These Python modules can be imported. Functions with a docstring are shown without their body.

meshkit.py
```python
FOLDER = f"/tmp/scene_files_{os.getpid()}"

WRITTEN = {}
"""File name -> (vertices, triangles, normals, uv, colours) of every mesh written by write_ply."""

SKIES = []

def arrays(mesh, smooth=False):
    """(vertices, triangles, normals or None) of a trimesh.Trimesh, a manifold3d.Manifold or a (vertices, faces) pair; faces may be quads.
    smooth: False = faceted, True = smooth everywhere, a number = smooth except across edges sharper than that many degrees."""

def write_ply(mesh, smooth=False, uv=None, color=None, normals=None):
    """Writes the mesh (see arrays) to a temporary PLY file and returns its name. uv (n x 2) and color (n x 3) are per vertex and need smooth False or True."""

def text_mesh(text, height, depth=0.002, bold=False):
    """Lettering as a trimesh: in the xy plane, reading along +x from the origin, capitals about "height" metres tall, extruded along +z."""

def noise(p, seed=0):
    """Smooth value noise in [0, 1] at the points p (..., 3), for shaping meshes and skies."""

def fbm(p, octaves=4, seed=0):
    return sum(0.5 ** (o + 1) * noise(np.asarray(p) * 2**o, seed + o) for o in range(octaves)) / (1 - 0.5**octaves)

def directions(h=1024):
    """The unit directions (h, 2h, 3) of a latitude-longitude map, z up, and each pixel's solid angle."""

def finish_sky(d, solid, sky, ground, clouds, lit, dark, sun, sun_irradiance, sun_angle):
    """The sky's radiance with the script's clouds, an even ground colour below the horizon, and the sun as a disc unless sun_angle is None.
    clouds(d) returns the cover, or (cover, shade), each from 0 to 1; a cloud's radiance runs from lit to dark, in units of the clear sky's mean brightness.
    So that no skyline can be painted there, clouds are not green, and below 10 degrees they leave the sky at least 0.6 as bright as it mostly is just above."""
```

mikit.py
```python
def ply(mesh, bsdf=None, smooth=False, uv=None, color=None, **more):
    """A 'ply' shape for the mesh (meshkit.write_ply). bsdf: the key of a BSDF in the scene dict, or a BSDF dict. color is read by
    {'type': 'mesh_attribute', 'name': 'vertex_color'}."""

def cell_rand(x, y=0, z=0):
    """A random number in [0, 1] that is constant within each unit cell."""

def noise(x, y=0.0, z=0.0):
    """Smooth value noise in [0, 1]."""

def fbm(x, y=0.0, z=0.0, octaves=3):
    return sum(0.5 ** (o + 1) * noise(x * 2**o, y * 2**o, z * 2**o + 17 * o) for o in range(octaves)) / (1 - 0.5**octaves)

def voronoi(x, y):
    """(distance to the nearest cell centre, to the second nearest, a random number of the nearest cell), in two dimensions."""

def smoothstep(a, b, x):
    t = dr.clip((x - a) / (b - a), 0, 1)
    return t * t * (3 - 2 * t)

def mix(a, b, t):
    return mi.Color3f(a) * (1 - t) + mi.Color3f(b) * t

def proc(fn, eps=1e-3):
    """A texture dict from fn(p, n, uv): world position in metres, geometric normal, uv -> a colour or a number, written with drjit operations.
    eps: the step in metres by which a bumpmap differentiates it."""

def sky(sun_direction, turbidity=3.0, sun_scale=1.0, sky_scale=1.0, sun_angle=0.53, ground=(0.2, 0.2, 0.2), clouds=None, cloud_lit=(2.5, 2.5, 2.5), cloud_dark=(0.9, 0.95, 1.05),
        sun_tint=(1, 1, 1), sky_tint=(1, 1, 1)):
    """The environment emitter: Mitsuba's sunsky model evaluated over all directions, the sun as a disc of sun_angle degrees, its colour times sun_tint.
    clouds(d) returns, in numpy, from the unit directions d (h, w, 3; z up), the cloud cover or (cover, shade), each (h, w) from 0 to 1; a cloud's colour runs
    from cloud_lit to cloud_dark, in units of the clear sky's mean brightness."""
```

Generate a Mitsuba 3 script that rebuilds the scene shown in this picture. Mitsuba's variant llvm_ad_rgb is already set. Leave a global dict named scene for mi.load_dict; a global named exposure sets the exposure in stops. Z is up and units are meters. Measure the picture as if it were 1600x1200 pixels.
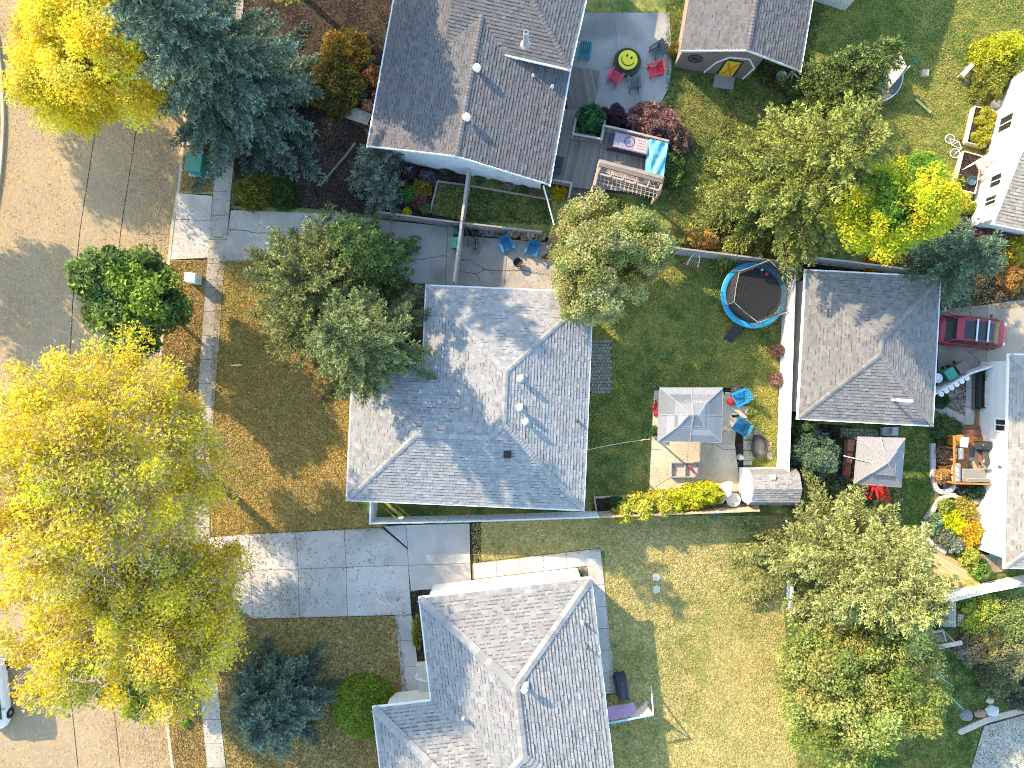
import math, random
import numpy as np, trimesh, mitsuba as mi, mikit, meshkit
import shapely
from shapely.geometry import Polygon, box as sbox
from mikit import noise, fbm, voronoi, cell_rand, smoothstep, mix

# ------------------------------------------------------------------ camera, sky, exposure
scene, labels = {}, {}
CAM_H, PPM = 43.0, 25.0          # a drone 43 m up, looking straight down; 25 photo pixels per metre of ground
scene['camera'] = {'type': 'perspective', 'fov': 2 * math.degrees(math.atan(32.0 / CAM_H)), 'fov_axis': 'x', 'near_clip': 0.5, 'far_clip': 900.0,
                   'to_world': mi.ScalarTransform4f().look_at(origin=[0, 0, CAM_H], target=[0, 0, 0], up=[0, 1, 0])}
scene['sky'] = mikit.sky((-1.45, 1.28, 1.0), turbidity=3, sky_scale=3.0, sky_tint=(1.13, 1.0, .87))
exposure = 3.0

# ------------------------------------------------------------------ helpers
def W(px, py, h=0.0):
    "photo pixel -> plan position of a point at height h (a survey of the photograph)"
    s = (1 - h / CAM_H) / PPM
    return np.array([(px - 800) * s, (600 - py) * s])
def W3(px, py, h=0.0):
    a = W(px, py, h); return np.array([a[0], a[1], h])
def WP(pts, h=0.0): return [tuple(W(x, y, h)) for x, y in pts]
def unit(v): v = np.asarray(v, float); return v / max(np.linalg.norm(v), 1e-9)
RNG = np.random.default_rng(7)
ORD = ['first', 'second', 'third', 'fourth', 'fifth', 'sixth', 'seventh', 'eighth', 'ninth']

def arr(m):
    if hasattr(m, 'to_mesh'):
        q = m.to_mesh(); return np.array(q.vert_properties[:, :3], float), np.array(q.tri_verts)
    if isinstance(m, trimesh.Trimesh): return np.array(m.vertices), np.array(m.faces)
    v, f = np.asarray(m[0], float), np.asarray(m[1], int)
    if f.ndim == 2 and f.shape[1] == 4: f = np.vstack([f[:, [0, 1, 2]], f[:, [0, 2, 3]]])
    return v, f
def cat(ms):
    vs, fs, k = [], [], 0
    for m in ms:
        v, f = arr(m); vs.append(v); fs.append(f + k); k += len(v)
    return np.vstack(vs), np.vstack(fs)
class MB:
    "collects coloured pieces of one mesh"
    def __init__(s): s.v, s.f, s.c, s.k = [], [], [], 0
    def add(s, m, col):
        v, f = arr(m); col = np.asarray(col, float)
        s.v.append(v); s.f.append(f + s.k); s.c.append(np.broadcast_to(col, (len(v), 3)) if col.ndim == 1 else col); s.k += len(v)
    def get(s): return np.vstack(s.v), np.vstack(s.f), np.vstack(s.c)
def move(m, x=0, y=0, z=0, rot=0, sc=1):
    v, f = arr(m); c, s = math.cos(rot), math.sin(rot); v = v * sc
    return np.c_[v[:, 0] * c - v[:, 1] * s + x, v[:, 0] * s + v[:, 1] * c + y, v[:, 2] + z], f
BOXF = np.array([[0, 3, 2, 1], [4, 5, 6, 7], [0, 1, 5, 4], [1, 2, 6, 5], [2, 3, 7, 6], [3, 0, 4, 7]])
def box(x0, x1, y0, y1, z0, z1, b=0.0):
    if b <= 0:
        v = [[x0, y0, z0], [x1, y0, z0], [x1, y1, z0], [x0, y1, z0], [x0, y0, z1], [x1, y0, z1], [x1, y1, z1], [x0, y1, z1]]
        return arr((v, BOXF))
    p = Polygon([(x0 + b, y0), (x1 - b, y0), (x1, y0 + b), (x1, y1 - b), (x1 - b, y1), (x0 + b, y1), (x0, y1 - b), (x0, y0 + b)])
    return bevel_prism(p, z0, z1, b)
def ring_of(p): return np.array(p.exterior.coords)[:-1]
def bevel_prism(p, z0, z1, b=0.02):
    "convex outline extruded, its top edge chamfered"
    p = shapely.geometry.polygon.orient(p); a = ring_of(p); n = len(a); c = a.mean(0)
    d = np.maximum(np.linalg.norm(a - c, axis=1, keepdims=True), 1e-6); inn = a - (a - c) / d * b * 1.3
    v = np.vstack([np.c_[a, np.full(n, z0)], np.c_[a, np.full(n, z1 - b)], np.c_[inn, np.full(n, z1)], [[c[0], c[1], z1]], [[c[0], c[1], z0]]])
    f = []
    for i in range(n):
        j = (i + 1) % n
        for k in (0, 1): f += [[k * n + i, k * n + j, (k + 1) * n + j], [k * n + i, (k + 1) * n + j, (k + 1) * n + i]]
        f += [[2 * n + i, 2 * n + j, 3 * n], [j, i, 3 * n + 1]]
    return v, np.array(f)
def prism(poly, z0, z1):
    out = []
    for g in getattr(poly, 'geoms', [poly]):
        if g.geom_type != 'Polygon' or g.area < 1e-6: continue
        m = trimesh.creation.extrude_polygon(g, z1 - z0, engine='earcut'); m.apply_translation([0, 0, z0]); out.append(m)
    return cat(out)
def sheet(poly, z):
    out = []
    for g in getattr(poly, 'geoms', [poly]):
        if g.geom_type != 'Polygon': continue
        v, f = trimesh.creation.triangulate_polygon(g, engine='earcut'); v = np.c_[v, np.full(len(v), z)]
        a = v[f]; n = np.cross(a[:, 1] - a[:, 0], a[:, 2] - a[:, 0])[:, 2]; f = np.array(f); f[n < 0] = f[n < 0][:, ::-1]
        out.append((v, f))
    return cat(out)
def frame(p, q):
    d = unit(q - p); s = np.cross(d, [0, 0, 1.0])
    s = np.array([1.0, 0, 0]) if np.linalg.norm(s) < 1e-4 else unit(s)
    return d, s, np.cross(s, d)
def beam(p, q, w, h=None, ext=0.0):
    h = w if h is None else h; p, q = np.asarray(p, float), np.asarray(q, float); d, s, u = frame(p, q); p, q = p - d * ext, q + d * ext
    v = [e + a * s * w / 2 + b * u * h / 2 for e in (p, q) for a, b in ((-1, -1), (1, -1), (1, 1), (-1, 1))]
    return arr((v, BOXF))
def tube(pts, r, n=6, cap=True):
    pts = np.asarray(pts, float); r = np.broadcast_to(r, len(pts)); vs, f = [], []
    for i, p in enumerate(pts):
        d, s, u = frame(pts[max(i - 1, 0)], pts[min(i + 1, len(pts) - 1)])
        a = np.arange(n) / n * 2 * math.pi
        vs.append(p + r[i] * (np.cos(a)[:, None] * s + np.sin(a)[:, None] * u))
    for i in range(len(pts) - 1):
        for k in range(n):
            l = (k + 1) % n; f += [[i * n + k, i * n + l, (i + 1) * n + l], [i * n + k, (i + 1) * n + l, (i + 1) * n + k]]
    v = np.vstack(vs)
    if cap:
        v = np.vstack([v, pts[0], pts[-1]]); m = len(v)
        for k in range(n):
            l = (k + 1) % n; f += [[l, k, m - 2], [(len(pts) - 1) * n + k, (len(pts) - 1) * n + l, m - 1]]
    return v, np.array(f)
def lathe(prof, n=20, x=0, y=0):
    prof = np.asarray(prof, float); a = np.arange(n) / n * 2 * math.pi; f = []
    v = np.vstack([np.c_[x + r * np.cos(a), y + r * np.sin(a), np.full(n, z)] for r, z in prof])
    for i in range(len(prof) - 1):
        for k in range(n):
            l = (k + 1) % n; f += [[i * n + k, i * n + l, (i + 1) * n + l], [i * n + k, (i + 1) * n + l, (i + 1) * n + k]]
    return v, np.array(f)
def cyl(x, y, r, z0, z1, n=16, r2=None):
    r2 = r if r2 is None else r2; return lathe([(1e-4, z0), (r, z0), (r2, z1), (1e-4, z1)], n, x, y)
def torus(R, r, z=0, n=40, m=8, x=0, y=0):
    a = np.arange(n) / n * 2 * math.pi; return tube_loop(np.c_[x + R * np.cos(a), y + R * np.sin(a), np.full(n, z)], r, m)
def tube_loop(pts, r, m=8):
    pts = np.asarray(pts); n = len(pts); vs, f = [], []
    for i in range(n):
        d, s, u = frame(pts[i - 1], pts[(i + 1) % n]); a = np.arange(m) / m * 2 * math.pi
        vs.append(pts[i] + r * (np.cos(a)[:, None] * s + np.sin(a)[:, None] * u))
    for i in range(n):
        j = (i + 1) % n
        for k in range(m):
            l = (k + 1) % m; f += [[i * m + k, i * m + l, j * m + l], [i * m + k, j * m + l, j * m + k]]
    return np.vstack(vs), np.array(f)
def ball(x, y, z, rx, ry=None, rz=None, sub=2):
    m = trimesh.creation.icosphere(subdivisions=sub); v = np.array(m.vertices)
    return v * [rx, ry or rx, rz or rx] + [x, y, z], np.array(m.faces)
def strip(pts, w, z):
    "flat line of width w on the ground"
    return sheet(shapely.LineString(pts).buffer(w / 2, cap_style='flat', join_style='mitre'), z)

def numbered(k):
    if k not in USED: USED.add(k); return k
    i = 1
    while f'{k}_{i:03d}' in USED: i += 1
    USED.add(f'{k}_{i:03d}'); return f'{k}_{i:03d}'
USED = set()
def put(key, mesh, col=None, bsdf='matte', smooth=False, uv=None):
    if len(mesh) == 3 and not isinstance(mesh, trimesh.Trimesh): v, f, c = mesh
    else:
        v, f = arr(mesh); c = None if col is None else np.broadcast_to(np.asarray(col, float), (len(v), 3)) if np.ndim(col) == 1 else col
    more = {}
    if c is not None: more['color'] = np.clip(c, 0, 1)
    if uv is not None: more['uv'] = np.tile(np.asarray(uv, float), (len(v), 1)) if np.ndim(uv) == 1 else uv
    scene[key] = mikit.ply((v, f), bsdf, smooth=smooth, **more)
def lab(key, label=None, category=None, group=None, kind=None):
    d = {k: x for k, x in (('label', label), ('category', category), ('group', group), ('kind', kind)) if x}
    if d: labels[key] = d
def thing(name, label, category, group=None):
    k = numbered(name); lab(k, label, category, group); return k
def solo(name, mesh, col, label, category, group=None, bsdf='matte', smooth=False, kind=None):
    k = numbered(name); lab(k, label, category, group, kind); put(k, mesh, col, bsdf, smooth); return k
def part(parent, name, mesh, col=None, bsdf='matte', smooth=False, label=None, kind=None, uv=None):
    k = numbered(parent + '__' + name); lab(k, label, kind=kind); put(k, mesh, col, bsdf, smooth, uv); return k
def ground_sheet(name, poly, z, bsdf, col=None, uv=None):
    k = numbered(name); lab(k, kind='structure'); put(k, sheet(poly, z), col, bsdf, uv=uv); return k

# ------------------------------------------------------------------ materials
def principled(tex, rough, **k): return {'type': 'twosided', 'bsdf': {'type': 'principled', 'base_color': tex, 'roughness': rough, **k}}
VC = {'type': 'mesh_attribute', 'name': 'vertex_color'}
scene['matte'] = principled(VC, 0.85, specular=0.25)
scene['satin'] = principled(VC, 0.42, specular=0.5)
scene['paint'] = principled(VC, 0.3, specular=0.5, clearcoat=1.0, clearcoat_gloss=0.96)
scene['metal'] = principled(VC, 0.25, metallic=0.75)
scene['sheen'] = principled(VC, 0.22, metallic=0.15, specular=0.6)
scene['glass'] = principled({'type': 'rgb', 'value': [0.02, 0.025, 0.03]}, 0.06, specular=0.7)
scene['leaf'] = {'type': 'principledthin', 'base_color': VC, 'roughness': 0.6, 'diff_trans': 0.75, 'spec_trans': 0.0}
scene['needle'] = {'type': 'principledthin', 'base_color': VC, 'roughness': 0.55, 'diff_trans': 0.35, 'spec_trans': 0.0}
def lawn_fn(green, dry, bias, lit=None):
    def fn(p, n, uv):
        big = fbm(p.x * 0.35, p.y * 0.35, 3.0); mid = fbm(p.x * 1.9, p.y * 1.9, 1.0); fine = noise(p.x * 16, p.y * 16)
        t = smoothstep(0.3, 0.7, big * 0.5 + mid * 0.5 + bias)
        c = mix(green, dry, t) * (0.65 + 0.7 * fine)
        if lit is not None:
            s = smoothstep(0.45, 0.62, noise(p.x * 13, p.y * 13, 5.0) * 0.6 + fbm(p.x * 0.8, p.y * 0.8, 9.0) * 0.4)
            c = mix(c, mi.Color3f(lit) * (0.6 + 0.8 * cell_rand(p.x * 12, p.y * 12)), s * 0.8)
        return c
    return fn
scene['lawn_green'] = principled(mikit.proc(lawn_fn((.07, .12, .035), (.26, .25, .075), 0.0)), 0.95, specular=0.1)
scene['lawn_dry'] = principled(mikit.proc(lawn_fn((.23, .26, .08), (.45, .39, .18), 0.1)), 0.95, specular=0.1)
scene['lawn_litter'] = principled(mikit.proc(lawn_fn((.19, .18, .045), (.36, .29, .10), 0.08, (.43, .32, .14))), 0.95, specular=0.1)
def mulch_fn(p, n, uv):
    f = noise(p.x * 17, p.y * 17); g = fbm(p.x * 1.4, p.y * 1.4)
    return mix((.018, .015, .014), (.075, .055, .042), smoothstep(.35, .8, f * .6 + g * .4))
scene['mulch'] = principled(mikit.proc(mulch_fn), 0.95, specular=0.1)
def road_fn(p, n, uv):
    g = noise(p.x * 22, p.y * 22); b = fbm(p.x * .5, p.y * .5); c = mix((.25, .195, .135), (.37, .29, .19), b * .6 + g * .4)
    leaf = smoothstep(.62, .7, noise(p.x * 11, p.y * 11, 2.0) * .75 + fbm(p.x * .7, p.y * .7, 4.0) * .25)
    return mix(c, mi.Color3f(.46, .31, .11) * (.6 + .7 * cell_rand(p.x * 11, p.y * 11)), leaf * .5)
scene['asphalt'] = principled(mikit.proc(road_fn), 0.9, specular=0.2)
def concrete_fn(p, n, uv):   # uv: (tone, warmth) of each slab
    g = noise(p.x * 30, p.y * 30); b = fbm(p.x * .9, p.y * .9, 7.0, 4); st = smoothstep(.52, .75, fbm(p.x * .45 + 9, p.y * .45, 2.0, 4))
    c = mix((.38, .365, .35), (.44, .36, .25), uv.y) * (.45 + uv.x * 1.1)
    return c * (.72 + .18 * g + .38 * b) * (1 - .38 * st * (1.2 - uv.x))
scene['concrete'] = principled(mikit.proc(concrete_fn), 0.9, specular=0.2)
def gravel_fn(p, n, uv):
    d, e, r = voronoi(p.x * 9, p.y * 9); return mix((.12, .10, .085), (.42, .38, .34), r) * smoothstep(0.0, .25, e - d)
scene['gravel_stone'] = principled(mikit.proc(gravel_fn), 0.95, specular=0.1)

# ------------------------------------------------------------------ ground, road, kerbs, lawns, beds
def P(pts): return Polygon(WP(pts)).buffer(0)
RK = [(-2500, 640), (-400, 330), (60, 300), (210, 287), (290, 280), (350, 270), (420, 263), (545, 252), (610, 247), (760, 243), (900, 246), (1030, 254), (1133, 262), (1300, 285), (1600, 335), (3700, 740)]
LK = [(-2500, 260), (-400, -60), (0, -18), (100, -1), (190, 4), (260, 0), (400, -25), (600, -50), (800, -58), (1000, -52), (1200, -25), (1600, 40), (3700, 430)]
def curve(pts):
    y = np.concatenate([[pts[0][0]], np.arange(-380, 1700, 20), [pts[-1][0]]]); a = np.array(pts, float)
    from scipy.interpolate import PchipInterpolator
    return [(float(x), float(t)) for t, x in zip(y, PchipInterpolator(a[:, 0], a[:, 1])(y))]
RKP, LKP = curve(RK), curve(LK)
road_poly = P(RKP + LKP[::-1])
big = sbox(-260, -260, 260, 260)
ground_sheet('ground', big.difference(road_poly), 0.0, 'lawn_green')
ground_sheet('road', road_poly.buffer(.05), -0.12, 'asphalt')
for side, pts in (('right', RKP), ('left', LKP)):
    ln = shapely.LineString(WP(pts)); k = numbered('kerb'); lab(k, kind='structure')
    put(k, prism(ln.buffer(.09, cap_style='flat'), -.13, .025), None, 'concrete', uv=(.55, .55))
def rx(y): return float(np.interp(y, [q[1] for q in RKP], [q[0] for q in RKP]))
k_seam = [((152, 170), (140, 250), (123, 360), (112, 470), (104, 620), (99, 800), (101, 960), (106, 1062), (114, 1140), (130, 1300)),
          ((216, 170), (204, 250), (187, 360), (176, 470), (167, 620), (162, 800), (165, 960), (171, 1062), (180, 1140), (196, 1300))]
for s in k_seam: part('road', 'seam', strip(WP([(240 - 40 if 0 else s[0][0] + 30, -60)] + list(s)), .05, -.115), (.03, .027, .025))
for y in (281, 365, 520):   # cross cracks
    part('road', 'crack', strip(WP([(215 + i * 9, y + RNG.normal(0, 1.2)) for i in range(6)]), .025, -.114), (.05, .045, .04))

SW_L = [(-60, 352), (200, 341), (270, 335), (330, 331), (430, 322), (560, 313), (640, 308), (700, 305), (780, 303), (850, 302), (960, 306), (1030, 309), (1133, 317), (1260, 330)]
SW_R = [(-60, 384), (200, 372), (270, 364), (330, 359), (430, 350), (560, 341), (640, 335), (700, 331), (780, 328), (850, 328), (960, 334), (1030, 338), (1133, 346), (1260, 360)]
ix = lambda t, y: float(np.interp(y, [a for a, _ in t], [b for _, b in t]))
sw_poly = P([(ix(SW_L, y), y) for y in range(-60, 1261, 20)] + [(ix(SW_R, y), y) for y in range(1260, -61, -20)])
boulev0 = P([(rx(y) + 2, y) for y in range(-60, 1261, 20)] + [(ix(SW_L, y), y) for y in range(1260, -61, -20)])
boulev = boulev0.difference(P([(262, 300), (336, 300), (332, 407), (255, 407)])).difference(P([(240, 838), (340, 838), (340, 914), (240, 914)]))
ground_sheet('boulevard', boulev0, .004, 'lawn_litter')
lawnA = P([(340, 408), (440, 402), (560, 430), (668, 450), (668, 600), (560, 620), (556, 785), (578, 815), (600, 826), (330, 838), (330, 560)])
lawnC = P([(336, 962), (400, 966), (622, 960), (660, 1260), (362, 1260), (346, 1130)])
ground_sheet('lawn', lawnA, .004, 'lawn_litter'); ground_sheet('lawn', lawnC, .004, 'lawn_litter')
mulchB = P([(366, -60), (640, -60), (600, 70), (580, 235), (640, 250), (740, 262), (724, 350), (600, 338), (440, 322), (366, 322)])
ground_sheet('planting_bed', mulchB, .004, 'mulch')
lawnB = P([(684, 284), (735, 290), (862, 312), (864, 352), (726, 345), (674, 334)]); ground_sheet('lawn', lawnB, .008, 'lawn_green')
lawnBy = P([(1040, -60), (1292, -60), (1262, 180), (1246, 408), (1062, 388), (1040, 330), (1046, 280), (1040, 240)]); ground_sheet('lawn', lawnBy, .004, 'lawn_green')
lawnF = P([(1292, -60), (1640, -60), (1530, 340), (1430, 400), (1270, 392), (1268, 220)]); ground_sheet('lawn', lawnF, .004, 'lawn_green')
lawnA2 = P([(880, 405), (1062, 392), (1240, 414), (1228, 745), (1160, 798), (918, 796), (918, 470)]); ground_sheet('lawn', lawnA2, .004, 'lawn_green')
lawnC2 = P([(737, 818), (930, 806), (1230, 806), (1225, 960), (1250, 1260), (960, 1260), (945, 860), (740, 880)]); ground_sheet('lawn', lawnC2, .004, 'lawn_dry')
lawnE = P([(1300, 668), (1466, 640), (1482, 690), (1456, 700), (1455, 770), (1445, 860), (1330, 800)]); ground_sheet('lawn', lawnE, .004, 'lawn_green')
lawnR = P([(1240, 1000), (1480, 960), (1600, 930), (1760, 900), (1760, 1260), (1250, 1260)]); ground_sheet('lawn', lawnR, .006, 'lawn_green')
dirts = [[(1062, 386), (1240, 408), (1252, 250), (1225, 260), (1200, 330), (1085, 350)], [(1180, 95), (1250, 110), (1262, 190), (1240, 230), (1225, 205), (1228, 150), (1185, 130)],
         [(1240, 400), (1430, 420), (1430, 432), (1240, 424)], [(1240, 426), (1258, 426), (1242, 660), (1330, 665), (1328, 760), (1230, 760)],
         [(1452, 700), (1500, 690), (1500, 770), (1470, 775)], [(1448, 810), (1470, 776), (1530, 770), (1560, 800), (1560, 870), (1500, 872), (1452, 845)],
         [(1420, 415), (1600, 390), (1600, 470), (1480, 490), (1420, 450)], [(1400, 340), (1520, 330), (1600, 362), (1600, 400), (1400, 420)],
         [(655, 935), (922, 900), (920, 880), (740, 905), (640, 925), (655, 1085), (668, 1090)], [(735, 815), (752, 815), (752, 876), (737, 882)],
         [(925, 790), (1180, 780), (1180, 800), (925, 806)]]
for i, d in enumerate(dirts): ground_sheet('soil', P(d), .009 + .0004 * i, 'mulch')
ground_sheet('gravel', P([(748, 353), (800, 358), (800, 372), (752, 369)]), .016, 'gravel_stone')
ground_sheet('gravel', P([(636, 445), (666, 448), (664, 520), (652, 500), (630, 462)]), .016, 'gravel_stone')
ground_sheet('gravel', P([(1478, 618), (1509, 598), (1508, 652), (1484, 632)]), .016, 'gravel_stone')
ground_sheet('gravel', P([(745, 905), (918, 884), (918, 904), (745, 922)]), .017, 'gravel_stone')
ground_sheet('gravel', P([(1490, 700), (1530, 770), (1550, 800), (1498, 790), (1470, 772)]), .0155, 'gravel_stone')

# slabs of concrete, each its own piece
def slab(holder, pts, top=.035, tone=.5, warm=.1, name='slab', gap=.013, h=0):
    p = Polygon(WP(pts, h)).buffer(0).buffer(-gap, join_style='mitre')
    part(holder, name, prism(p, top - .07, top), None, 'concrete', uv=(tone + RNG.normal(0, .035), warm))
def bed_under(holder, poly, z=.012):
    lab(holder, kind='structure'); put(holder, sheet(poly, z), None, 'mulch')
bed_under(numbered('sidewalk'), sw_poly)
ys = [-60] + list(np.arange(-22, 262, 38)) + list(np.arange(262, 1260, 37.5))
for a, b in zip(ys[:-1], ys[1:]): slab('sidewalk', [(ix(SW_L, a), a), (ix(SW_R, a), a - 1), (ix(SW_R, b), b - 1), (ix(SW_L, b), b)], tone=.5, warm=.25)
# driveway beside the fence, its apron and the yard behind the gate
bed_under(numbered('driveway'), P([(277, 302), (334, 304), (358, 326), (700, 350), (885, 372), (925, 458), (665, 447), (560, 418), (440, 405), (350, 408), (268, 406)]))
for q, t, w in (([(279, 302), (332, 306), (330, 345), (274, 343)], .66, .25), ([(274, 343), (330, 345), (325, 403), (267, 406)], .66, .22),
                ([(361, 328), (522, 334), (514, 420), (420, 408), (350, 408)], .5, .1), ([(522, 334), (612, 345), (606, 440), (560, 430), (514, 420)], .42, .05),
                ([(612, 345), (700, 354), (696, 446), (606, 440)], .38, .05), ([(700, 354), (716, 356), (712, 446), (696, 446)], .4, .15),
                ([(716, 368), (795, 374), (787, 452), (708, 447)], .33, .2), ([(795, 374), (875, 380), (877, 440), (900, 456), (787, 452)], .4, .2)):
    slab('driveway', q, tone=t, warm=w)
def crack(holder, pts, w=.035, z=.04, col=(.03, .028, .025)):
    a = np.array(pts, float); t = np.linspace(0, 1, 6 * len(a)); s = np.linspace(0, 1, len(a))
    q = np.c_[np.interp(t, s, a[:, 0]), np.interp(t, s, a[:, 1])]; q[1:-1] += RNG.normal(0, .7, (len(q) - 2, 2))
    part(holder, 'crack', strip(WP(q), w, z), col)
crack('driveway', [(601, 388), (625, 392), (645, 405), (660, 406), (675, 402), (697, 401)]); crack('driveway', [(719, 406), (735, 406), (755, 420), (765, 423), (790, 423), (810, 422), (845, 428), (876, 432)])
crack('driveway', [(716, 423), (733, 426), (745, 429), (757, 420)]); crack('driveway', [(745, 429), (751, 440), (752, 448)], .02)
crack('driveway', [(356, 358), (375, 360), (400, 364), (430, 366)]); crack('driveway', [(335, 370), (350, 372)], .03)
# driveway at the house below
bed_under(numbered('driveway'), P([(330, 900), (336, 838), (465, 829), (598, 823), (612, 819), (736, 818), (738, 916), (640, 922), (622, 962), (396, 968), (332, 912)]))
D2 = 'driveway_001'
for q, t in (([(300, 842), (390, 834), (392, 891), (300, 893)], .6), ([(390, 834), (462, 831), (466, 889), (392, 891)], .62), ([(462, 831), (538, 827), (541, 886), (466, 889)], .6), ([(538, 827), (596, 824), (637, 858), (638, 883), (541, 886)], .64),
              ([(300, 893), (392, 891), (395, 967), (334, 914), (302, 914)], .6), ([(392, 891), (466, 889), (468, 965), (395, 967)], .63), ([(466, 889), (541, 886), (543, 963), (468, 965)], .61), ([(541, 886), (638, 883), (643, 960), (543, 963)], .66),
              ([(599, 822), (634, 820), (637, 856)], .6), ([(634, 820), (734, 818), (735, 880), (638, 883), (637, 856)], .68), ([(638, 883), (735, 880), (737, 916), (642, 923)], .7)):
    slab(D2, q, tone=t, warm=.08)
bed_under(numbered('walkway'), P([(739, 878), (938, 856), (963, 1085), (941, 1086), (920, 884), (740, 908)]))
for a in range(5):
    x0, x1 = 739 + a * 36.5, 739 + (a + 1) * 36.5; y = lambda x: 880 - (x - 739) * .118
    slab('walkway', [(x0, y(x0)), (x1, y(x1)), (x1 + 1, y(x1) + 25), (x0 + 1, y(x0) + 25)], tone=.7, warm=.15)
slab('walkway', [(921.5, 858.5), (938, 857), (941, 880), (918.5, 883), (921, 870)], tone=.7, warm=.1)
for a in range(6):
    y0, y1 = 881 + a * 34, 881 + (a + 1) * 34; x = lambda t: 941 + (t - 881) * .105
    slab('walkway', [(x(y0) - 24, y0), (x(y0), y0 - 2), (x(y1), y1 - 2), (x(y1) - 24, y1)], tone=.66, warm=.05)
bed_under(numbered('walkway'), P([(618, 962), (643, 960), (652, 1085), (628, 1086)]))
for a in range(3):
    y0, y1 = 961 + a * 40, 961 + (a + 1) * 40; x = lambda t: 617 + (t - 960) * .09
    slab('walkway_001', [(x(y0), y0), (x(y0) + 27 + a, y0), (x(y1) + 28 + a, y1), (x(y1), y1)], tone=.56, warm=.1)
# paths and patios
bed_under(numbered('path'), P([(505, 145), (582, 178), (574, 198), (505, 168)]))
slab('path', [(480, 138), (520, 153), (512, 172), (478, 160)], tone=.4); slab('path', [(520, 153), (551, 166), (543, 186), (512, 172)], tone=.4); slab('path', [(551, 166), (581, 178), (574, 196), (543, 186)], tone=.42)
bed_under(numbered('patio'), P([(890, 40), (1046, 40), (1049, 110), (1041, 150), (1020, 172), (985, 182), (924, 182), (933, 112), (893, 108)]))
for q, t in (([(893, 20), (960, 20), (966, 100), (935, 112), (893, 106)], .33), ([(960, 20), (1046, 20), (1049, 80), (1049, 112), (966, 100)], .42), ([(935, 112), (966, 100), (1008, 106), (1000, 182), (924, 182)], .36), ([(1008, 106), (1049, 112), (1044, 140), (1034, 158), (1018, 172), (1000, 178)], .45)):
    slab('patio', q, tone=t, warm=-.05, gap=.008)
bed_under(numbered('patio'), P([(1022, 606), (1160, 612), (1160, 660), (1162, 770), (1014, 768)]))
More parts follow.
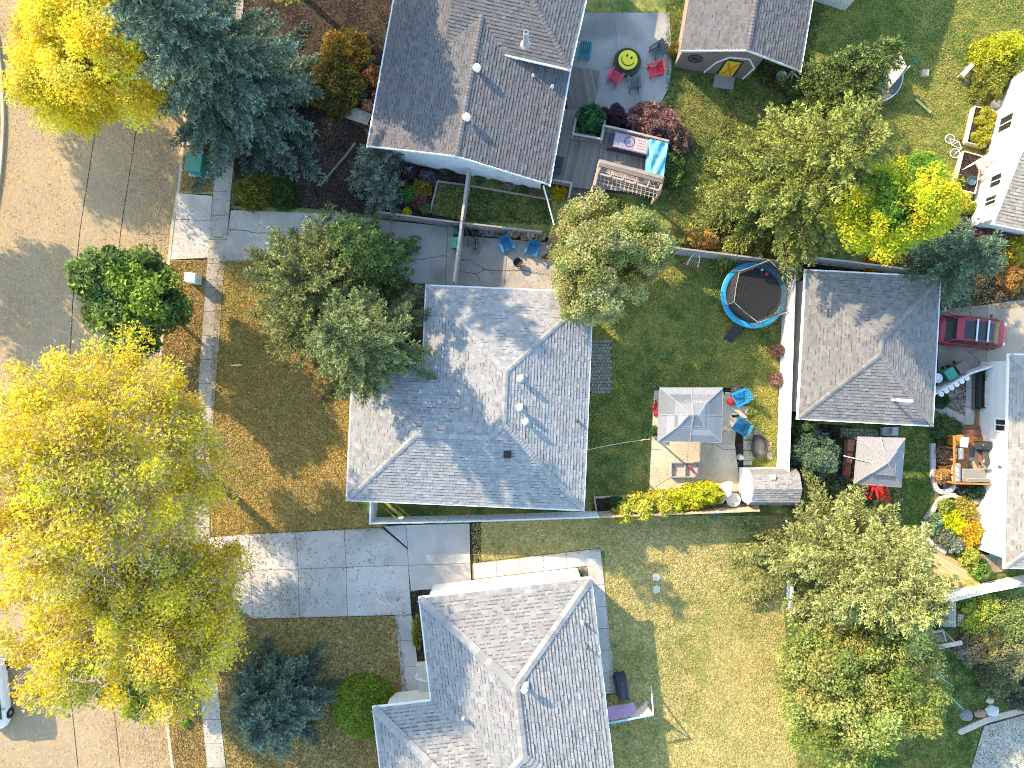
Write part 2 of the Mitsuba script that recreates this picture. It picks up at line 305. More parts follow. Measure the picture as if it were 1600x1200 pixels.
for q, t in (([(1022, 608), (1078, 610), (1076, 690), (1018, 686)], .66), ([(1078, 610), (1130, 612), (1150, 668), (1148, 694), (1076, 690)], .6), ([(1018, 686), (1076, 690), (1070, 768), (1014, 766)], .68), ([(1076, 690), (1148, 694), (1158, 768), (1070, 768)], .6)):
    slab('patio_001', q, tone=t, warm=.95, gap=.008)
crack('patio_001', [(1090, 688), (1120, 697), (1132, 703), (1148, 702)], .025); crack('patio_001', [(1022, 762), (1035, 754), (1050, 746)], .02); crack('patio_001', [(1120, 688), (1130, 676), (1145, 662)], .02)
bed_under(numbered('paver_patio'), P([(921, 530), (957, 534), (953, 617), (920, 615)]))
for i in range(7):
    for j in range(16):
        x0, y0 = 921.5 + i * 5, 531 + j * 5.25; o = (j % 2) * 2.2
        if x0 + o + 5 > 957: continue
        slab('paver_patio', [(x0 + o, y0), (x0 + o + 4.9, y0), (x0 + o + 4.9, y0 + 5.1), (x0 + o, y0 + 5.1)], .04, .2 + .16 * RNG.random(), 0, 'paver', .012)
bed_under(numbered('stepping_path'), P([(1129, 606), (1166, 606), (1168, 650), (1130, 640)]))
for i, (x, y, w, h) in enumerate([(1132, 612, 20, 16), (1136, 631, 20, 18), (1154, 634, 14, 20), (1140, 652, 16, 14), (1161, 672, 15, 15), (1161, 688, 15, 15), (1161, 704, 15, 15), (1161, 719, 14, 8), (1177, 672, 14, 8), (1198, 690, 8, 14), (1198, 706, 8, 12)]):
    slab('stepping_path', [(x, y), (x + w, y), (x + w, y + h), (x, y + h)], .04, .55, .5, 'flagstone', .02)
bed_under(numbered('court'), P([(1466, 470), (1640, 455), (1640, 560), (1575, 575), (1510, 590), (1460, 600)]), .014)
for q, t in (([(1467, 484), (1542, 476), (1541, 570), (1510, 588), (1464, 600)], .36), ([(1542, 476), (1640, 462), (1640, 565), (1541, 568)], .42)): slab('court', q, tone=t, warm=.5)
crack('court', [(1511, 548), (1522, 557), (1533, 570)], .03)
bed_under(numbered('garden_path'), P([(1508, 570), (1524, 578), (1523, 664), (1500, 665), (1460, 640), (1460, 625), (1508, 655)]), .014)
for q in ([(1509, 574), (1523, 576), (1523, 606), (1509, 606)], [(1509, 606), (1523, 606), (1523, 636), (1508, 636)], [(1508, 636), (1523, 636), (1522, 664), (1507, 664)], [(1507, 650), (1507, 664), (1498, 664), (1488, 656), (1489, 641)], [(1489, 641), (1488, 656), (1475, 650), (1480, 636)], [(1480, 636), (1475, 650), (1458, 640), (1459, 626)]):
    slab('garden_path', q, tone=.58, warm=.2)
bed_under(numbered('street_corner'), P([(1535, 1133), (1640, 1105), (1760, 1070), (1760, 1260), (1500, 1260)]))
slab('street_corner', [(1537, 1134), (1640, 1106), (1760, 1072), (1760, 1250), (1502, 1250)], tone=.55, warm=.1)
k = numbered('kerb'); lab(k, kind='structure'); put(k, prism(shapely.LineString(WP([(1500, 1142), (1540, 1124), (1600, 1107), (1760, 1060)])).buffer(.18), -.05, .14), None, 'concrete', uv=(.55, .45))

# ------------------------------------------------------------------ roofs and houses
def shingle_plane(mb, pts3, tone, tabw=.3, ex=.19, seed=0, relief=1.3, band=.4):
    "pts3: the roof plane's corners, the first two along its eave; adds shingle tabs to mb"
    r = np.random.default_rng(seed); p = np.asarray(pts3, float); o = p[0]; e = unit(p[1] - p[0]); nrm = unit(np.cross(p[1] - p[0], p[2] - p[0]))
    if nrm[2] < 0: nrm = -nrm
    g = np.cross(nrm, e); g = -g if g[2] < 0 else g
    ab = np.c_[(p - o) @ e, (p - o) @ g]; poly = Polygon(ab).buffer(0); x0, y0, x1, y1 = poly.bounds; prep = poly.buffer(-1e-4); shapely.prepare(prep)
    rects, info = [], []
    nrow = int(math.ceil((y1 + .02) / ex))
    for j in range(nrow):
        a = x0 - r.random() * tabw
        while a < x1:
            w = tabw * (.72 + .56 * r.random()); rects.append((a, j * ex, a + w - .006, (j + 1) * ex)); a += w
    R = np.array(rects); bx = shapely.box(R[:, 0], R[:, 1], R[:, 2], R[:, 3]); full = shapely.contains(prep, bx); part_ = ~full & shapely.intersects(prep, bx)
    N = len(R); t = (.016 + .020 * r.random(N) ** 1.5) * relief; sh = r.choice([.84, .93, 1.0, 1.06, 1.12], N, p=[.14, .22, .3, .22, .12]) * (1 + r.normal(0, .03, N))
    pal = np.asarray(tone) * sh[:, None] * (1 + r.normal(0, .02, (N, 3)))
    F = np.nonzero(full)[0]
    if len(F):
        q = R[F]; T = t[F][:, None]
        def at(a, b, h): return o + a[:, None] * e + b[:, None] * g + h * nrm
        lo = .004
        v = np.stack([at(q[:, 0], q[:, 1], T), at(q[:, 2], q[:, 1], T), at(q[:, 2], q[:, 3], lo), at(q[:, 0], q[:, 3], lo), at(q[:, 0], q[:, 1], -.004), at(q[:, 2], q[:, 1], -.004)], 1)
        f = np.array([[0, 1, 2], [0, 2, 3], [4, 5, 1], [4, 1, 0]]); f = (np.arange(len(F))[:, None, None] * 6 + f).reshape(-1, 3)
        mb.add((v.reshape(-1, 3), f), np.repeat(pal[F], 6, 0))
        k = r.random(len(F)) < band; q, T = q[k], T[k]; m0 = q[:, 0] + .02; m1 = q[:, 0] + (q[:, 2] - q[:, 0]) * r.uniform(.6, .95, len(q))      # darker granule band, painting in the shadow line under the tab above
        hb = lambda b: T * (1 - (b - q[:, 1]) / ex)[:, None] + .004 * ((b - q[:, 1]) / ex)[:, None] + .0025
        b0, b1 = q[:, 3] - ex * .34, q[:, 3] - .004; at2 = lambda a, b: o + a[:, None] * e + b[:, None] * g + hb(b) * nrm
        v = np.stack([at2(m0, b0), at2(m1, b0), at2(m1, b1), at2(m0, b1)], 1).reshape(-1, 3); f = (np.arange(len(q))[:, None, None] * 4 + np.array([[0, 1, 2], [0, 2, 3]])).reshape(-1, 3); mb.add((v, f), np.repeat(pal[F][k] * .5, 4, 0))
    for i in np.nonzero(part_)[0]:
        c = shapely.intersection(bx[i], prep)
        for gq in getattr(c, 'geoms', [c]):
            if gq.geom_type != 'Polygon' or gq.area < 1e-4: continue
            a = np.array(gq.exterior.coords)[:-1]; h = t[i] + (a[:, 1] - R[i, 1]) / ex * (.004 - t[i])
            v = o + a[:, :1] * e + a[:, 1:] * g + h[:, None] * nrm; mb.add((v, np.array([[0, k, k + 1] for k in range(1, len(a) - 1)])), pal[i])
def ridge_caps(holder, a, b, tone, seed, w=.3, ex=.2, up=.012, name='ridge_cap'):
    r = np.random.default_rng(seed); a, b = np.asarray(a, float), np.asarray(b, float); L = np.linalg.norm(b - a); d = unit(b - a); s = unit(np.cross(d, [0, 0, 1])); u = np.cross(s, d); n = int(L / ex)
    for i in range(n):
        p0, p1 = a + d * i * L / n, a + d * ((i + 1) * L / n + .04); t0, t1 = up + .03 * w / .3, up + .008
        dr = .16 * w
        v = [p0 - s * w / 2 + u * (t0 - dr), p0 + u * t0, p0 + s * w / 2 + u * (t0 - dr), p1 - s * w / 2 + u * (t1 - dr), p1 + u * t1, p1 + s * w / 2 + u * (t1 - dr), p0 - s * w / 2 + u * (t0 - dr - .025), p0 + u * (t0 - .025), p0 + s * w / 2 + u * (t0 - dr - .025)]
        f = [[0, 1, 4], [0, 4, 3], [1, 2, 5], [1, 5, 4], [6, 7, 1], [6, 1, 0], [7, 8, 2], [7, 2, 1]]
        part(holder, name, (np.array(v), np.array(f)), np.asarray(tone) * (.85 + .3 * r.random()))
def roof(house, O, u, v, z, planes, tone, seed, ridges, eaves, capw=.3, capx=.2, band=.24, gutter=(.75, .76, .78), thick=.16, tabw=.3, ex=.19, relief=1.35, cap_tone=None, gw=.1, deck_tone=(.05, .05, .05)):
    "planes in local (a, b, rise) metres from O along u, v; z eave height"
    X = lambda q: np.array([*(O + q[0] * u + q[1] * v), z + q[2]])
    rk = numbered(house + '__roof'); ms = []
    for pl in planes:
        p = np.array([X(q) for q in pl]); n = np.cross(p[1] - p[0], p[2] - p[0]); p = p if n[2] > 0 else p[::-1]
        ms.append((p, np.array([[0, i, i + 1] for i in range(1, len(p) - 1)]) if len(p) < 5 else tri_fan(p)))
    lo = [(m[0] - [0, 0, thick], m[1][:, ::-1]) for m in ms]
    put(rk, cat(ms + lo), deck_tone, 'matte')
    mb = MB()
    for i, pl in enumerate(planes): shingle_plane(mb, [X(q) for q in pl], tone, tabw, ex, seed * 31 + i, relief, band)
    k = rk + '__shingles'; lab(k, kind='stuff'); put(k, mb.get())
    for i, (a, b) in enumerate(ridges): ridge_caps(rk, X(a), X(b), tone if cap_tone is None else cap_tone, seed * 17 + i, capw, capx, .034 * relief)
    for a, b in eaves:
        p, q = X(a), X(b); d = unit(q - p); out = unit(np.cross(d, [0, 0, 1])); c = np.array([*(O + .5 * (planes[0][0][0] + planes[0][1][0]) * u), z])
        part(rk, 'gutter', beam(p + out * gw * .5 - [0, 0, .075], q + out * gw * .5 - [0, 0, .075], gw, .14, ext=gw), gutter)
    return rk, X
def tri_fan(p):
    "triangles of a plane polygon that may be concave"
    d = p[1] - p[0]; e = unit(d); n = unit(np.cross(d, p[2] - p[0])); g = np.cross(n, e); q = np.c_[(p - p[0]) @ e, (p - p[0]) @ g]
    v, f = trimesh.creation.triangulate_polygon(Polygon(q), engine='earcut')
    idx = [int(np.argmin(((q - a) ** 2).sum(1))) for a in v]; f = np.array([[idx[i] for i in t] for t in f])
    m = np.cross(p[f[:, 1]] - p[f[:, 0]], p[f[:, 2]] - p[f[:, 0]])[:, 2]; f[m < 0] = f[m < 0][:, ::-1]; return f
def L_roof(Wd, L, ww, wv, pitch):
    "hip roof Wd x L with a hipped wing sticking out ww beyond the left side from wv to L"
    h = Wd / 2; P_ = lambda a, b, r: (a, b, r * pitch)
    if ww <= 0:
        if L >= Wd:
            A, B = (h, h, h * pitch), (h, L - h, h * pitch)
            pl = [[(0, L, 0), (Wd, L, 0), B], [(Wd, 0, 0), (0, 0, 0), A], [(0, 0, 0), (0, L, 0), B, A], [(Wd, L, 0), (Wd, 0, 0), A, B]]
        return pl, [((0, 0, 0), A), ((Wd, 0, 0), A), ((0, L, 0), B), ((Wd, L, 0), B), (A, B)], [((0, L, 0), (Wd, L, 0)), ((Wd, L, 0), (Wd, 0, 0)), ((Wd, 0, 0), (0, 0, 0)), ((0, 0, 0), (0, L, 0))]
    k = (L - wv) / 2; A, B = (h, h, h * pitch), (h, L - h, h * pitch); C, D = (-ww + k, wv + k, k * pitch), (k, wv + k, k * pitch)
    pl = [[(-ww, L, 0), (Wd, L, 0), B, D, C], [(-ww, wv, 0), (-ww, L, 0), C], [(0, wv, 0), (-ww, wv, 0), C, D], [(0, 0, 0), (0, wv, 0), D, B, A], [(Wd, 0, 0), (0, 0, 0), A], [(Wd, L, 0), (Wd, 0, 0), A, B]]
    rg = [((-ww, L, 0), C), ((-ww, wv, 0), C), (C, D), (D, B), (A, B), ((Wd, L, 0), B), ((0, 0, 0), A), ((Wd, 0, 0), A)]
    ev = [((-ww, L, 0), (Wd, L, 0)), ((Wd, L, 0), (Wd, 0, 0)), ((Wd, 0, 0), (0, 0, 0)), ((0, 0, 0), (0, wv, 0)), ((0, wv, 0), (-ww, wv, 0)), ((-ww, wv, 0), (-ww, L, 0))]
    return pl, rg, ev
def walls(house, O, u, v, outline, z, col, siding=.2):
    p = shapely.geometry.polygon.orient(Polygon([tuple(O + a * u + b * v) for a, b in outline])); a = ring_of(p); mb = MB(); n = int(z / siding)
    put(numbered(house + '__wall'), prism(p.buffer(-.012), 0, z), col)
    for i in range(len(a)):        # lap siding, each board leaning out a little at its foot
        p0, p1 = a[i], a[(i + 1) % len(a)]; d = unit(p1 - p0); o = np.array([d[1], -d[0]])
        for j in range(n):
            z0, z1 = j * z / n, (j + 1) * z / n; A, B = p0 + o * .014, p1 + o * .014
            mb.add((np.array([[*A, z0], [*B, z0], [*p1, z1], [*p0, z1], [*p1, z0], [*p0, z0]]), np.array([[0, 1, 2], [0, 2, 3], [5, 4, 1], [5, 1, 0]])), np.asarray(col) * RNG.uniform(.96, 1.03))
    k = house + '__wall__siding'; lab(k, kind='stuff'); put(k, mb.get())
def window(house, p, q, z0, z1, name='window', trim=(.8, .8, .8)):
    "a window in the upright wall from p to q (plan), facing right of p->q"
    p, q = np.asarray(p, float), np.asarray(q, float); d = unit(q - p); o = np.array([d[1], -d[0]]); k = numbered(house + '__' + name); A = p + o * .03; B = q + o * .03
    c = lambda a, z: np.array([a[0], a[1], z])
    put(k, cat([beam(c(A, z0), c(B, z0), .09, .09, .045), beam(c(A, z1), c(B, z1), .09, .09, .045), beam(c(A, z0), c(A, z1), .09), beam(c(B, z0), c(B, z1), .09), beam(c((A + B) / 2, z0), c((A + B) / 2, z1), .05)]), trim)
    part(k, 'pane', beam(c(A - o * .005, (z0 + z1) / 2), c(B - o * .005, (z0 + z1) / 2), .03, z1 - z0 - .05), None, 'glass')
def roof_vent(house, px, py, h, base, r=.2, dz=.55):
    x, y = W(px, py, h + .45); k = numbered(house + '__roof_vent')
    put(k, lathe([(r * .95, base), (r * .62, base + .1), (r * .62, h + .25), (r * 1.05, h + .28), (r * 1.15, h + .42), (r * .9, h + .5), (1e-3, h + .54)], 18, x, y), (.78, .77, .77), 'satin', True)
    part(k, 'flashing', box(x - r * 1.5, x + r * 1.5, y - r * 1.5, y + r * 1.5, base - .12, base + .05), (.4, .4, .4))
def stub(house, px, py, base, r=.06, hh=.4, col=(.08, .08, .08), name='vent_pipe'):
    x, y = W(px, py, base + hh); part(house, name, lathe([(r * 2.2, base - .08), (r * 1.2, base + .06), (r, base + hh), (r * .7, base + hh), (r * .7, base + hh - .1), (1e-3, base + hh - .1)], 10, x, y), col)

# the house in the middle
hA = thing('house', 'grey bungalow in the middle with an L-shaped hip roof dappled by tree shadow', 'house')
O = W(667, 447, 2.9); uA = unit(W(925, 458, 2.9) - O); vA = np.array([uA[1], -uA[0]]); WA, LA = 9.64, 12.62
pl, rg, ev = L_roof(WA, LA, 4.1, 4.55, .34)
TONE_A = (.265, .272, .28)
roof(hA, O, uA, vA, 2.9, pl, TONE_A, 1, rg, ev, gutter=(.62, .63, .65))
walls(hA, O, uA, vA, [(.5, .5), (WA - .5, .5), (WA - .5, LA - .5), (-3.6, LA - .5), (-3.6, 5.05), (.5, 5.05)], 2.8, (.5, .5, .48))
zA = lambda px, py, z=3.6: 2.9 + .34 * min(WA / 2, max(0, min(abs((W(px, py, z) - O) @ uA), abs(WA - (W(px, py, z) - O) @ uA), (W(px, py, z) - O) @ vA, LA - (W(px, py, z) - O) @ vA)))
for px, py in ((812, 591), (811, 637), (820, 659), (684, 705)): roof_vent(hA, px, py, zA(px, py) + .02, zA(px, py), .15)
stub(hA, 691, 721, zA(691, 721), .08, .3); stub(hA, 701, 716, zA(701, 716), .06, .2, (.5, .52, .55)); stub(hA, 903, 658, zA(903, 658), .07, .45); part(hA, 'exhaust_hood', move(box(-.22, .22, -.2, .2, 0, .16, .03), *W(793, 709, 3.6), zA(793, 709), 0), (.03, .03, .03))
lc = lambda a, b: O + a * uA + b * vA
for a in (2.0, 5.0, 7.6): window(hA, lc(a + .7, .5), lc(a - .7, .5), 1.2, 2.2)
for b in (2.5, 8.6, 10.8): window(hA, lc(WA - .5, b + .6), lc(WA - .5, b - .6), 1.1, 2.2)
window(hA, lc(-3.6, 7.6), lc(-3.6, 10.2), .8, 2.3); window(hA, lc(.9, LA - .5), lc(2.3, LA - .5), 1.2, 2.2)
k = part(hA, 'back_door', cat([beam(np.array([*lc(WA - .47, 5.2), 1.1]), np.array([*lc(WA - .47, 4.3), 1.1]), .06, 2.05)]), (.55, .3, .2))

# gabled house at the top with its white gable wall
hB = thing('house', 'taupe gabled house at the top with two white vents along its ridge', 'house')
OB = W(575, 228, 2.9); uB = unit(W(858, 288, 2.9) - OB); nB = np.array([-uB[1], uB[0]]); vB = nB       # v runs up the picture
WB, LB = float(np.linalg.norm(W(858, 288, 2.9) - OB)), 15.5; hB2 = WB / 2; pB = .3
skew = .03 * uB; vB = unit(vB - skew)
plB = [[(0, LB, 0), (0, 0, 0), (hB2, 0, hB2 * pB), (hB2, LB, hB2 * pB)], [(WB, 0, 0), (WB, LB, 0), (hB2, LB, hB2 * pB), (hB2, 0, hB2 * pB)]]
TONE_B = (.125, .123, .13)
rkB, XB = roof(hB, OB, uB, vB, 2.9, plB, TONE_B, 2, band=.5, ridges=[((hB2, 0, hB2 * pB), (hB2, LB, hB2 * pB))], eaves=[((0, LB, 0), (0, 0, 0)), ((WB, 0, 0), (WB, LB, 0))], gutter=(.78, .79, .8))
for a, b in (((0, 0, 0), (hB2, 0, hB2 * pB)), ((hB2, 0, hB2 * pB), (WB, 0, 0))):
    part(rkB, 'rake_board', beam(XB(a) - [0, 0, .08], XB(b) - [0, 0, .08], .05, .2), (.7, .72, .74))
walls(hB, OB, uB, vB, [(.5, .35), (WB - .5, .35), (WB - .5, LB - .4), (.5, LB - .4)], 2.8, (.62, .65, .68))
lcB = lambda a, b: OB + a * uB + b * vB
gb = [(*lcB(.5, .35), 2.78), (*lcB(WB - .5, .35), 2.78), (*lcB(hB2, .35), 2.8 + (hB2 - .5) * pB)]; gb2 = [(*lcB(.5, .47), 2.78), (*lcB(WB - .5, .47), 2.78), (*lcB(hB2, .47), 2.8 + (hB2 - .5) * pB)]
part(hB, 'gable', (np.array(gb + gb2), np.array([[0, 1, 2], [5, 4, 3], [0, 2, 5], [0, 5, 3], [1, 4, 5], [1, 5, 2], [0, 3, 4], [0, 4, 1]])), (.62, .65, .68))
for px, py, z in ((745, 105, 4.4), (729, 182, 4.45)): roof_vent(hB, px, py, z, z - .1, .2)
# its upper storey roof
OU = W(776, 81, 4.05); uU = unit(W(890, 107, 4.05) - OU); vU = np.array([-uU[1], uU[0]]); WU = float(np.linalg.norm(W(890, 107, 4.05) - OU)); LU = 8.0; hU = LU / 2
plU = [[(-3, 0, 0), (WU, 0, 0), (WU - hU, hU, hU * .3), (-3, hU, hU * .3)], [(WU, 0, 0), (WU, LU, 0), (WU - hU, hU, hU * .3)], [(WU, LU, 0), (-3, LU, 0), (-3, hU, hU * .3), (WU - hU, hU, hU * .3)]]
plU = [[(q[0], q[1], q[2]) for q in p_] for p_ in plU]
rkU, XU = roof(hB, OU, uU, vU, 4.05, plU, TONE_B, 3, [((WU, 0, 0), (WU - hU, hU, hU * .3)), ((WU - hU, hU, hU * .3), (-3, hU, hU * .3))], [((.4, 0, 0), (WU, 0, 0)), ((WU, 0, 0), (WU, LU, 0))], gutter=(.78, .79, .8))
p = Polygon([tuple(OU + a * uU + b * vU) for a, b in ((-2.5, .3), (WU - .4, .3), (WU - .4, LU - .3), (-2.5, LU - .3))]); part(hB, 'upper_wall', prism(p, 2.6, 3.98), (.62, .65, .68))
stub(hB, 833, 116, 3.5, .06, .2, (.6, .6, .6)); stub(hB, 863, 133, 3.15, .07, .25, (.6, .6, .6)); stub(hB, 822, 50, 5.0, .14, 1.3, (.3, .3, .32), 'chimney_pipe')

# pale house at the bottom
hC = thing('house', 'pale grey hip-roofed house at the bottom edge with a concrete walk round its corner', 'house')
OC = W(656, 935, 2.9); uC = unit(W(922, 904, 2.9) - OC); vC = np.array([uC[1], -uC[0]]); WC, LC = 10.0, 14.0
pl, rg, ev = L_roof(WC, LC, 3.4, 6.05, .33)
TONE_C = (.275, .275, .275)
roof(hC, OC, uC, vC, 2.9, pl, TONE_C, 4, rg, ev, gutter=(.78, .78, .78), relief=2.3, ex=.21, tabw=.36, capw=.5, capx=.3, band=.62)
walls(hC, OC, uC, vC, [(.45, .1), (WC - .5, .1), (WC - .5, LC - .4), (-2.9, LC - .4), (-2.9, 6.5), (.45, 6.5)], 2.8, (.6, .6, .59))
lcC = lambda a, b: OC + a * uC + b * vC
window(hC, lcC(.45, 1.6), lcC(.45, 3.8), .8, 2.2)
roof_vent(hC, 819, 1079, 4.5, 4.4, .17); stub(hC, 911, 976, 3.3, .06, .35, (.3, .45, .42)); stub(hC, 917, 1014, 3.25, .06, .35, (.1, .12, .12)); stub(hC, 724, 1128, 3.9, .07, .3, (.25, .25, .25))
stp = part(hC, 'front_step', move(box(-1.2, 1.2, -.45, .45, 0, .35, .02), *W(645, 1094), 0, math.radians(6)), (.6, .6, .58))
part(hC, 'step', move(box(-.5, .35, -1.5, 1.5, 0, .5, .02), *W(668, 1070), 0, math.radians(6)), (.5, .49, .46))
rl = numbered(hC + '__step_railing'); a, b = W3(652, 1050), W3(674, 1056); put(rl, cat([beam(a + [0, 0, .95], b + [0, 0, .95], .05), beam(a + [0, 0, .2], b + [0, 0, .2], .04)]), (.8, .8, .8))
for t in np.linspace(0, 1, 9): part(rl, 'baluster', beam(a + (b - a) * t + [0, 0, .2], a + (b - a) * t + [0, 0, .95], .03), (.8, .8, .8))

# garage
hD = thing('garage', 'square garage with a grey pyramid roof half in tree shadow beside the red car', 'garage')
OD = W(1260, 423, 2.5); uD = unit(W(1468, 434, 2.5) - OD); vD = np.array([uD[1], -uD[0]]); WD, LD = 7.86, 8.68
pl, rg, ev = L_roof(WD, LD, 0, 0, .33)
TONE_D = (.195, .19, .187)
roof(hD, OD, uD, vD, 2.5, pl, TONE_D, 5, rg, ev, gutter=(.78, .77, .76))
walls(hD, OD, uD, vD, [(.35, .35), (WD - .35, .35), (WD - .35, LD - .35), (.35, LD - .35)], 2.4, (.55, .55, .53))
lcD = lambda a, b: OD + a * uD + b * vD
gd = numbered(hD + '__garage_door'); a, b = lcD(WD - .32, 6.9), lcD(WD - .32, 2.0)
put(gd, beam(np.array([*a, 1.05]), np.array([*b, 1.05]), .05, 2.1), (.7, .7, .68))
for i in range(4): part(gd, 'panel', beam(np.array([*lcD(WD - .28, 6.85), .28 + i * .52]), np.array([*lcD(WD - .28, 2.05), .28 + i * .52]), .03, .49), (.72, .72, .7))
vp = numbered(hD + '__vent_elbow'); x, y = W(1400, 625, 3.3); put(vp, tube([[x, y, 3.0], [x, y, 3.5], [x + .1, y - .03, 3.62], [x + .75, y - .06, 3.62]], .1, 10), (.8, .79, .78), 'satin', True)

# house at the right edge
hE = thing('house', 'pale house on the right edge with bluish white walls beside the orange deck', 'house')
OE = W(1578, 555, 2.9); vE = unit(W(1571, 886, 2.9) - OE); uE = np.array([-vE[1], vE[0]]); WE, LE = 9.0, 12.35
pl, rg, ev = L_roof(WE, LE, 0, 0, .33)
roof(hE, OE, uE, vE, 2.9, pl, (.30, .285, .265), 6, rg, ev, gutter=(.8, .78, .75))
walls(hE, OE, uE, vE, [(.25, .3), (WE - .4, .3), (WE - .4, LE - .4), (.25, LE - .4)], 2.8, (.62, .645, .67))
lcE = lambda a, b: OE + a * uE + b * vE
window(hE, lcE(.25, 3.75), lcE(.25, 4.5), 1.5, 2.5);
part(hE, 'door', beam(np.array([*lcE(.22, 5.3), 1.5]), np.array([*lcE(.22, 6.2), 1.5]), .06, 2.05), (.6, .62, .64)); part(hE, 'wall_lamp', move(box(-.05, .05, -.07, .07, 0, .2), *lcE(.17, 6.6), 1.9), (.1, .1, .1))
# house at the upper right, gable end towards the garden
hF = thing('house', 'white-walled house in the upper right corner with a beige roof and raised beds beside it', 'house')
OF = W(1553, 348, 2.6); vF = unit([.205, .979]); uF = np.array([vF[1], -vF[0]]); LF = 9.6; WF = 12.0; hf = LF / 2
plF = [[(WF, 0, 0), (0, 0, 0), (0, hf, hf * .3), (WF, hf, hf * .3)][::-1][::-1], [(0, LF, 0), (WF, LF, 0), (WF, hf, hf * .3), (0, hf, hf * .3)]]
rkF, XF = roof(hF, OF, uF, vF, 2.6, plF, (.32, .29, .245), 7, [((0, hf, hf * .3), (WF, hf, hf * .3))], [((0, 0, 0), (WF, 0, 0))], gutter=(.82, .8, .78))
for a, b in (((0, 0, 0), (0, hf, hf * .3)), ((0, LF, 0), (0, hf, hf * .3))): part(rkF, 'rake_board', beam(XF(a) - [0, 0, .08], XF(b) - [0, 0, .08], .06, .22), (.8, .79, .78))
walls(hF, OF, uF, vF, [(.15, .35), (WF, .35), (WF, LF - .3), (.15, LF - .3)], 2.5, (.66, .66, .66))
lcF = lambda a, b: OF + a * uF + b * vF
g1 = [(*lcF(.15, .35), 2.48), (*lcF(.15, LF - .3), 2.48), (*lcF(.15, hf), 2.5 + (hf - .35) * .3)]; g2 = [(*lcF(.3, .35), 2.48), (*lcF(.3, LF - .3), 2.48), (*lcF(.3, hf), 2.5 + (hf - .35) * .3)]
part(hF, 'gable', (np.array(g1 + g2), np.array([[0, 2, 1], [5, 3, 4], [0, 5, 2], [0, 3, 5], [1, 2, 5], [1, 5, 4], [0, 1, 4], [0, 4, 3]])), (.66, .66, .66))
window(hF, lcF(.15, 3.2), lcF(.15, 2.4), 1.3, 2.3); window(hF, lcF(.15, 1.9), lcF(.15, 1.3), 1.2, 2.2); window(hF, lcF(.15, 6.9), lcF(.15, 5.9), 1.0, 2.2)
part(hF, 'dryer_vent', move(box(-.1, .1, -.1, .1, 0, .2), *lcF(.1, .8), .8), (.6, .6, .6))

# neighbour's house just beyond the top edge, whose eave shades the upper right lawn
hN = thing('house', 'house at the top edge behind the green cedar, shading the lawn', 'house')
uN = unit([90, -30]) * [1, 1]; uN = unit([.949, -.316]); vN = np.array([.316, .949]); ON = W(1326, 30) - uN * 9.0
pl, rg, ev = L_roof(9.0, 12.0, 0, 0, .33); fl = lambda q: (q[0], q[1], q[2])
roof(hN, ON, uN, vN, 3.4, [[fl(q) for q in p] for p in pl], (.2, .19, .18), 9, rg, ev)
walls(hN, ON, uN, vN, [(.4, .4), (8.6, .4), (8.6, 11.6), (.4, 11.6)], 3.3, (.6, .6, .58))

# barn shed at the top
sh = thing('shed', 'brown garden shed at the top with a yellow door crossed in orange', 'shed')
OS = W(1064, 79, 2.3); uS = unit(W(1250, 110, 2.3) - OS); vS = np.array([-uS[1], uS[0]]); WS = float(np.linalg.norm(W(1250, 110, 2.3) - OS)); rs = WS * .5; LS = 5.0
plS = [[(0, LS, 0), (0, 0, 0), (rs, 0, rs * .36), (rs, LS, rs * .36)], [(WS, 0, 0), (WS, LS, 0), (rs, LS, rs * .36), (rs, 0, rs * .36)]]
rkS, XS = roof(sh, OS, uS, vS, 2.3, plS, TONE_B, 8, [((rs, 0, rs * .36), (rs, LS, rs * .36))], [((WS, 0, 0), (WS, LS, 0))], gutter=(.75, .76, .78))
for a, b in (((0, 0, 0), (rs, 0, rs * .36)), ((rs, 0, rs * .36), (WS, 0, 0))): part(rkS, 'rake_board', beam(XS(a) - [0, 0, .07], XS(b) - [0, 0, .07], .06, .16), (.74, .75, .76))
lcS = lambda a, b: OS + a * uS + b * vS
wS = 4.75; p = Polygon([tuple(lcS(a, b)) for a, b in ((.12, .08), (wS, .08), (wS, LS - .1), (.12, LS - .1))]); part(sh, 'wall', prism(p, 0, 2.25), (.20, .165, .145))
gz = [(.12, 2.2), (wS, 2.2), (wS, 2.26 + (WS - wS) * .36 - .12), (rs, 2.2 + rs * .36 - .05), (.12, 2.25)]
part(sh, 'gable', (np.array([[*lcS(a, b), z] for b in (.08, .2) for a, z in gz]), np.array([[0, 1, 2], [0, 2, 3], [0, 3, 4], [5, 7, 6], [5, 8, 7], [5, 9, 8], [0, 4, 9], [0, 9, 5], [4, 3, 8], [4, 8, 9], [3, 2, 7], [3, 7, 8], [2, 1, 6], [2, 6, 7]])), (.20, .165, .145))
fr = lambda a, z, o=.0: np.array([*lcS(a, .08 - o), z])
for a0, z0, a1, z1 in ((2.0, .05, 2.35, 1.5), (2.35, 1.5, 2.9, 2.35), (2.9, 2.35, 4.05, 2.5), (4.05, 2.5, 4.65, 1.6), (4.65, 1.6, 4.45, .05)): part(sh, 'trim', beam(fr(a0, z0, .03), fr(a1, z1, .03), .05, .09), (.75, .75, .76))
dr = numbered(sh + '__door'); put(dr, cat([beam(fr(2.75, 1.05, .02), fr(3.85, 1.05, .02), .05, 2.1)]), (.06, .045, .04))
part(dr, 'panel', beam(fr(2.88, 1.05, .06), fr(3.72, 1.05, .06), .03, 1.85), (.72, .5, .03))
for z0, z1 in ((.2, 1.9), (1.9, .2)): part(dr, 'cross_brace', beam(fr(2.95, z0, .09), fr(3.65, z1, .09), .02, .1), (.65, .2, .03))
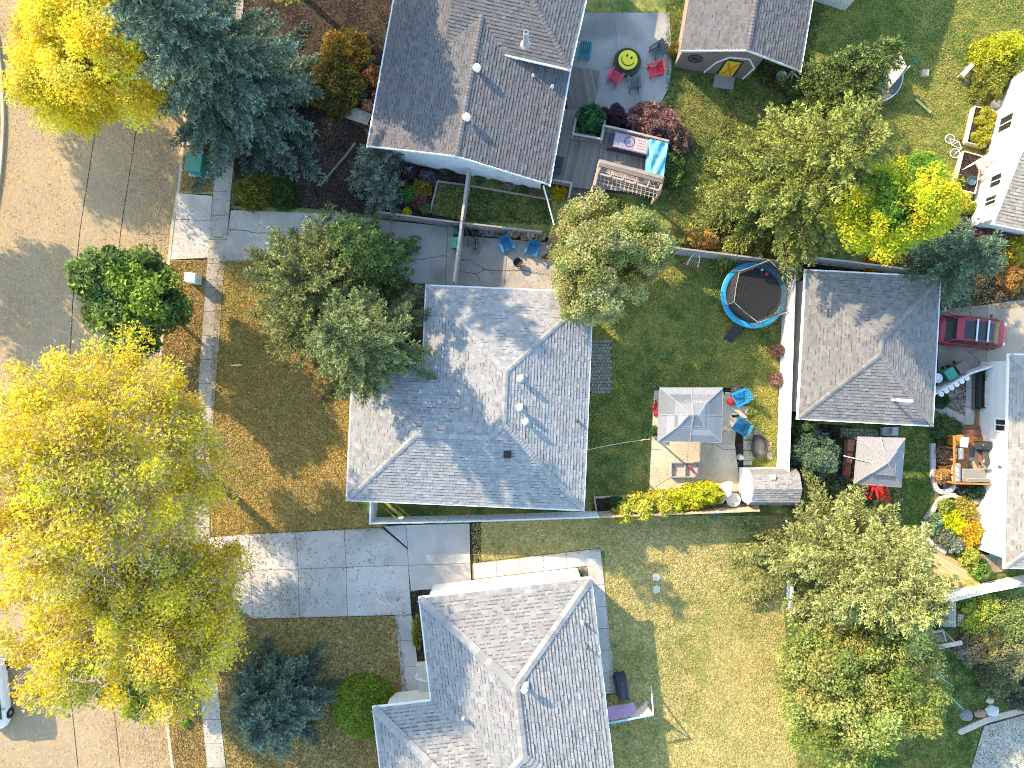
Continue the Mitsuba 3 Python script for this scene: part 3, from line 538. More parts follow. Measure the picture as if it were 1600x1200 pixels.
od = numbered(sh + '__wheel_ornament'); rr = .42; c0 = fr(1.05, 1.55, .05)
put(od, tube_loop([c0 + np.array([*(uS * math.cos(t) * rr), math.sin(t) * rr]) for t in np.linspace(0, 2 * math.pi, 24)[:-1]], .025, 6), (.03, .03, .03))
for i in range(8): part(od, 'spoke', beam(c0, c0 + np.array([*(uS * math.cos(i * math.pi / 4) * rr), math.sin(i * math.pi / 4) * rr]), .03), (.03, .03, .03))
part(sh, 'doorstep', prism(Polygon([tuple(lcS(a, b)) for a, b in ((2.7, -.75), (3.95, -.75), (3.95, .05), (2.7, .05))]), 0, .14), (.25, .24, .24))
part(sh, 'post', beam(np.array([*lcS(WS - .2, .2), 0]), np.array([*lcS(WS - .2, .2), 2.25]), .12), (.35, .27, .18))
for a, b in (((1235, 128, 0), (1240, 112, 1.6)), ((1252, 126, 0), (1236, 112, 1.5))): part(sh, 'brace', beam(W3(*a), W3(*b), .08), (.6, .5, .36))

# small gambrel shed by the fence
s2 = thing('shed', 'small white shed with a dark barn roof between the patio and the white fence', 'shed')
c = W(1192, 755); cs = lambda a, b, z: np.array([c[0] + a, c[1] + b, z])
part(s2, 'wall', prism(sbox(c[0] - 1.5, c[1] - 1.0, c[0] + 1.35, c[1] + 1.0), 0, 1.55), (.78, .78, .78))
prof = [(-1.08, 1.5), (-.82, 2.05), (0, 2.4), (.82, 2.05), (1.08, 1.5)]
part(s2, 'gable', (np.array([cs(a, b, z) for a in (-1.5, -1.42) for b, z in prof]), np.array([[0, 2, 1], [0, 3, 2], [0, 4, 3], [5, 6, 7], [5, 7, 8], [5, 8, 9], [0, 1, 6], [0, 6, 5], [3, 4, 9], [3, 9, 8], [1, 2, 7], [1, 7, 6], [2, 3, 8], [2, 8, 7]])), (.8, .8, .8))
rk2 = numbered(s2 + '__roof'); put(rk2, (np.array([cs(a, b, z - .02) for a in (-1.43, 1.45) for b, z in prof]), np.array([[0, 1, 6], [0, 6, 5], [1, 2, 7], [1, 7, 6], [2, 3, 8], [2, 8, 7], [3, 4, 9], [3, 9, 8]])), (.05, .05, .05))
mb = MB()
for i in range(4):
    q = [cs(-1.43, *prof[i]), cs(1.45, *prof[i]), cs(1.45, *prof[i + 1]), cs(-1.43, *prof[i + 1])]; q = q if q[0][2] < q[2][2] else [q[2], q[3], q[0], q[1]]
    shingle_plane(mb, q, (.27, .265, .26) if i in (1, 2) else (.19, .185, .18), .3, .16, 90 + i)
k = rk2 + '__shingles'; lab(k, kind='stuff'); put(k, mb.get())
part(rk2, 'skylight', move(box(-.17, .17, -.14, .14, 0, .06, .02), *W(1209, 746, 2.4), 2.24), (.75, .74, .66), 'satin')
wl = numbered('wheel'); lab(wl, 'round black wheel rim leaning on the lower side of the small white shed', 'wheel'); a = W3(1180, 775, 1.5); put(wl, tube_loop([a + [math.cos(t) * .3, math.sin(t) * .2, -.25 * math.sin(t)] for t in np.linspace(0, 2 * math.pi, 28)[:-1]], .035, 8), (.35, .35, .35), 'metal', True)

# ------------------------------------------------------------------ fences
def fence(name, label, pts, h, col, sec=2.4, rail=.09, thick=.05, board=.15, post=.11, at_top=True, category='fence', mat='matte', gap=.004, jit=.05):
    "pts: photo pixels of its top line; posts, a panel of boards per section, top and bottom rails"
    t = thing(name, label, category); a = [W(x, y, h if at_top else 0) for x, y in pts]
    for p, q in zip(a[:-1], a[1:]):
        L = np.linalg.norm(q - p); n = max(1, round(L / sec)); d = unit(q - p); s = np.array([-d[1], d[0]])
        for i in range(n + 1):
            c = p + d * L * i / n; part(t, 'post', bevel_prism(Polygon([tuple(c + x * d * post / 2 + y * s * post / 2) for x, y in ((-1, -1), (1, -1), (1, 1), (-1, 1))]), 0, h + .06, .02), np.asarray(col) * RNG.uniform(.93, 1.03), mat)
        for i in range(n):
            p0, p1 = p + d * (L * i / n + post / 2), p + d * (L * (i + 1) / n - post / 2); l = np.linalg.norm(p1 - p0); nb = max(1, int(l / board)); mb = MB()
            for j in range(nb):
                b0, b1 = p0 + d * (l * j / nb + gap / 2), p0 + d * (l * (j + 1) / nb - gap / 2); o = s * (.006 if j % 2 else -.006)
                mb.add(prism(Polygon([tuple(b0 + o + s * thick / 2), tuple(b1 + o + s * thick / 2), tuple(b1 + o - s * thick / 2), tuple(b0 + o - s * thick / 2)]), .06, h - .03 + RNG.normal(0, jit * .1)), np.clip(np.asarray(col) * (1 + RNG.normal(0, jit)), 0, 1))
            part(t, 'panel', mb.get(), None, mat)
            z3 = lambda q, z: np.array([q[0], q[1], z])
            part(t, 'rail', beam(z3(p0, h), z3(p1, h), rail, .05), np.asarray(col) * RNG.uniform(.95, 1.08), mat); part(t, 'rail', beam(z3(p0, .12), z3(p1, .12), rail, .07), col, mat)
    return t
VIN = (.62, .625, .64); GREYW = (.30, .285, .26)
fence('vinyl_fence', 'long white fence along the lower side of the middle house', [(579, 786), (578, 818), (757, 814), (935, 808)], 1.8, VIN, jit=.012)
fence('vinyl_fence', 'tall white fence running between the trampoline lawn and the garage', [(1243, 413), (1238, 560), (1232, 748)], 1.85, VIN, jit=.012)
fence('board_fence', 'brown board fence under the yellow creeper below the patio', [(937, 808), (1060, 803), (1186, 798)], 1.7, (.42, .31, .22), gap=.012)
fence('board_fence', 'low grey wooden fence between the upper driveway and the dark side lawn', [(592, 331), (680, 343), (721, 348), (784, 355), (846, 362)], 1.3, GREYW)
fence('gate_fence', 'thin grey gate fence crossing from the white gable wall to the middle house', [(733, 257), (721, 345), (709, 440)], 1.7, (.40, .37, .34), rail=.14, sec=1.9)
fence('board_fence', 'grey board fence behind the trampoline below the olive spruce', [(1040, 385), (1062, 388), (1150, 399), (1243, 411)], 1.7, (.27, .255, .24))
fence('board_fence', 'pale weathered fence behind the garage roof under the orange leaves', [(1246, 399), (1330, 409), (1422, 421)], 1.6, (.5, .49, .48))
fence('board_fence', 'orange brown board fence standing between the two spruces above the trampoline', [(1245, 407), (1262, 300), (1282, 175)], 1.8, (.50, .27, .07), rail=.07)
fence('vinyl_fence', 'white fence between the right garden and the swing bench yard', [(1474, 943), (1540, 926), (1660, 903)], 1.5, VIN, jit=.012)
fence('picket_fence', 'grey picket fence with scalloped gate behind the bins of the right yard', [(1458, 618), (1516, 584), (1552, 572)], 1.2, (.62, .63, .64), sec=1.3, board=.22, gap=.03)
fence('vinyl_fence', 'white fence pieces glimpsed under the large pale spruce', [(1236, 905), (1244, 960)], 1.2, VIN, jit=.012)
for i, (x, y) in enumerate([(1470, 614), (1478, 609), (1486, 604), (1494, 599), (1502, 594), (1510, 589)]):
    a = W3(x, y + 2, 1.15); solo('flower_pot', lathe([(1e-3, 1.0), (.1, 1.0), (.15, 1.24), (.13, 1.24), (.02, 1.2)], 12, a[0], a[1]), (.74, .74, .74), f'white round pot on the grey picket fence, {ORD[i]} from the garage', 'pot', 'white pots hung on the picket fence')
cable = lambda name, label, pts, r, col: solo(name, tube(np.array(pts), r, 6), col, label, name.split('_')[-1])
cable('downspout_pipe', 'thin white pipe from the lower right corner of the gabled roof to the pale tree', [W3(849, 290, 2.8), W3(858, 322, 2.3), W3(866, 352, 1.9)], .045, (.78, .78, .78))
cable('garden_hose', 'thin pale cord crossing the shaded lawn from the middle house to the gazebo patio', [W3(918, 703, .9), W3(950, 696, .55), W3(985, 690, .4), W3(1016, 686, .6)], .018, (.6, .62, .5))
# low garden edging and border stones
def edging(label, pts, w, h, col, name='stone_edging', piece=.45):
    t = thing(name, label, 'edging'); ln = shapely.LineString(WP(pts)); n = max(1, int(ln.length / piece))
    for i in range(n):
        g = shapely.ops.substring(ln, i * ln.length / n + .008, (i + 1) * ln.length / n - .008); part(t, 'block', prism(g.buffer(w / 2, cap_style='flat'), 0, h * RNG.uniform(.92, 1.08)), np.asarray(col) * RNG.uniform(.85, 1.1))
import shapely.ops
def smooth_px(p, n=4):
    a = np.array(p, float)
    for _ in range(n):
        q = np.empty((2 * len(a) - 2, 2)); q[0::2] = a[:-1] * .75 + a[1:] * .25; q[1::2] = a[:-1] * .25 + a[1:] * .75; a = np.vstack([a[:1], q, a[-1:]])
    return [tuple(x) for x in a]
edging('grey stone edging curving round the bed left of the orange deck', smooth_px([(1455, 692), (1455, 750), (1462, 768), (1478, 768), (1490, 758)], 3), .28, .25, (.42, .41, .42))
edging('grey stone edging round the flower garden beside the right house', smooth_px([(1498, 778), (1480, 770), (1462, 785), (1443, 812), (1441, 835), (1452, 848), (1475, 862)], 3), .28, .25, (.47, .44, .42))
edging('timber edging round the dark side lawn of the gabled house', [(672, 334), (684, 284), (735, 291), (862, 313)], .1, .15, (.34, .3, .26), 'timber_edging', 1.2)
edging('dark timber edging in the mulch bed left of the gabled house', [(500, 292), (540, 245), (556, 224)], .12, .15, (.2, .17, .15), 'timber_edging', 1.2)
edging('pale timber across the flower garden by the right house', [(1463, 820), (1480, 800), (1496, 778)], .15, .2, (.56, .46, .36), 'timber_edging', 1.2)

# ------------------------------------------------------------------ garden furniture and other things
def face(dx, dy): return math.atan2(-dy, dx)
def adirondack(px, py, d, col, label, group=None, name='adirondack_chair', sc=1.0):
    t = thing(name, label, 'chair', group); x, y = W(px, py, .35); r = face(*d); col = np.asarray(col)
    m = lambda ms: move(ms, x, y, 0, r, sc); p = lambda n, ms, k=1.0: part(t, n, m(ms), col * k, 'satin')
    for i in range(5): p('seat_slat', beam([.32 - i * .115, -.27, .37 - i * .028], [.32 - i * .115, .27, .37 - i * .028], .1, .025), RNG.uniform(.92, 1.06))
    for i in range(5):
        b = (i - 2) * .115; p('back_slat', beam([-.2, b, .25], [-.47, b * 1.25, .98 - .05 * abs(i - 2)], .1, .022), RNG.uniform(.92, 1.06))
    p('back_rail', beam([-.42, -.26, .72], [-.42, .26, .72], .04, .07), .9)
    for s in (-1, 1):
        p('arm', cat([beam([.42, s * .35, .56], [-.42, s * .33, .54], .14, .025)]), 1.05); p('leg', beam([.32, s * .31, 0], [.32, s * .31, .55], .09, .035), .9); p('leg', beam([.34, s * .28, .32], [-.55, s * .28, 0], .035, .1), .85)
BLUE, TEAL, RED, DGRN = (.015, .14, .30), (.02, .15, .20), (.55, .02, .04), (.06, .085, .09)
adirondack(791, 382, (.4, 1), BLUE, 'blue garden chair on the driveway yard nearest the gravel strip'); adirondack(832, 389, (-.4, 1), BLUE, 'blue garden chair on the driveway yard beside the leaf pile')
adirondack(913, 83, (-.15, 1), TEAL, 'teal garden chair at the house corner of the blue grey patio'); adirondack(1027, 79, (-.8, .6), DGRN, 'dark green chair at the far top edge of the blue grey patio')
adirondack(1023, 110, (-1, .3), RED, 'bright red chair right of the yellow smiling fire table'); adirondack(961, 121, (.6, -.9), (.5, .02, .07), 'crimson chair lower left of the yellow smiling fire table'); adirondack(991, 130, (-.1, -1), (.08, .1, .105), 'dark grey chair just below the yellow smiling fire table')
adirondack(1156, 621, (-1, .45), (.02, .22, .42), 'blue chair with a red cushion beside it at the upper right of the gazebo', sc=1.15); adirondack(1157, 666, (-1, -.6), (.02, .17, .30), 'blue chair right of the gazebo above the dark stone basin', sc=1.1)
adirondack(1351, 765, (.3, -1), (.6, .02, .02), 'left red chair under the lower edge of the grey fabric gazebo'); adirondack(1376, 768, (-.3, -1), (.65, .03, .02), 'right red chair under the lower edge of the grey fabric gazebo')
a = W3(1143, 627, .2); solo('cushion', ball(a[0], a[1], .22, .27, .24, .16), (.4, .02, .03), 'red round cushion left of the blue chair by the gazebo', 'cushion', smooth=True)
# fire pit, fire table
t = thing('fire_pit', 'small round black fire pit on the driveway yard', 'fire pit'); x, y = W(809, 410, .4)
part(t, 'bowl', lathe([(1e-3, .22), (.2, .25), (.27, .42), (.25, .44), (.18, .3), (1e-3, .28)], 20, x, y), (.03, .03, .03), smooth=True); part(t, 'rim', torus(.27, .025, .43, x=x, y=y), (.06, .06, .06), 'metal', True)
for i in range(3): q = i * 2.1 + .6; part(t, 'leg', beam([x + .2 * math.cos(q), y + .2 * math.sin(q), .3], [x + .34 * math.cos(q), y + .34 * math.sin(q), 0], .03), (.03, .03, .03))
t = thing('fire_table', 'round fire table with a yellow smiling face lid in a ring of green planting', 'table'); x, y = W(981, 94, .5)
part(t, 'planter_ring', lathe([(.62, 0), (.84, 0), (.86, .3), (.78, .32), (.62, .3)], 36, x, y), (.05, .06, .04)); part(t, 'base', cyl(x, y, .6, 0, .48, 30), (.12, .11, .1))
part(t, 'lid', lathe([(1e-3, .48), (.58, .48), (.6, .53), (.55, .57), (1e-3, .59)], 40, x, y), (.72, .60, .02), 'satin')
ang = math.radians(-25); cc, ss = math.cos(ang), math.sin(ang); rot2 = lambda a, b: (x + a * cc - b * ss, y + a * ss + b * cc)
for s in (-1, 1): part(t, 'eye', prism(Polygon([rot2(s * .15 + .055 * math.cos(q), .2 + .085 * math.sin(q)) for q in np.linspace(0, 6.28, 16)[:-1]]), .58, .602), (.02, .02, .015))
part(t, 'smile', prism(shapely.LineString([rot2(.4 * math.cos(q), .03 + .4 * math.sin(q)) for q in np.linspace(math.pi * 1.04, math.pi * 1.96, 22)]).buffer(.024), .56, .597), (.02, .02, .015))
# bins and boxes
def wheelie_bin(px, py, d, col, label, h=1.05, lid=None, w=.56, name='wheeled_bin'):
    t = thing(name, label, 'bin'); x, y = W(px, py, h); r = face(*d); col = np.asarray(col); m = lambda q: move(q, x, y, 0, r)
    b = np.array([[-.22, -.2, .06], [.2, -.2, .06], [.2, .2, .06], [-.22, .2, .06]]); tp = np.array([[-.3, -w / 2, h - .1], [.3, -w / 2, h - .1], [.3, w / 2, h - .1], [-.3, w / 2, h - .1]])
    part(t, 'body', m((np.vstack([b, tp]), BOXF)), col * .8, 'satin'); part(t, 'lid', m(box(-.33, .34, -w / 2 - .03, w / 2 + .03, h - .1, h, .03)), col if lid is None else lid, 'satin'); part(t, 'panel', m(box(-.18, .2, -w / 4, w / 4, h - .002, h + .02, .01)), col * .9, 'satin')
    part(t, 'handle', m(beam([-.36, -w / 2 + .08, h - .08], [-.36, w / 2 - .08, h - .08], .035)), col * .5)
    for s in (-1, 1): part(t, 'wheel', m((np.array([[v[0] - .27, v[2] + s * .24, v[1] + .1] for v in cyl(0, 0, .1, -.03, .03, 12)[0]]), cyl(0, 0, .1, -.03, .03, 12)[1][:, ::-1])), (.02, .02, .02))
wheelie_bin(710, 379, (0, 1), (.06, .27, .17), 'green wheeled bin beside the gate fence on the upper driveway', w=.5); solo('recycling_box', cat([move(bevel_prism(sbox(-.16, -.25, .16, .25), 0, .6, .05), *W(712, 361, .5))]), (.05, .1, .16), 'small blue box behind the green bin on the upper driveway', 'box', bsdf='satin')
wheelie_bin(1487, 584, (.5, .8), (.05, .27, .2), 'green wheeled bin between brown bin and white lid behind the picket fence'); wheelie_bin(1505, 574, (.5, .8), (.19, .125, .11), 'brown wheeled bin behind the right picket fence')
t = thing('rubbish_bin', 'round bin with a white lid at the garage corner behind the picket fence', 'bin'); x, y = W(1466, 591, .8); part(t, 'body', cyl(x, y, .25, 0, .72, 20, .28), (.3, .3, .3)); part(t, 'lid', lathe([(.3, .72), (.31, .78), (.2, .84), (1e-3, .86)], 20, x, y), (.68, .68, .68), smooth=True)
solo('compost_bin', cat([cyl(*W(1474, 586, .6), .26, 0, .65, 14, .2)]), (.03, .1, .07), 'dark green tub between the white lidded bin and the green bin', 'bin')
# utility boxes
t = thing('transformer_box', 'green metal transformer box on the leafy verge under the blue spruce', 'utility box'); x, y = W(304, 253, .9); r = math.radians(-8); m = lambda q: move(q, x, y, 0, r)
part(t, 'cabinet', m((np.array([[-.55, -.55, 0], [.62, -.55, 0], [.62, .5, 0], [-.55, .5, 0], [-.55, -.55, .82], [.42, -.55, .95], [.42, .5, .95], [-.55, .5, .82]]), BOXF)), (.035, .17, .13), 'satin'); part(t, 'lid', m((np.array([[-.6, -.6, .83], [.46, -.6, .965], [.46, .55, .965], [-.6, .55, .83], [-.6, -.6, .87], [.46, -.6, 1.0], [.46, .55, 1.0], [-.6, .55, .87]]), BOXF)), (.05, .23, .17), 'satin'); part(t, 'pad', m(box(-.7, .7, -.7, .65, -.02, .08, .02)), (.4, .39, .36))
t2 = solo('service_box', move(cat([bevel_prism(sbox(-.2, -.22, .22, .2), 0, .6, .03), box(-.22, .24, -.24, .22, .55, .58)]), *W(309, 269, .5), 0, r), (.05, .2, .2), 'small teal service box against the lower side of the green transformer', 'utility box', bsdf='satin')
t = thing('cable_pedestal', 'pale green utility pedestal beside the pavement casting a long shadow', 'utility box'); x, y = W(297, 434, .95); part(t, 'cabinet', move(bevel_prism(sbox(-.32, -.28, .32, .28), 0, .9, .04), x, y, 0, -.12), (.42, .52, .47), 'satin'); part(t, 'lid', move(bevel_prism(sbox(-.36, -.32, .36, .32), .88, 1.0, .05), x, y, 0, -.12), (.5, .62, .55), 'satin')
solo('valve_cover', move(box(-.12, .12, -.2, .2, 0, .06, .02), *W(296, 222), 0, -.1), (.55, .6, .58), 'small pale cover plate on the verge above the green transformer', 'cover')
t = thing('manhole_cover', 'round concrete manhole ring in the brown verge near the bottom left', 'manhole'); x, y = W(296, 1100); part(t, 'ring', lathe([(.25, .0), (.42, .0), (.42, .03), (.25, .03)], 28, x, y), (.16, .13, .11)); part(t, 'lid', cyl(x, y, .24, 0, .025, 24), (.12, .1, .09))

# bicycles and a scooter
def bicycle(px, py, d, col, label, sc=1.0, lying=True, lean=.25, tyre=(.03, .03, .03), name='bicycle', h=.3):
    t = thing(name, label, 'bicycle'); x, y = W(px, py, 0 if lying else h); r = face(*d); R = .32
    tilt = math.pi / 2 - .06 if lying else lean
    def m(q):
        v, f = arr(q); v = v * sc; c, s = math.cos(tilt), math.sin(tilt); v = np.c_[v[:, 0], v[:, 1] * c + v[:, 2] * s, -v[:, 1] * s + v[:, 2] * c]; v[:, 2] -= v[:, 2].min() if 0 else 0
        return move((v, f), x, y, .12 if lying else 0, r)
    ring = lambda cx, rad, w: tube_loop([[cx + rad * math.cos(q), 0, R + rad * math.sin(q)] for q in np.linspace(0, 2 * math.pi, 25)[:-1]], w, 6)
    for cx in (-.5, .5):
        w = numbered(t + '__wheel'); put(w, m(ring(cx, R - .02, .025)), tyre); part(w, 'rim', m(ring(cx, R - .055, .012)), (.5, .5, .5), 'metal')
        part(w, 'spokes', m(cat([beam([cx, 0, R], [cx + .26 * math.cos(q), 0, R + .26 * math.sin(q)], .006) for q in np.linspace(0, 2 * math.pi, 13)[:-1]])), (.5, .5, .5))
    A, B, C, D = [-.5, 0, R], [-.15, 0, .78], [.36, 0, .8], [-.08, 0, .3]
    part(t, 'frame', m(cat([tube([p, q], .022, 6) for p, q in ((A, B), (B, C), (C, D), (D, A), (D, B), ([.5, 0, R], C))])), col, 'paint')
    part(t, 'handlebar', m(cat([tube([[.33, -.27, .98], [.38, 0, .98], [.33, .27, .98]], .018, 6), tube([C, [.38, 0, .98]], .02, 6)])), (.1, .1, .1)); part(t, 'saddle', m(cat([tube([B, [-.17, 0, .9]], .015, 6), ball(-.18, 0, .92, .14, .07, .035, 1)])), (.04, .03, .03))
bicycle(1479, 232, (.35, 1), (.75, .75, .78), 'white bicycle lying on the dry lawn beside the yellow tree', .95, tyre=(.55, .55, .55)); bicycle(1521, 128, (-.3, 1), (.35, .25, .6), 'purple child bicycle with white wheels beside the bush at the top right', .62, tyre=(.65, .62, .7))
bicycle(1508, 119, (-.6, 1), (.1, .1, .1), 'dark bicycle under the pale bench near the top right bush', .7)
bicycle(738, 372, (.15, 1), (.05, .06, .06), 'black bicycle standing by the fence behind the gate', .9, False, tyre=(.02, .02, .02)); bicycle(728, 370, (.1, 1), (.03, .30, .08), 'green child bicycle beside the gate fence', .75, False); bicycle(748, 372, (-.2, 1), (.1, .02, .03), 'dark bicycle half hidden right of the black one by the fence', .8, False, -.2)
t = thing('toy_scooter', 'red scooter standing at the left side of the metal gazebo', 'scooter'); x, y = W(1024, 638, .2)
part(t, 'deck', move(box(-.35, .35, -.09, .09, .08, .13, .02), x, y, 0, 1.4), (.55, .03, .04)); part(t, 'stem', beam([x + .06, y + .35, .1], [x - .08, y + .42, .85], .05), (.6, .03, .04)); part(t, 'handlebar', beam([x - .25, y + .4, .85], [x + .12, y + .46, .85], .04), (.6, .04, .05)); part(t, 'basket', ball(x + .05, y - .28, .28, .16, .16, .16), (.6, .02, .06))
for yy in (-.38, .42):
    v, f = cyl(0, 0, .09, -.025, .025, 12); part(t, 'wheel', (np.c_[v[:, 2] + x + (.05 if yy > 0 else -.05), v[:, 0] + y + yy, v[:, 1] + .09], f), (.02, .02, .02))
# plants in pots by the patio, left of the gazebo
# metal roofed gazebo
def gazebo(label, corners, h, rise, cols, apex_len, name, bsdf, tier=.55, leg=.09, seams=True):
    t = thing(name, label, 'gazebo'); c = [W(x, y, h) for x, y in corners]; ctr = sum(c) / 4; ex = unit(c[1] - c[0]); ez = lambda p, z: np.array([p[0], p[1], z])
    def tierf(k, z0, z1, kt, lift, nm):
        lo = [ctr + (p - ctr) * k for p in c]; hi = [ctr + (p - ctr) * kt for p in c]
        if kt == 0: hi = [ctr - ex * apex_len / 2, ctr + ex * apex_len / 2, ctr + ex * apex_len / 2, ctr - ex * apex_len / 2]
        for i in range(4):
            j = (i + 1) % 4; q = [ez(lo[i], z0), ez(lo[j], z0), ez(hi[j], z1), ez(hi[i], z1)]; n = 2 if seams else 1
            for s in range(n):
                l = lambda a, b, w: a + (b - a) * w
                for w0, w1 in ((0, .36), (.36, .7), (.7, 1.0)) if seams and nm == 'roof_panel' else ((0, 1),):
                    e0, e1 = [l(q[0], q[3], w) for w in (w0, w1)], [l(q[1], q[2], w) for w in (w0, w1)]
                    qa = np.array([l(e0[0], e1[0], s / n), l(e0[0], e1[0], (s + 1) / n), l(e0[1], e1[1], (s + 1) / n), l(e0[1], e1[1], s / n)]) + [0, 0, .008 * (w0 > 0) + .008 * (w0 > .5)]; v = np.vstack([qa, qa - [0, 0, .02]])
                    part(t, nm, (v, BOXF[:, [0, 1, 2, 3]][:, ::-1]), np.asarray(cols[i]) * (RNG.uniform(.62, 1.1) if seams else RNG.uniform(.95, 1.05)), bsdf)
            part(t, 'hip_rail', beam(q[0] + [0, 0, .02], q[3] + [0, 0, .02], .06, .04), np.asarray(cols[0]) * 1.15, bsdf); part(t, 'eave_rail', beam(q[0] - [0, 0, .03], q[1] - [0, 0, .03], .06, .06), np.asarray(cols[0]) * 1.1, bsdf)
            if seams: part(t, 'seam_rail', beam((q[0] + q[1]) / 2 + [0, 0, .02], (q[3] + q[2]) / 2 + [0, 0, .02], .05, .035), np.asarray(cols[0]) * 1.2, bsdf)
    tierf(1, h, h + rise * (1 - tier * .8), tier * .8, 0, 'roof_panel'); tierf(tier, h + rise * .62, h + rise * 1.1, 0, 0, 'top_panel')
    for p in c:
        q = ctr + (p - ctr) * .92; part(t, 'leg', beam(ez(q, 0), ez(q, h), leg), (.1, .1, .1)); part(t, 'foot', beam(ez(q, 0), ez(q, .03), .25), (.1, .1, .1))
    for i in range(4): a, b = ctr + (c[i] - ctr) * .92, ctr + (c[(i + 1) % 4] - ctr) * .92; part(t, 'frame_beam', beam(ez(a, h - .1), ez(b, h - .1), .06, .1), (.12, .12, .12))
    return t, ctr
G1 = (.40, .43, .45)
gazebo('gazebo with a shiny grey metal double roof on the tan patio', [(1031, 606), (1129, 606), (1127, 691), (1028, 689)], 2.2, .62, [(.27, .275, .285), (.25, .255, .265), (.27, .275, .28), (.31, .31, .31)], .6, 'metal_gazebo', 'sheen', tier=.42)
tg, cg = gazebo('gazebo with a grey fabric pyramid canopy over red chairs', [(1341, 683), (1414, 685), (1408, 761), (1335, 755)], 2.2, .75, [(.245, .24, .25)] * 4, .02, 'fabric_gazebo', 'matte', tier=.5, seams=False)
for a, b in (((1376, 683), (1381, 708)), ((1318, 712), (1368, 724))): part(tg, 'pole_sleeve', beam(W3(*a, 2.3 if a[0] > 1330 else 2.0), W3(*b, 2.72), .05), (.58, .55, .5))
for i, (x, y, w, h_) in enumerate([(1330, 696, 10, 18), (1328, 716, 9, 16), (1325, 736, 10, 14)]):
    solo('seat_cushion', move(bevel_prism(sbox(-w / 50, -h_ / 50, w / 50, h_ / 50), .3, .5, .06), *W(x, y, .5), 0, -.1), (.55, .2, .16) if i < 2 else (.5, .12, .1), ['salmon cushion at the upper left side of the fabric gazebo', 'salmon cushion at the middle of the left side of the fabric gazebo', 'red cushion at the lower left side of the fabric gazebo'][i], 'cushion')
t = thing('bench', 'dark bench under the salmon cushions left of the fabric gazebo', 'bench'); a, b = W3(1326, 688, .3), W3(1322, 746, .3); part(t, 'seat', beam(a, b, .5, .05), (.25, .14, .1))
for p in (a, b): part(t, 'leg', beam(p - [0, 0, .3], p, .4, .06), (.12, .09, .08))
t = thing('garden_cart', 'small grey plastic cart between garage and fabric gazebo', 'cart'); x, y = W(1391, 674, .4); part(t, 'body', cat([box(x - .48, x + .48, y - .25, y + .25, .15, .22), box(x - .48, x + .48, y - .25, y - .21, .15, .45), box(x - .48, x + .48, y + .21, y + .25, .15, .45), box(x - .48, x - .44, y - .25, y + .25, .15, .45), box(x + .1, x + .48, y - .25, y + .25, .15, .44)]), (.42, .42, .43), 'satin')
for sx in (-.3, .3):
    for sy in (-.27, .27): v, f = cyl(0, 0, .12, -.02, .02, 12); part(t, 'wheel', (np.c_[v[:, 0] + x + sx, v[:, 2] + y + sy, v[:, 1] + .12], f), (.02, .02, .02))
bed_under(numbered('brick_path'), P([(1312, 668), (1372, 674), (1371, 686), (1312, 684)]))
for i in range(14):
    for j in range(3): slab('brick_path', [(1313 + i * 4.2, 669 + j * 4.8 + i * .15), (1317 + i * 4.2, 669 + j * 4.8 + i * .15), (1317 + i * 4.2, 673.5 + j * 4.8 + i * .15), (1313 + i * 4.2, 673.5 + j * 4.8 + i * .15)], .04, .28 + .1 * RNG.random(), .5, 'brick', .01)
# trampoline
t = thing('trampoline', 'round trampoline with a blue rim and black net in the fenced corner lawn', 'trampoline'); x, y = W(1178, 461, .85); R = 2.0
part(t, 'mat', lathe([(1e-3, .82), (R - .28, .84), (R - .28, .83), (1e-3, .81)], 48, x, y), (.035, .035, .037)); pm = MB(); v, f = lathe([(R - .3, .86), (R - .25, .9), (R + .0, .9), (R + .04, .84)], 60, x, y); part(t, 'rim_pad', (v, f), (.03, .30, .50), 'satin', True)
part(t, 'frame', torus(R, .03, .8, 60, 8, x, y), (.3, .3, .3), 'metal'); top = []
for i in range(6):
    q = i * math.pi / 3 + .35; o = np.array([math.cos(q), math.sin(q)]); b = np.array([x, y]) + o * R
    part(t, 'leg', tube([[*b, .8], [*(b + o * .05), .03], [*(b + o * .05 + .3 * np.array([-o[1], o[0]])), .03]], .03, 6), (.3, .3, .3), 'metal'); part(t, 'net_pole', tube([[*(b + o * .06), .1], [*(b + o * .1), 1.6], [*(b - o * .12), 2.55]], .028, 6), (.12, .12, .13), 'satin'); top.append(np.array([*(b - o * .14), 2.5]))
part(t, 'net_cord', cat([tube([top[i], (top[i] + top[(i + 1) % 6]) / 2 - [0, 0, .12], top[(i + 1) % 6]], .018, 5) for i in range(6)]), (.35, .33, .31))
net = []
for i in range(6):
    a0, a1 = top[i], top[(i + 1) % 6]; b0, b1 = [np.array([x, y, .85]) + [math.cos(q) * (R - .25), math.sin(q) * (R - .25), 0] for q in (i * math.pi / 3 + .35, (i + 1) * math.pi / 3 + .35)]
    for s in np.linspace(0, 1, 17): net.append(beam(a0 + (a1 - a0) * s - [0, 0, .45 * s * (1 - s)], b0 + (b1 - b0) * s, .018))
    for s in np.linspace(.04, .96, 14): net.append(beam(a0 + (b0 - a0) * s, a1 + (b1 - a1) * s, .018))
part(t, 'net', cat(net), (.05, .05, .05)); part(t, 'ladder', beam([x - 1.0, y - 2.0, .8], [x - 1.35, y - 2.75, .02], .6, .05), (.035, .04, .05))
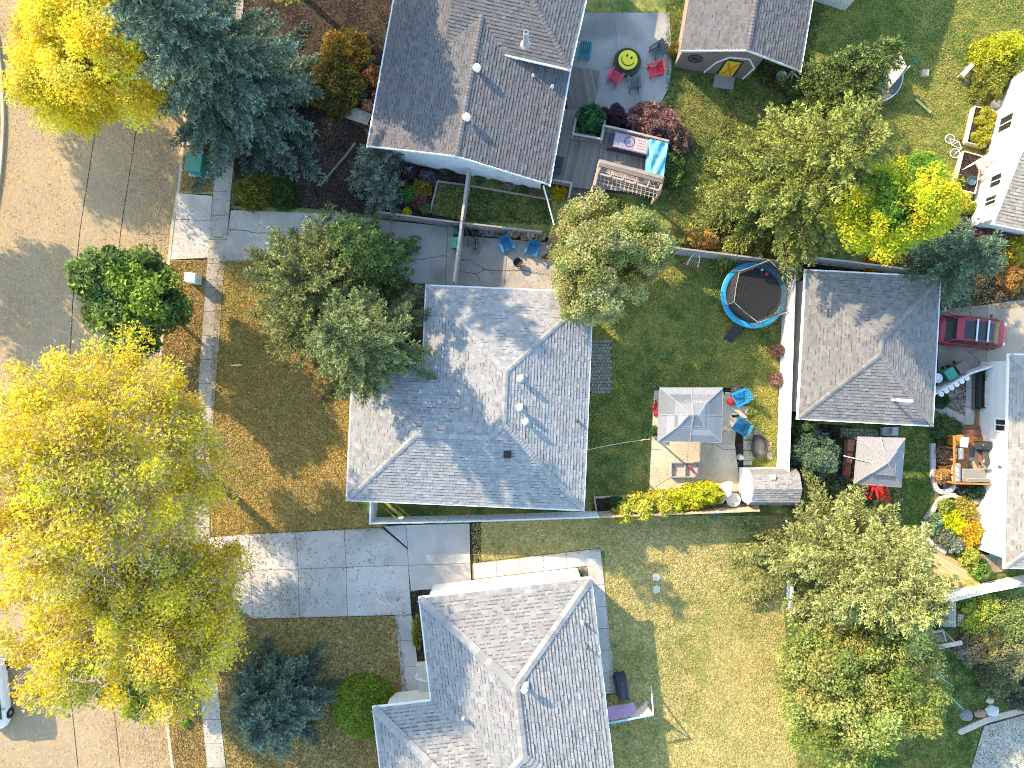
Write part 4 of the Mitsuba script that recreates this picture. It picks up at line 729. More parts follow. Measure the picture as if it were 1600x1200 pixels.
for i, (px, py, r_, c_, l_) in enumerate([(1175, 419, .09, (.6, .55, .6), 'small pale ball'), (1191, 421, .1, (.65, .65, .6), 'white ball'), (1198, 428, .13, (.4, .02, .1), 'crimson ball'), (1171, 420, .11, (.12, .03, .15), 'dark purple ball')]):
    a = W3(px, py, .95); solo('ball', ball(a[0], a[1], .84 + r_, r_), c_, l_ + ' lying on the upper part of the blue rimmed trampoline', 'ball', bsdf='satin', smooth=True)
# sandbox, stone basin, soccer goal
t = thing('sandbox_table', 'grey framed two-part sand table standing on the tan patio', 'table'); x0, y0 = W(1048, 722, .3); x1, y1 = W(1093, 746, .3)
for nm, q in (('side', box(x0, x1, y0 - .07, y0, 0, .35, .01)), ('side', box(x0, x1, y1, y1 + .07, 0, .35, .01)), ('side', box(x0, x0 + .07, y1 + .07, y0 - .07, 0, .35, .01)), ('side', box(x1 - .07, x1, y1 + .07, y0 - .07, 0, .35, .01)), ('divider', box((x0 + x1) / 2 - .03, (x0 + x1) / 2 + .03, y1 + .07, y0 - .07, 0, .34, .01))): part(t, nm, q, (.27, .27, .28))
part(t, 'sand', box(x0 + .07, x1 - .07, y1 + .07, y0 - .07, .04, .12), (.48, .36, .3)); part(t, 'toy', beam([x0 + 1.1, y0 - .15, .2], [x0 + 1.4, y0 - .6, .2], .12), (.5, .12, .15)); part(t, 'stick', beam([x0 + .15, y0 - .2, .2], [x0 + .4, y0 - .55, .15], .03), (.15, .12, .1))
t = thing('stone_basin', 'dark oval stone-rimmed basin beside the white shed', 'basin'); x, y = W(1187, 698, .2); v, f = lathe([(.5, 0), (.52, .28), (.4, .3), (.36, .12), (1e-3, .1)], 28); part(t, 'rim', (v * [.95, 1.5, 1] + [x, y, 0], f), (.06, .055, .055)); v, f = lathe([(.37, .15), (.2, .2), (1e-3, .23)], 20); part(t, 'soil', (v * [.95, 1.5, 1] + [x, y, 0], f), (.22, .18, .15))
t = thing('garden_ornament', 'small silvery dome ornament left of the stone basin', 'ornament'); x, y = W(1158, 715, .3); part(t, 'base', cyl(x, y, .2, 0, .2, 16), (.3, .3, .3)); part(t, 'dome', ball(x, y, .22, .2, .2, .2), (.6, .62, .64), 'metal', True)
t = thing('toy_goal', 'small white netted goal with red base bar beside the pale tree', 'goal'); a, b = W3(1062, 412, .1), W3(1090, 418, .1)
part(t, 'base_bar', tube([a, b], .035, 6), (.5, .08, .08)); arc = [a + (b - a) * (1 - .5 * (1 - math.cos(q)) * .6) + np.array([.15 * math.sin(q), .75 * math.sin(q), .7 * math.sin(q)]) for q in np.linspace(0, math.pi, 10)]
part(t, 'frame', tube(arc, .03, 6), (.75, .75, .76)); part(t, 'net', cat([beam(arc[i], a + (b - a) * (1 - i / 9), .012) for i in range(1, 9)] + [beam(arc[i], arc[9 - i], .012) for i in range(1, 4)]), (.7, .7, .7))
# raised planters
def planter(label, corners, h, col, soil=.85, name='raised_bed', category='raised bed'):
    t = thing(name, label, category); c = [W(x, y, h) for x, y in corners]; z = lambda p, q: np.array([p[0], p[1], q]); p = Polygon([tuple(a) for a in c])
    for i in range(4):
        for j in range(2): part(t, 'board', beam(z(c[i], h * (.25 + .5 * j)), z(c[(i + 1) % 4], h * (.25 + .5 * j)), .07, h * .49), np.asarray(col) * RNG.uniform(.88, 1.08))
    part(t, 'soil', sheet(p.buffer(-.03), h * soil), None, 'mulch'); return t
planter('long low wooden planter at the left end of the yellow creeper', [(929, 778), (995, 776), (1035, 790), (933, 801)], .45, (.42, .34, .28))
planter('upper raised bed full of yellow green vegetables by the white house', [(1524, 166), (1553, 172), (1540, 229), (1511, 222)], .45, (.56, .46, .38)); planter('lower raised bed under the white stair railing by the white house', [(1506, 236), (1536, 244), (1524, 302), (1492, 294)], .45, (.56, .47, .4))
planter('black double planter box along the wall of the right house', [(1533, 580), (1554, 580), (1553, 637), (1532, 637)], .6, (.04, .05, .05), .8)
planter('low planted border strip left of the black planter box', [(1523, 584), (1532, 584), (1531, 640), (1522, 640)], .25, (.14, .12, .1))
# stair railing and landing at the white house
t = thing('stair_railing', 'white railing of the steps beside the white house', 'railing')
def rail(t, a, b, h, n, col, w=.04):
    part(t, 'handrail', beam(a + [0, 0, h], b + [0, 0, h], w * 1.3, w), col); part(t, 'bottom_rail', beam(a + [0, 0, .12], b + [0, 0, .12], w, w), col)
    for s in np.linspace(0, 1, n): part(t, 'baluster', beam(a + (b - a) * s + [0, 0, .12], a + (b - a) * s + [0, 0, h], w * .8), np.asarray(col) * RNG.uniform(.95, 1.03))
rail(t, W3(1498, 268), W3(1528, 250, .9), .95, 8, (.76, .75, .75)); rail(t, W3(1522, 284), W3(1545, 268, .9), .95, 7, (.76, .75, .75)); rail(t, W3(1533, 249, .9), W3(1545, 252, .9), .95, 5, (.76, .75, .75))
st = thing('stairs', 'wooden steps inside the white railing by the white house', 'stairs')
for i in range(5): part(st, 'step', move(box(-.16, .16, -.45, .45, 0, .18 * (i + 1), .01), *W(1512 + i * 6.5, 272 - i * 3.4), 0, .5), (.5, .45, .4))
part(st, 'landing', move(box(-.5, .45, -.5, .5, 0, 1.0, .01), *W(1544, 257), 0, .2), (.5, .45, .4))
t = thing('stair_railing', 'white slatted railing of the deck at the top right edge', 'railing'); rail(t, W3(1583, 148, .5), W3(1604, 84, .9), 1.0, 14, (.78, .78, .78), .045)
rail(t, W3(1600, 150, .5), W3(1618, 100, .9), 1.0, 12, (.78, .78, .78), .045)
a = W3(1519, 282, .5); solo('flower_pot', lathe([(1e-3, .05), (.2, .05), (.3, .5), (.26, .5), (.2, .4), (1e-3, .4)], 18, a[0], a[1]), (.06, .12, .17), 'dark blue pot standing in the lower raised bed', 'pot', bsdf='satin'); a = W3(1552, 216, .4); solo('flower_pot', lathe([(1e-3, 0), (.13, 0), (.2, .4), (.16, .4), (1e-3, .33)], 16, a[0], a[1]), (.5, .12, .08), 'red pot by the wall of the white house', 'pot')
a = W3(1563, 157, .8); t = thing('water_barrel', 'pale round barrel beside the wall corner of the white house', 'barrel'); part(t, 'body', lathe([(.3, 0), (.37, .4), (.33, .8), (.3, .82), (.28, .72), (1e-3, .72)], 20, a[0], a[1]), (.45, .42, .38), smooth=True); part(t, 'lid', cyl(a[0], a[1], .17, .72, .78, 16), (.55, .45, .38))
a = W3(1577, 150, .9); solo('metal_tub', lathe([(.25, 0), (.38, .7), (.42, .72), (.34, .68), (1e-3, .5)], 20, a[0], a[1]), (.4, .42, .44), 'grey metal tub next to the pale barrel at the white house', 'tub', bsdf='metal', smooth=True)
t = thing('paving_pad', 'square concrete pad above the upper raised bed', 'pad'); part(t, 'slab', prism(P([(1528, 145), (1556, 154), (1550, 172), (1524, 164)]), 0, .08), None, 'concrete', uv=(.62, .35)); t = thing('paving_pad', 'narrow concrete pad below the lower raised bed', 'pad'); part(t, 'slab', prism(P([(1488, 293), (1520, 302), (1516, 308), (1487, 299)]), 0, .1), None, 'concrete', uv=(.65, .2))
solo('toy_block', move(bevel_prism(sbox(-.2, -.2, .2, .2), 0, .3, .03), *W(1447, 113, .3), 0, -.1), (.45, .38, .3), 'small beige box standing alone on the shaded lawn at the top right', 'box')
t = thing('bench', 'pale narrow wooden bench beside the purple child bicycle', 'bench'); a, b = W3(1503, 118, .45), W3(1520, 100, .45); part(t, 'seat', beam(a, b, .28, .05), (.66, .6, .56)); [part(t, 'leg', beam(p - [0, 0, .45], p, .24, .05), (.5, .45, .42)) for p in (a + (b - a) * .1, a + (b - a) * .9)]
t = thing('trellis', 'small pale wooden trellis frame near the yellow tree at the top right', 'trellis'); [part(t, 'slat', beam(W3(*p), W3(*q), .07, .05), (.5, .44, .38)) for p, q in (((1532, 84, .3), (1546, 74, .9)), ((1534, 86, .1), (1544, 94, .3)), ((1546, 76, .8), (1542, 94, .2)), ((1538, 80, .5), (1543, 92, .2)))]
solo('plank', beam(W3(1431, 155, .08), W3(1454, 176, .08), .14, .05), (.5, .5, .2), 'yellowish plank lying on the lawn by the shadow edge at the top right', 'plank')
solo('disc_toy', cyl(*W(1431, 94), .2, 0, .04, 20), (.03, .16, .10), 'dark green disc on the lawn by the old trampoline', 'toy')
# old trampoline half hidden under the tree
t = thing('trampoline', 'old grey trampoline with slack beige net half hidden under the upper trees', 'trampoline'); x, y = W(1370, 118, .7); part(t, 'mat', cyl(x, y, 1.55, .68, .72, 32), (.10, .10, .11)); part(t, 'frame', torus(1.6, .035, .7, 40, 8, x, y), (.5, .5, .5), 'metal')
for i in range(6): q = i * math.pi / 3; part(t, 'leg', beam([x + 1.6 * math.cos(q), y + 1.6 * math.sin(q), 0], [x + 1.6 * math.cos(q), y + 1.6 * math.sin(q), .7], .05), (.5, .5, .5))
part(t, 'net_pole', tube([W3(1376, 150, .1), W3(1422, 103, 1.9)], .04, 6), (.6, .6, .58)); part(t, 'net_pole', tube([W3(1366, 153, .1), W3(1394, 141, .9)], .035, 6), (.6, .6, .58))
gx, gy = np.meshgrid(np.linspace(0, 1, 9), np.linspace(0, 1, 9)); A, B, C, D = W3(1402, 72, 2.0), W3(1417, 104, 1.9), W3(1388, 140, .9), W3(1386, 85, 1.2); q = (A * (1 - gx[..., None]) + B * gx[..., None]) * (1 - gy[..., None]) + (D * (1 - gx[..., None]) + C * gx[..., None]) * gy[..., None]; q[..., 2] -= .5 * np.sin(gx * math.pi) * np.sin(gy * math.pi); q = q.reshape(-1, 3); f = np.array([[i * 9 + j, i * 9 + j + 1, i * 9 + j + 10, i * 9 + j + 9] for i in range(8) for j in range(8)])
v2, f2 = arr((q, f)); part(t, 'net_cloth', (np.vstack([v2, v2 - [0, 0, .03]]), np.vstack([f2, f2[:, ::-1] + len(v2)])), (.46, .43, .40), smooth=True)
t = thing('beach_ball', 'yellow and blue ball under the eave of the brown shed', 'ball'); a = W3(1221, 118, .3)
for i in range(6):
    m_ = trimesh.creation.icosphere(subdivisions=3); vv = np.array(m_.vertices); fc = np.array(m_.faces); az = np.arctan2(vv[fc].mean(1)[:, 1], vv[fc].mean(1)[:, 0]); s = ((az + math.pi) / (math.pi / 3)).astype(int) % 6 == i; part(t, 'panel', (vv * .3 + a, fc[s]), (.55, .5, .03) if i % 2 else (.03, .22, .5), 'satin')

# ------------------------------------------------------------------ decks
def deck(name, label, corners, z, col, bw=.145, along=0, skirt=True):
    "planks parallel to the edge corners[along] -> corners[along + 1]"
    t = thing(name, label, 'deck'); c = [W(x, y, z) for x, y in corners]; poly = Polygon([tuple(p) for p in c]); d = unit(c[(along + 1) % len(c)] - c[along]); s = np.array([-d[1], d[0]]); o = c[along]
    pr = np.array([[(p - o) @ d, (p - o) @ s] for p in c]); lo, hi = pr[:, 1].min(), pr[:, 1].max(); n = int((hi - lo) / bw)
    for i in range(n):
        a0, a1 = lo + (hi - lo) * i / n + .004, lo + (hi - lo) * (i + 1) / n - .004
        g = Polygon([tuple(o + d * x + s * y) for x, y in ((pr[:, 0].min(), a0), (pr[:, 0].max(), a0), (pr[:, 0].max(), a1), (pr[:, 0].min(), a1))]).intersection(poly)
        if g.area > .01: part(t, 'plank', prism(g, z - .04, z + RNG.normal(0, .0015)), np.asarray(col) * RNG.uniform(.78, 1.2) * (1 + RNG.normal(0, .02, 3)))
    if skirt: part(t, 'base', prism(poly.buffer(-.03), 0, z - .045), np.asarray(col) * .4)
    return t, c
DK = (.17, .145, .13)
deck('deck', 'dark plank deck running along the right side of the gabled house', [(886, 104), (937, 110), (935, 130), (924, 172), (888, 172), (884, 150)], .3, DK, along=4)
deck('deck', 'weathered grey deck between planter box and steps right of the gabled house', [(878, 170), (936, 222), (926, 293), (896, 290), (850, 282)][0:1] + [(902, 172), (939, 222), (926, 296), (893, 292), (852, 284)], .75, (.21, .185, .165), along=5)
deck('deck', 'lower deck holding the covered tub and blue tarpaulin', [(939, 196), (1046, 222), (1030, 304), (926, 294)], .7, (.22, .195, .18), along=3)
t = thing('deck_stairs', 'three grey wooden steps leading down from the weathered deck', 'stairs')
for i in range(3): part(t, 'step', prism(P([(894 - i, 291 + i * 6.5), (923, 297 + i * 6.5), (921, 304 + i * 6.5), (892 - i, 298 + i * 6.5)]), 0, .55 - i * .18), np.array((.15, .135, .12)) * RNG.uniform(.9, 1.15))
def deck_rail(label, pts, z0, h, col, n_per_m=7):
    t = thing('deck_railing', label, 'railing')
    for (a, b) in zip(pts[:-1], pts[1:]):
        p, q = W3(*a, z0 + h), W3(*b, z0 + h); L = np.linalg.norm(q - p); part(t, 'handrail', beam(p, q, .12, .04, .05), np.asarray(col) * RNG.uniform(.95, 1.05)); part(t, 'bottom_rail', beam(p - [0, 0, h - .1], q - [0, 0, h - .1], .05), np.asarray(col) * .8)
        for s in np.linspace(0, 1, int(L * n_per_m) + 1): x = p + (q - p) * s; part(t, 'baluster', beam(x - [0, 0, h - .1], x, .04), np.asarray(col) * RNG.uniform(.7, .9))
        for x in (p, q): part(t, 'post', beam([x[0], x[1], 0], [x[0], x[1], z0 + h + .04], .1), np.asarray(col) * .95)
RC = (.32, .30, .28)
deck_rail('grey railing round the green plant box on the deck', [(911, 174), (903, 172), (895, 209), (940, 217), (945, 190)], .75, .75, RC)
deck_rail('grey railing along the upper side of the covered tub', [(943, 196), (975, 203), (1044, 220)], .7, .9, RC); deck_rail('short grey railing round the yellow shrub at the deck steps', [(854, 279), (893, 286), (889, 308)], .6, .8, RC)
t = thing('plant_box', 'green leafy plant box set in the deck railing', 'planter'); part(t, 'box', prism(P([(904, 178), (943, 188), (937, 212), (898, 204)]), .6, .9), (.06, .05, .045))
# covered tub, tarpaulin, pergola, barbecue
t = thing('hot_tub', 'covered tub with a pale purple cover printed with a wheel', 'hot tub'); c = [W(x, y, 1.45) for x, y in ((962, 206), (1017, 218), (1012, 242), (957, 229))]; ctr = sum(c) / 4
part(t, 'tub', prism(Polygon([tuple(ctr + (p - ctr) * .98) for p in c]), .7, 1.38), (.05, .045, .055)); part(t, 'cover', bevel_prism(Polygon([tuple(p) for p in c][::-1]), 1.36, 1.47, .05), (.27, .22, .29), 'satin')
part(t, 'side_flap', prism(Polygon([tuple(c[0]), tuple(c[3]), tuple(c[3] + [-.3, -.0]), tuple(c[0] + [-.3, 0])]), .72, 1.2), (.06, .05, .075)); e = unit(c[1] - c[0]); f_ = unit(c[3] - c[0]); o = c[0] + e * .95 + f_ * .42
em = lambda name, ln, w, col: part(t, name, prism(ln.buffer(w), 1.466, 1.474), col)
em('wheel_emblem', shapely.LineString([tuple(o + .3 * (math.cos(q) * e + math.sin(q) * f_)) for q in np.linspace(0, 6.283, 28)]), .028, (.06, .06, .1)); em('wheel_emblem', shapely.MultiLineString([[tuple(o - .3 * (math.cos(q) * e + math.sin(q) * f_)), tuple(o + .3 * (math.cos(q) * e + math.sin(q) * f_))] for q in (0.3, 1.35, 2.4)]), .016, (.16, .2, .3))
part(t, 'print_panel', prism(Polygon([tuple(c[0] + e * a + f_ * b) for a, b in ((1.28, .06), (2.02, .06), (2.02, .86), (1.28, .86))]), 1.465, 1.4725), (.46, .34, .33))
for i in range(4): em('print_stroke', shapely.LineString([tuple(c[0] + e * (1.4 + .07 * (i % 2)) + f_ * (.2 + .16 * i)), tuple(c[0] + e * (1.75 + .05 * i) + f_ * (.22 + .17 * i)), tuple(c[0] + e * 1.9 + f_ * (.16 + .17 * i))]), .018, (.12, .08, .08))
g = np.meshgrid(np.linspace(0, 1, 22), np.linspace(0, 1, 34)); A, B, C, D = W3(1012, 217, 1.6), W3(1043, 224, 1.55), W3(1036, 283, 1.35), W3(1009, 276, 1.3); q = (A * (1 - g[0][..., None]) + B * g[0][..., None]) * (1 - g[1][..., None]) + (D * (1 - g[0][..., None]) + C * g[0][..., None]) * g[1][..., None]
q[..., 2] += .13 * meshkit.fbm(q * [3, 3, 0], 3, 5) - .35 * np.clip(.22 - g[0], 0, 1) * 4 + .05 * np.sin(g[1] * 9 + g[0] * 12); q = q.reshape(-1, 3); f = np.array([[i * 22 + j, (i + 1) * 22 + j, (i + 1) * 22 + j + 1, i * 22 + j + 1] for i in range(33) for j in range(21)]); v2, f2 = arr((q, f))
t = thing('tarpaulin', 'light blue crumpled tarpaulin draped over the right end of the lower deck', 'tarpaulin'); part(t, 'sheet', (np.vstack([v2, v2 - [0, 0, .02]]), np.vstack([f2[:, ::-1], f2 + len(v2)])), (.12, .42, .55), 'satin', True); part(t, 'frame', prism(P([(1014, 222), (1040, 228), (1034, 278), (1011, 271)]), .68, 1.1), (.05, .14, .2))
t = thing('pergola', 'grey wooden pergola with beams over the lower end of the deck', 'pergola'); PC = (.27, .235, .21)
for a, b, w, k in (((938, 252), (1036, 278), .2, 1.0), ((936, 257), (1034, 284), .2, .6), ((934, 271), (1030, 298), .1, 1.25)): part(t, 'beam', beam(W3(*a, 2.5), W3(*b, 2.5), w, .14), np.array(PC) * k)
for i in range(6): s = i / 5; p, q = np.array([938, 262]) + s * np.array([96, 26]), np.array([934, 272]) + s * np.array([96, 26]); part(t, 'rafter', beam(W3(*p, 2.58), W3(*q, 2.58), .08, .1), np.array(PC) * RNG.uniform(.9, 1.2))
for a, b in (((938, 251), (928, 290)), ((1036, 277), (1030, 302))): part(t, 'side_beam', beam(W3(*a, 2.4), W3(*b, 2.4), .16, .14), (.40, .30, .24)); [part(t, 'post', beam(W3(*p, 0) if 0 else np.array([*W(*p, 2.4), 0]), np.array([*W(*p, 2.4), 2.4]), .13), (.42, .3, .24)) for p in (a, b)]
part(t, 'lattice', cat([beam(W3(934 + i * 6.4, 262 + i * 1.75, .95), W3(930 + i * 6.4, 287 + i * 1.75, .95), .02) for i in range(15)] + [beam(W3(933, 266 + j * 6, .96), W3(1028, 292 + j * 6, .96), .02) for j in range(4)]), (.5, .45, .42))
t = thing('picnic_counter', 'brick patterned counter top under the grey pergola', 'table'); part(t, 'top', prism(P([(935, 264), (1010, 285), (1005, 302), (930, 282)]), .7, .9), (.28, .22, .19)); [part(t, 'tile', prism(P([(936 + i * 9.2 + j * -1.2, 265 + i * 2.55 + j * 5.6), (944 + i * 9.2 - j * 1.2, 267.3 + i * 2.55 + j * 5.6), (943 + i * 9.2 - j * 1.2, 272 + i * 2.55 + j * 5.6), (935 + i * 9.2 - j * 1.2, 269.6 + i * 2.55 + j * 5.6)]), .9, .93), np.array((.32, .24, .21)) * RNG.uniform(.7, 1.3)) for i in range(8) for j in range(3)]
t = thing('barbecue', 'dark covered barbecue on the deck beside the gabled roof edge', 'barbecue'); part(t, 'cover', bevel_prism(P([(860, 255), (879, 259), (874, 279), (856, 275)]).convex_hull, .75, 1.75, .12), (.035, .037, .045)); part(t, 'lid_ridge', beam(W3(862, 265, 1.8), W3(875, 268, 1.8), .35, .1), (.05, .052, .06))
# driveway yard odds and ends: firewood, leaf pile
t = thing('firewood_pile', 'stack of split firewood along the fence between the blue chairs and the pale tree', 'firewood'); a0, a1 = W(796, 364), W(878, 380); d = unit(a1 - a0); s = np.array([-d[1], d[0]]); L = np.linalg.norm(a1 - a0)
for i in range(46):
    u_, zz = RNG.uniform(0, L), RNG.uniform(.08, .75); c = a0 + d * u_ + s * RNG.uniform(-.1, .1); r_ = RNG.uniform(.07, .13); tw = RNG.normal(0, .18); q = s * math.cos(tw) + d * math.sin(tw)
    part(t, 'log', tube([[*(c - q * .22), zz], [*(c + q * .22), zz + RNG.normal(0, .03)]], r_, 6), np.array((.34, .25, .17)) * RNG.uniform(.6, 1.35))
# right house: orange wooden deck
OR = (.42, .19, .045)
deck('deck', 'orange brown wooden deck with furniture against the right house', [(1488, 683), (1579, 683), (1577, 757), (1489, 756)], .45, (.36, .17, .07), along=0)
t = thing('deck_stairs', 'reddish wooden steps at the upper side of the orange deck', 'stairs'); [part(t, 'step', prism(P([(1493 - i, 665 + i * 6), (1545, 666 + i * 6), (1545, 672 + i * 6), (1492 - i, 671 + i * 6)]), 0, .15 + .1 * i), np.array((.22, .10, .07)) * RNG.uniform(.85, 1.15)) for i in range(3)]
t = thing('deck_railing', 'low orange wooden railing along the left side of the orange deck', 'railing'); p, q, r_ = W3(1491, 682, 1.25), W3(1491, 755, 1.25), W3(1560, 757, 1.25)
part(t, 'handrail', beam(p, q, .13, .05), OR); part(t, 'handrail', beam(q, r_, .11, .05), np.array(OR) * .9)
for x in np.linspace(0, 1, 5): part(t, 'post', beam([*(p + (q - p) * x)[:2], 0], p + (q - p) * x, .09), OR)
for a, b in (((1488, 683), (1478, 690)), ((1487, 727), (1466, 731)), ((1486, 752), (1464, 752))): part(t, 'bracket', beam(W3(*a, .5), W3(*b, .2), .1), OR)
solo('landing_platform', prism(P([(1463, 727), (1487, 727), (1487, 753), (1468, 754), (1466, 740)]), 0, .3), (.45, .22, .06), 'orange plank platform stepping off the left side of the deck', 'platform')
t = thing('deck_box', 'square orange box at the upper left corner of the deck', 'box'); part(t, 'body', move(bevel_prism(sbox(-.35, -.32, .35, .32), .45, .95, .02), *W(1497, 688, .9), 0, 0), OR); t = thing('planter', 'small white planter at the upper left of the orange deck', 'planter'); part(t, 'tub', move(bevel_prism(sbox(-.24, -.32, .24, .32), .45, 1.0, .04), *W(1506, 691, .9), 0, -.1), (.62, .62, .63), 'satin')
def sofa(name, label, x0, y0, x1, y1, back, col, cat_='sofa'):
    t = thing(name, label, cat_); a, b = W(x0, y1, .85), W(x1, y0, .85); z = .45; col = np.asarray(col)
    part(t, 'seat', bevel_prism(sbox(a[0], a[1], b[0], b[1]), z + .12, z + .42, .04), col); k = .2
    q = {'b': (a[0], a[1], b[0], a[1] + k), 't': (a[0], b[1] - k, b[0], b[1]), 'l': (a[0], a[1], a[0] + k, b[1]), 'r': (b[0] - k, a[1], b[0], b[1])}[back]
    part(t, 'backrest', bevel_prism(sbox(*q), z + .4, z + .8, .04), col * .85)
    for x, y in ((a[0] + .05, a[1] + .05), (b[0] - .05, a[1] + .05), (a[0] + .05, b[1] - .05), (b[0] - .05, b[1] - .05)): part(t, 'leg', beam([x, y, z], [x, y, z + .14], .05), (.03, .03, .03))
sofa('garden_sofa', 'wide grey sofa at the lower side of the orange deck', 1504, 733, 1541, 752, 'b', (.24, .24, .225)); sofa('armchair', 'grey metal armchair at the left side of the orange deck', 1494, 700, 1506, 717, 'l', (.30, .31, .32), 'armchair')
t = thing('outdoor_rug', 'dark grey rug on the orange deck', 'rug'); part(t, 'cloth', prism(P([(1508, 698), (1522, 698), (1520, 733), (1505, 733)]), .452, .465), (.11, .115, .125))
for x, y, l in ((1497, 732, 'upper'), (1497, 746, 'lower')): solo('seat_cushion', move(bevel_prism(sbox(-.19, -.28, .19, .28), .45, .8, .06), *W(x, y, .8), 0, 0), (.68, .6, .55), f'white cushion, {l} of the two at the left edge of the orange deck', 'cushion')
t = thing('bench', 'pale topped bench at the lower right of the orange deck', 'bench'); part(t, 'seat', move(bevel_prism(sbox(-.36, -.19, .36, .19), .75, .82, .02), *W(1550, 748, .8), 0, 0), (.68, .58, .5)); [part(t, 'leg', move(beam([a, b, .45], [a, b, .76], .07), *W(1550, 748, .8)), OR) for a in (-.3, .3) for b in (-.14, .14)]
t = thing('barbecue', 'black barbecue on the right side of the orange deck', 'barbecue'); x, y = W(1547, 697, 1.2); part(t, 'body', bevel_prism(sbox(x - .5, y - .26, x + .5, y + .26), .55, 1.1, .04), (.02, .025, .025), 'satin'); v, f = lathe([(1e-3, -.48), (.26, -.46), (.28, 0), (.26, .46), (1e-3, .48)], 16); part(t, 'lid', (np.c_[v[:, 2] + x, v[:, 1] + y, np.abs(v[:, 0]) + 1.1], f), (.025, .03, .03), 'satin', True); [part(t, 'side_shelf', box(x + s * .5 - .0, x + s * .5 + s * .3, y - .2, y + .2, 1.02, 1.06) if s > 0 else box(x - .8, x - .5, y - .2, y + .2, 1.02, 1.06), (.05, .05, .05)) for s in (-1, 1)]
[part(t, 'leg', beam([x + a, y + b, .45], [x + a, y + b, .6], .05), (.02, .02, .02)) for a in (-.45, .45) for b in (-.2, .2)]
t = thing('garden_table', 'dark glass-topped table below the black barbecue', 'table'); x, y = W(1546, 715, 1.1); part(t, 'top', bevel_prism(sbox(x - .28, y - .42, x + .28, y + .42), 1.05, 1.1, .02), (.05, .06, .055), 'satin'); [part(t, 'leg', beam([x + a, y + b, .45], [x + a, y + b, 1.06], .05), (.03, .03, .03)) for a in (-.23, .23) for b in (-.36, .36)]
t = thing('armchair', 'grey V-shaped lounge chair near the wall on the orange deck', 'armchair'); x, y = W(1548, 729, .9); part(t, 'seat', move(prism(Polygon([(-.5, .3), (0, -.02), (.5, .2), (.42, -.3), (-.05, -.32), (-.45, 0)]), .75, .9), x, y), (.22, .22, .215)); part(t, 'backrest', move(beam([-.45, -.1, 1.1], [.45, -.3, 1.1], .1, .4), x, y), (.2, .2, .195)); [part(t, 'leg', beam([x + a, y + b, .45], [x + a, y + b, .76], .05), (.03, .03, .03)) for a, b in ((-.4, .1), (.36, .1), (-.3, -.2), (.3, -.25))]
solo('folded_cloth', move(bevel_prism(sbox(-.13, -.3, .13, .3), .46, .5, .015), *W(1523, 729, .5), 0, .5), (.55, .35, .22), 'tan cloth lying on the boards between rug and lounge chair', 'cloth')
solo('door_mat', prism(P([(1533, 649), (1542, 649), (1542, 665), (1532, 665)]), .05, .09), (.12, .13, .13), 'grey mat before the side door of the right house', 'mat'); solo('boardwalk', prism(P([(1525, 640), (1545, 638), (1545, 648), (1532, 650), (1531, 667), (1524, 667)]), 0, .06), (.30, .15, .08), 'small brown wooden landing by the side door of the right house', 'landing')
# barrels, wheelbarrow, tyre, stones by the right house
for i, (x, y, cl, l) in enumerate(((1549, 829, (.30, .22, .17), 'brown woven barrel on its side, upper of two by the white wall'), (1549, 847, (.36, .29, .22), 'tan woven barrel on its side, lower of two by the white wall'))):
    a = W3(x, y, .3); t = thing('barrel', l, 'barrel'); v, f = lathe([(1e-3, -.42), (.24, -.42), (.3, 0), (.24, .42), (.2, .42), (1e-3, .38)], 20); part(t, 'body', (np.c_[v[:, 2] + a[0], v[:, 0] + a[1], v[:, 1] + .3], f), cl, smooth=30 and False); v, f = lathe([(.262, .2), (.285, .2), (.285, .26), (.262, .26)], 20); part(t, 'hoop', (np.c_[v[:, 2] + a[0], v[:, 0] + a[1], v[:, 1] + .3], f), np.array(cl) * .5)
t = thing('wheelbarrow', 'green wheelbarrow tipped beside the corner of the right house', 'wheelbarrow'); x, y = W(1558, 864, .5); part(t, 'tray', move((np.array([[-.5, -.3, .55], [.4, -.28, .5], [.4, .28, .5], [-.5, .3, .55], [-.3, -.18, .25], [.25, -.18, .25], [.25, .18, .25], [-.3, .18, .25]])[[4, 5, 6, 7, 0, 1, 2, 3]], BOXF), x, y, 0, -.2), (.03, .32, .22), 'satin'); part(t, 'handle', cat([beam([x + .2, y - .28, .4], [x + .75, y - .32, .6], .04), beam([x + .2, y + .16, .4], [x + .75, y + .1, .6], .04)]), (.4, .3, .2))
v, f = lathe([(.1, -.05), (.19, -.05), (.2, 0), (.19, .05), (.1, .05)], 16); part(t, 'wheel', (np.c_[v[:, 0] + x - .55, v[:, 2] + y + .1, v[:, 1] + .2], f), (.03, .03, .03), smooth=True)
a = W(1496, 765); t = thing('tyre', 'black tyre lying at the lower left of the orange deck', 'tyre'); part(t, 'tread', torus(.3, .13, .14, 30, 10, *a), (.02, .02, .022), smooth=True); part(t, 'rim', cyl(a[0], a[1], .17, .05, .1, 16), (.05, .05, .05))
def rock(px, py, r, col, label, sy=1.0, sz=.55, seed=0, name='rock'):
    m = trimesh.creation.icosphere(subdivisions=3); v = np.array(m.vertices); v = v * (.7 + .6 * meshkit.fbm(v * 1.7 + seed * 7.3, 3, seed))[:, None] * [r, r * sy, r * sz]; x, y = W(px, py); return solo(name, (v + [x, y, r * sz * .35], np.array(m.faces)), col, label, 'rock')
rock(1518, 781, .5, (.50, .37, .26), 'large tan boulder below the orange deck', .7, .5, 3); rock(1538, 793, .4, (.52, .45, .38), 'pale boulder by the white wall of the right house', 1.2, .5, 4)
rock(1525, 803, .62, (.58, .44, .26), 'straw coloured flat boulder above the orange bush', .8, .4, 5); rock(1550, 790, .28, (.5, .46, .42), 'small pale stone against the white wall', 1, .5, 6)
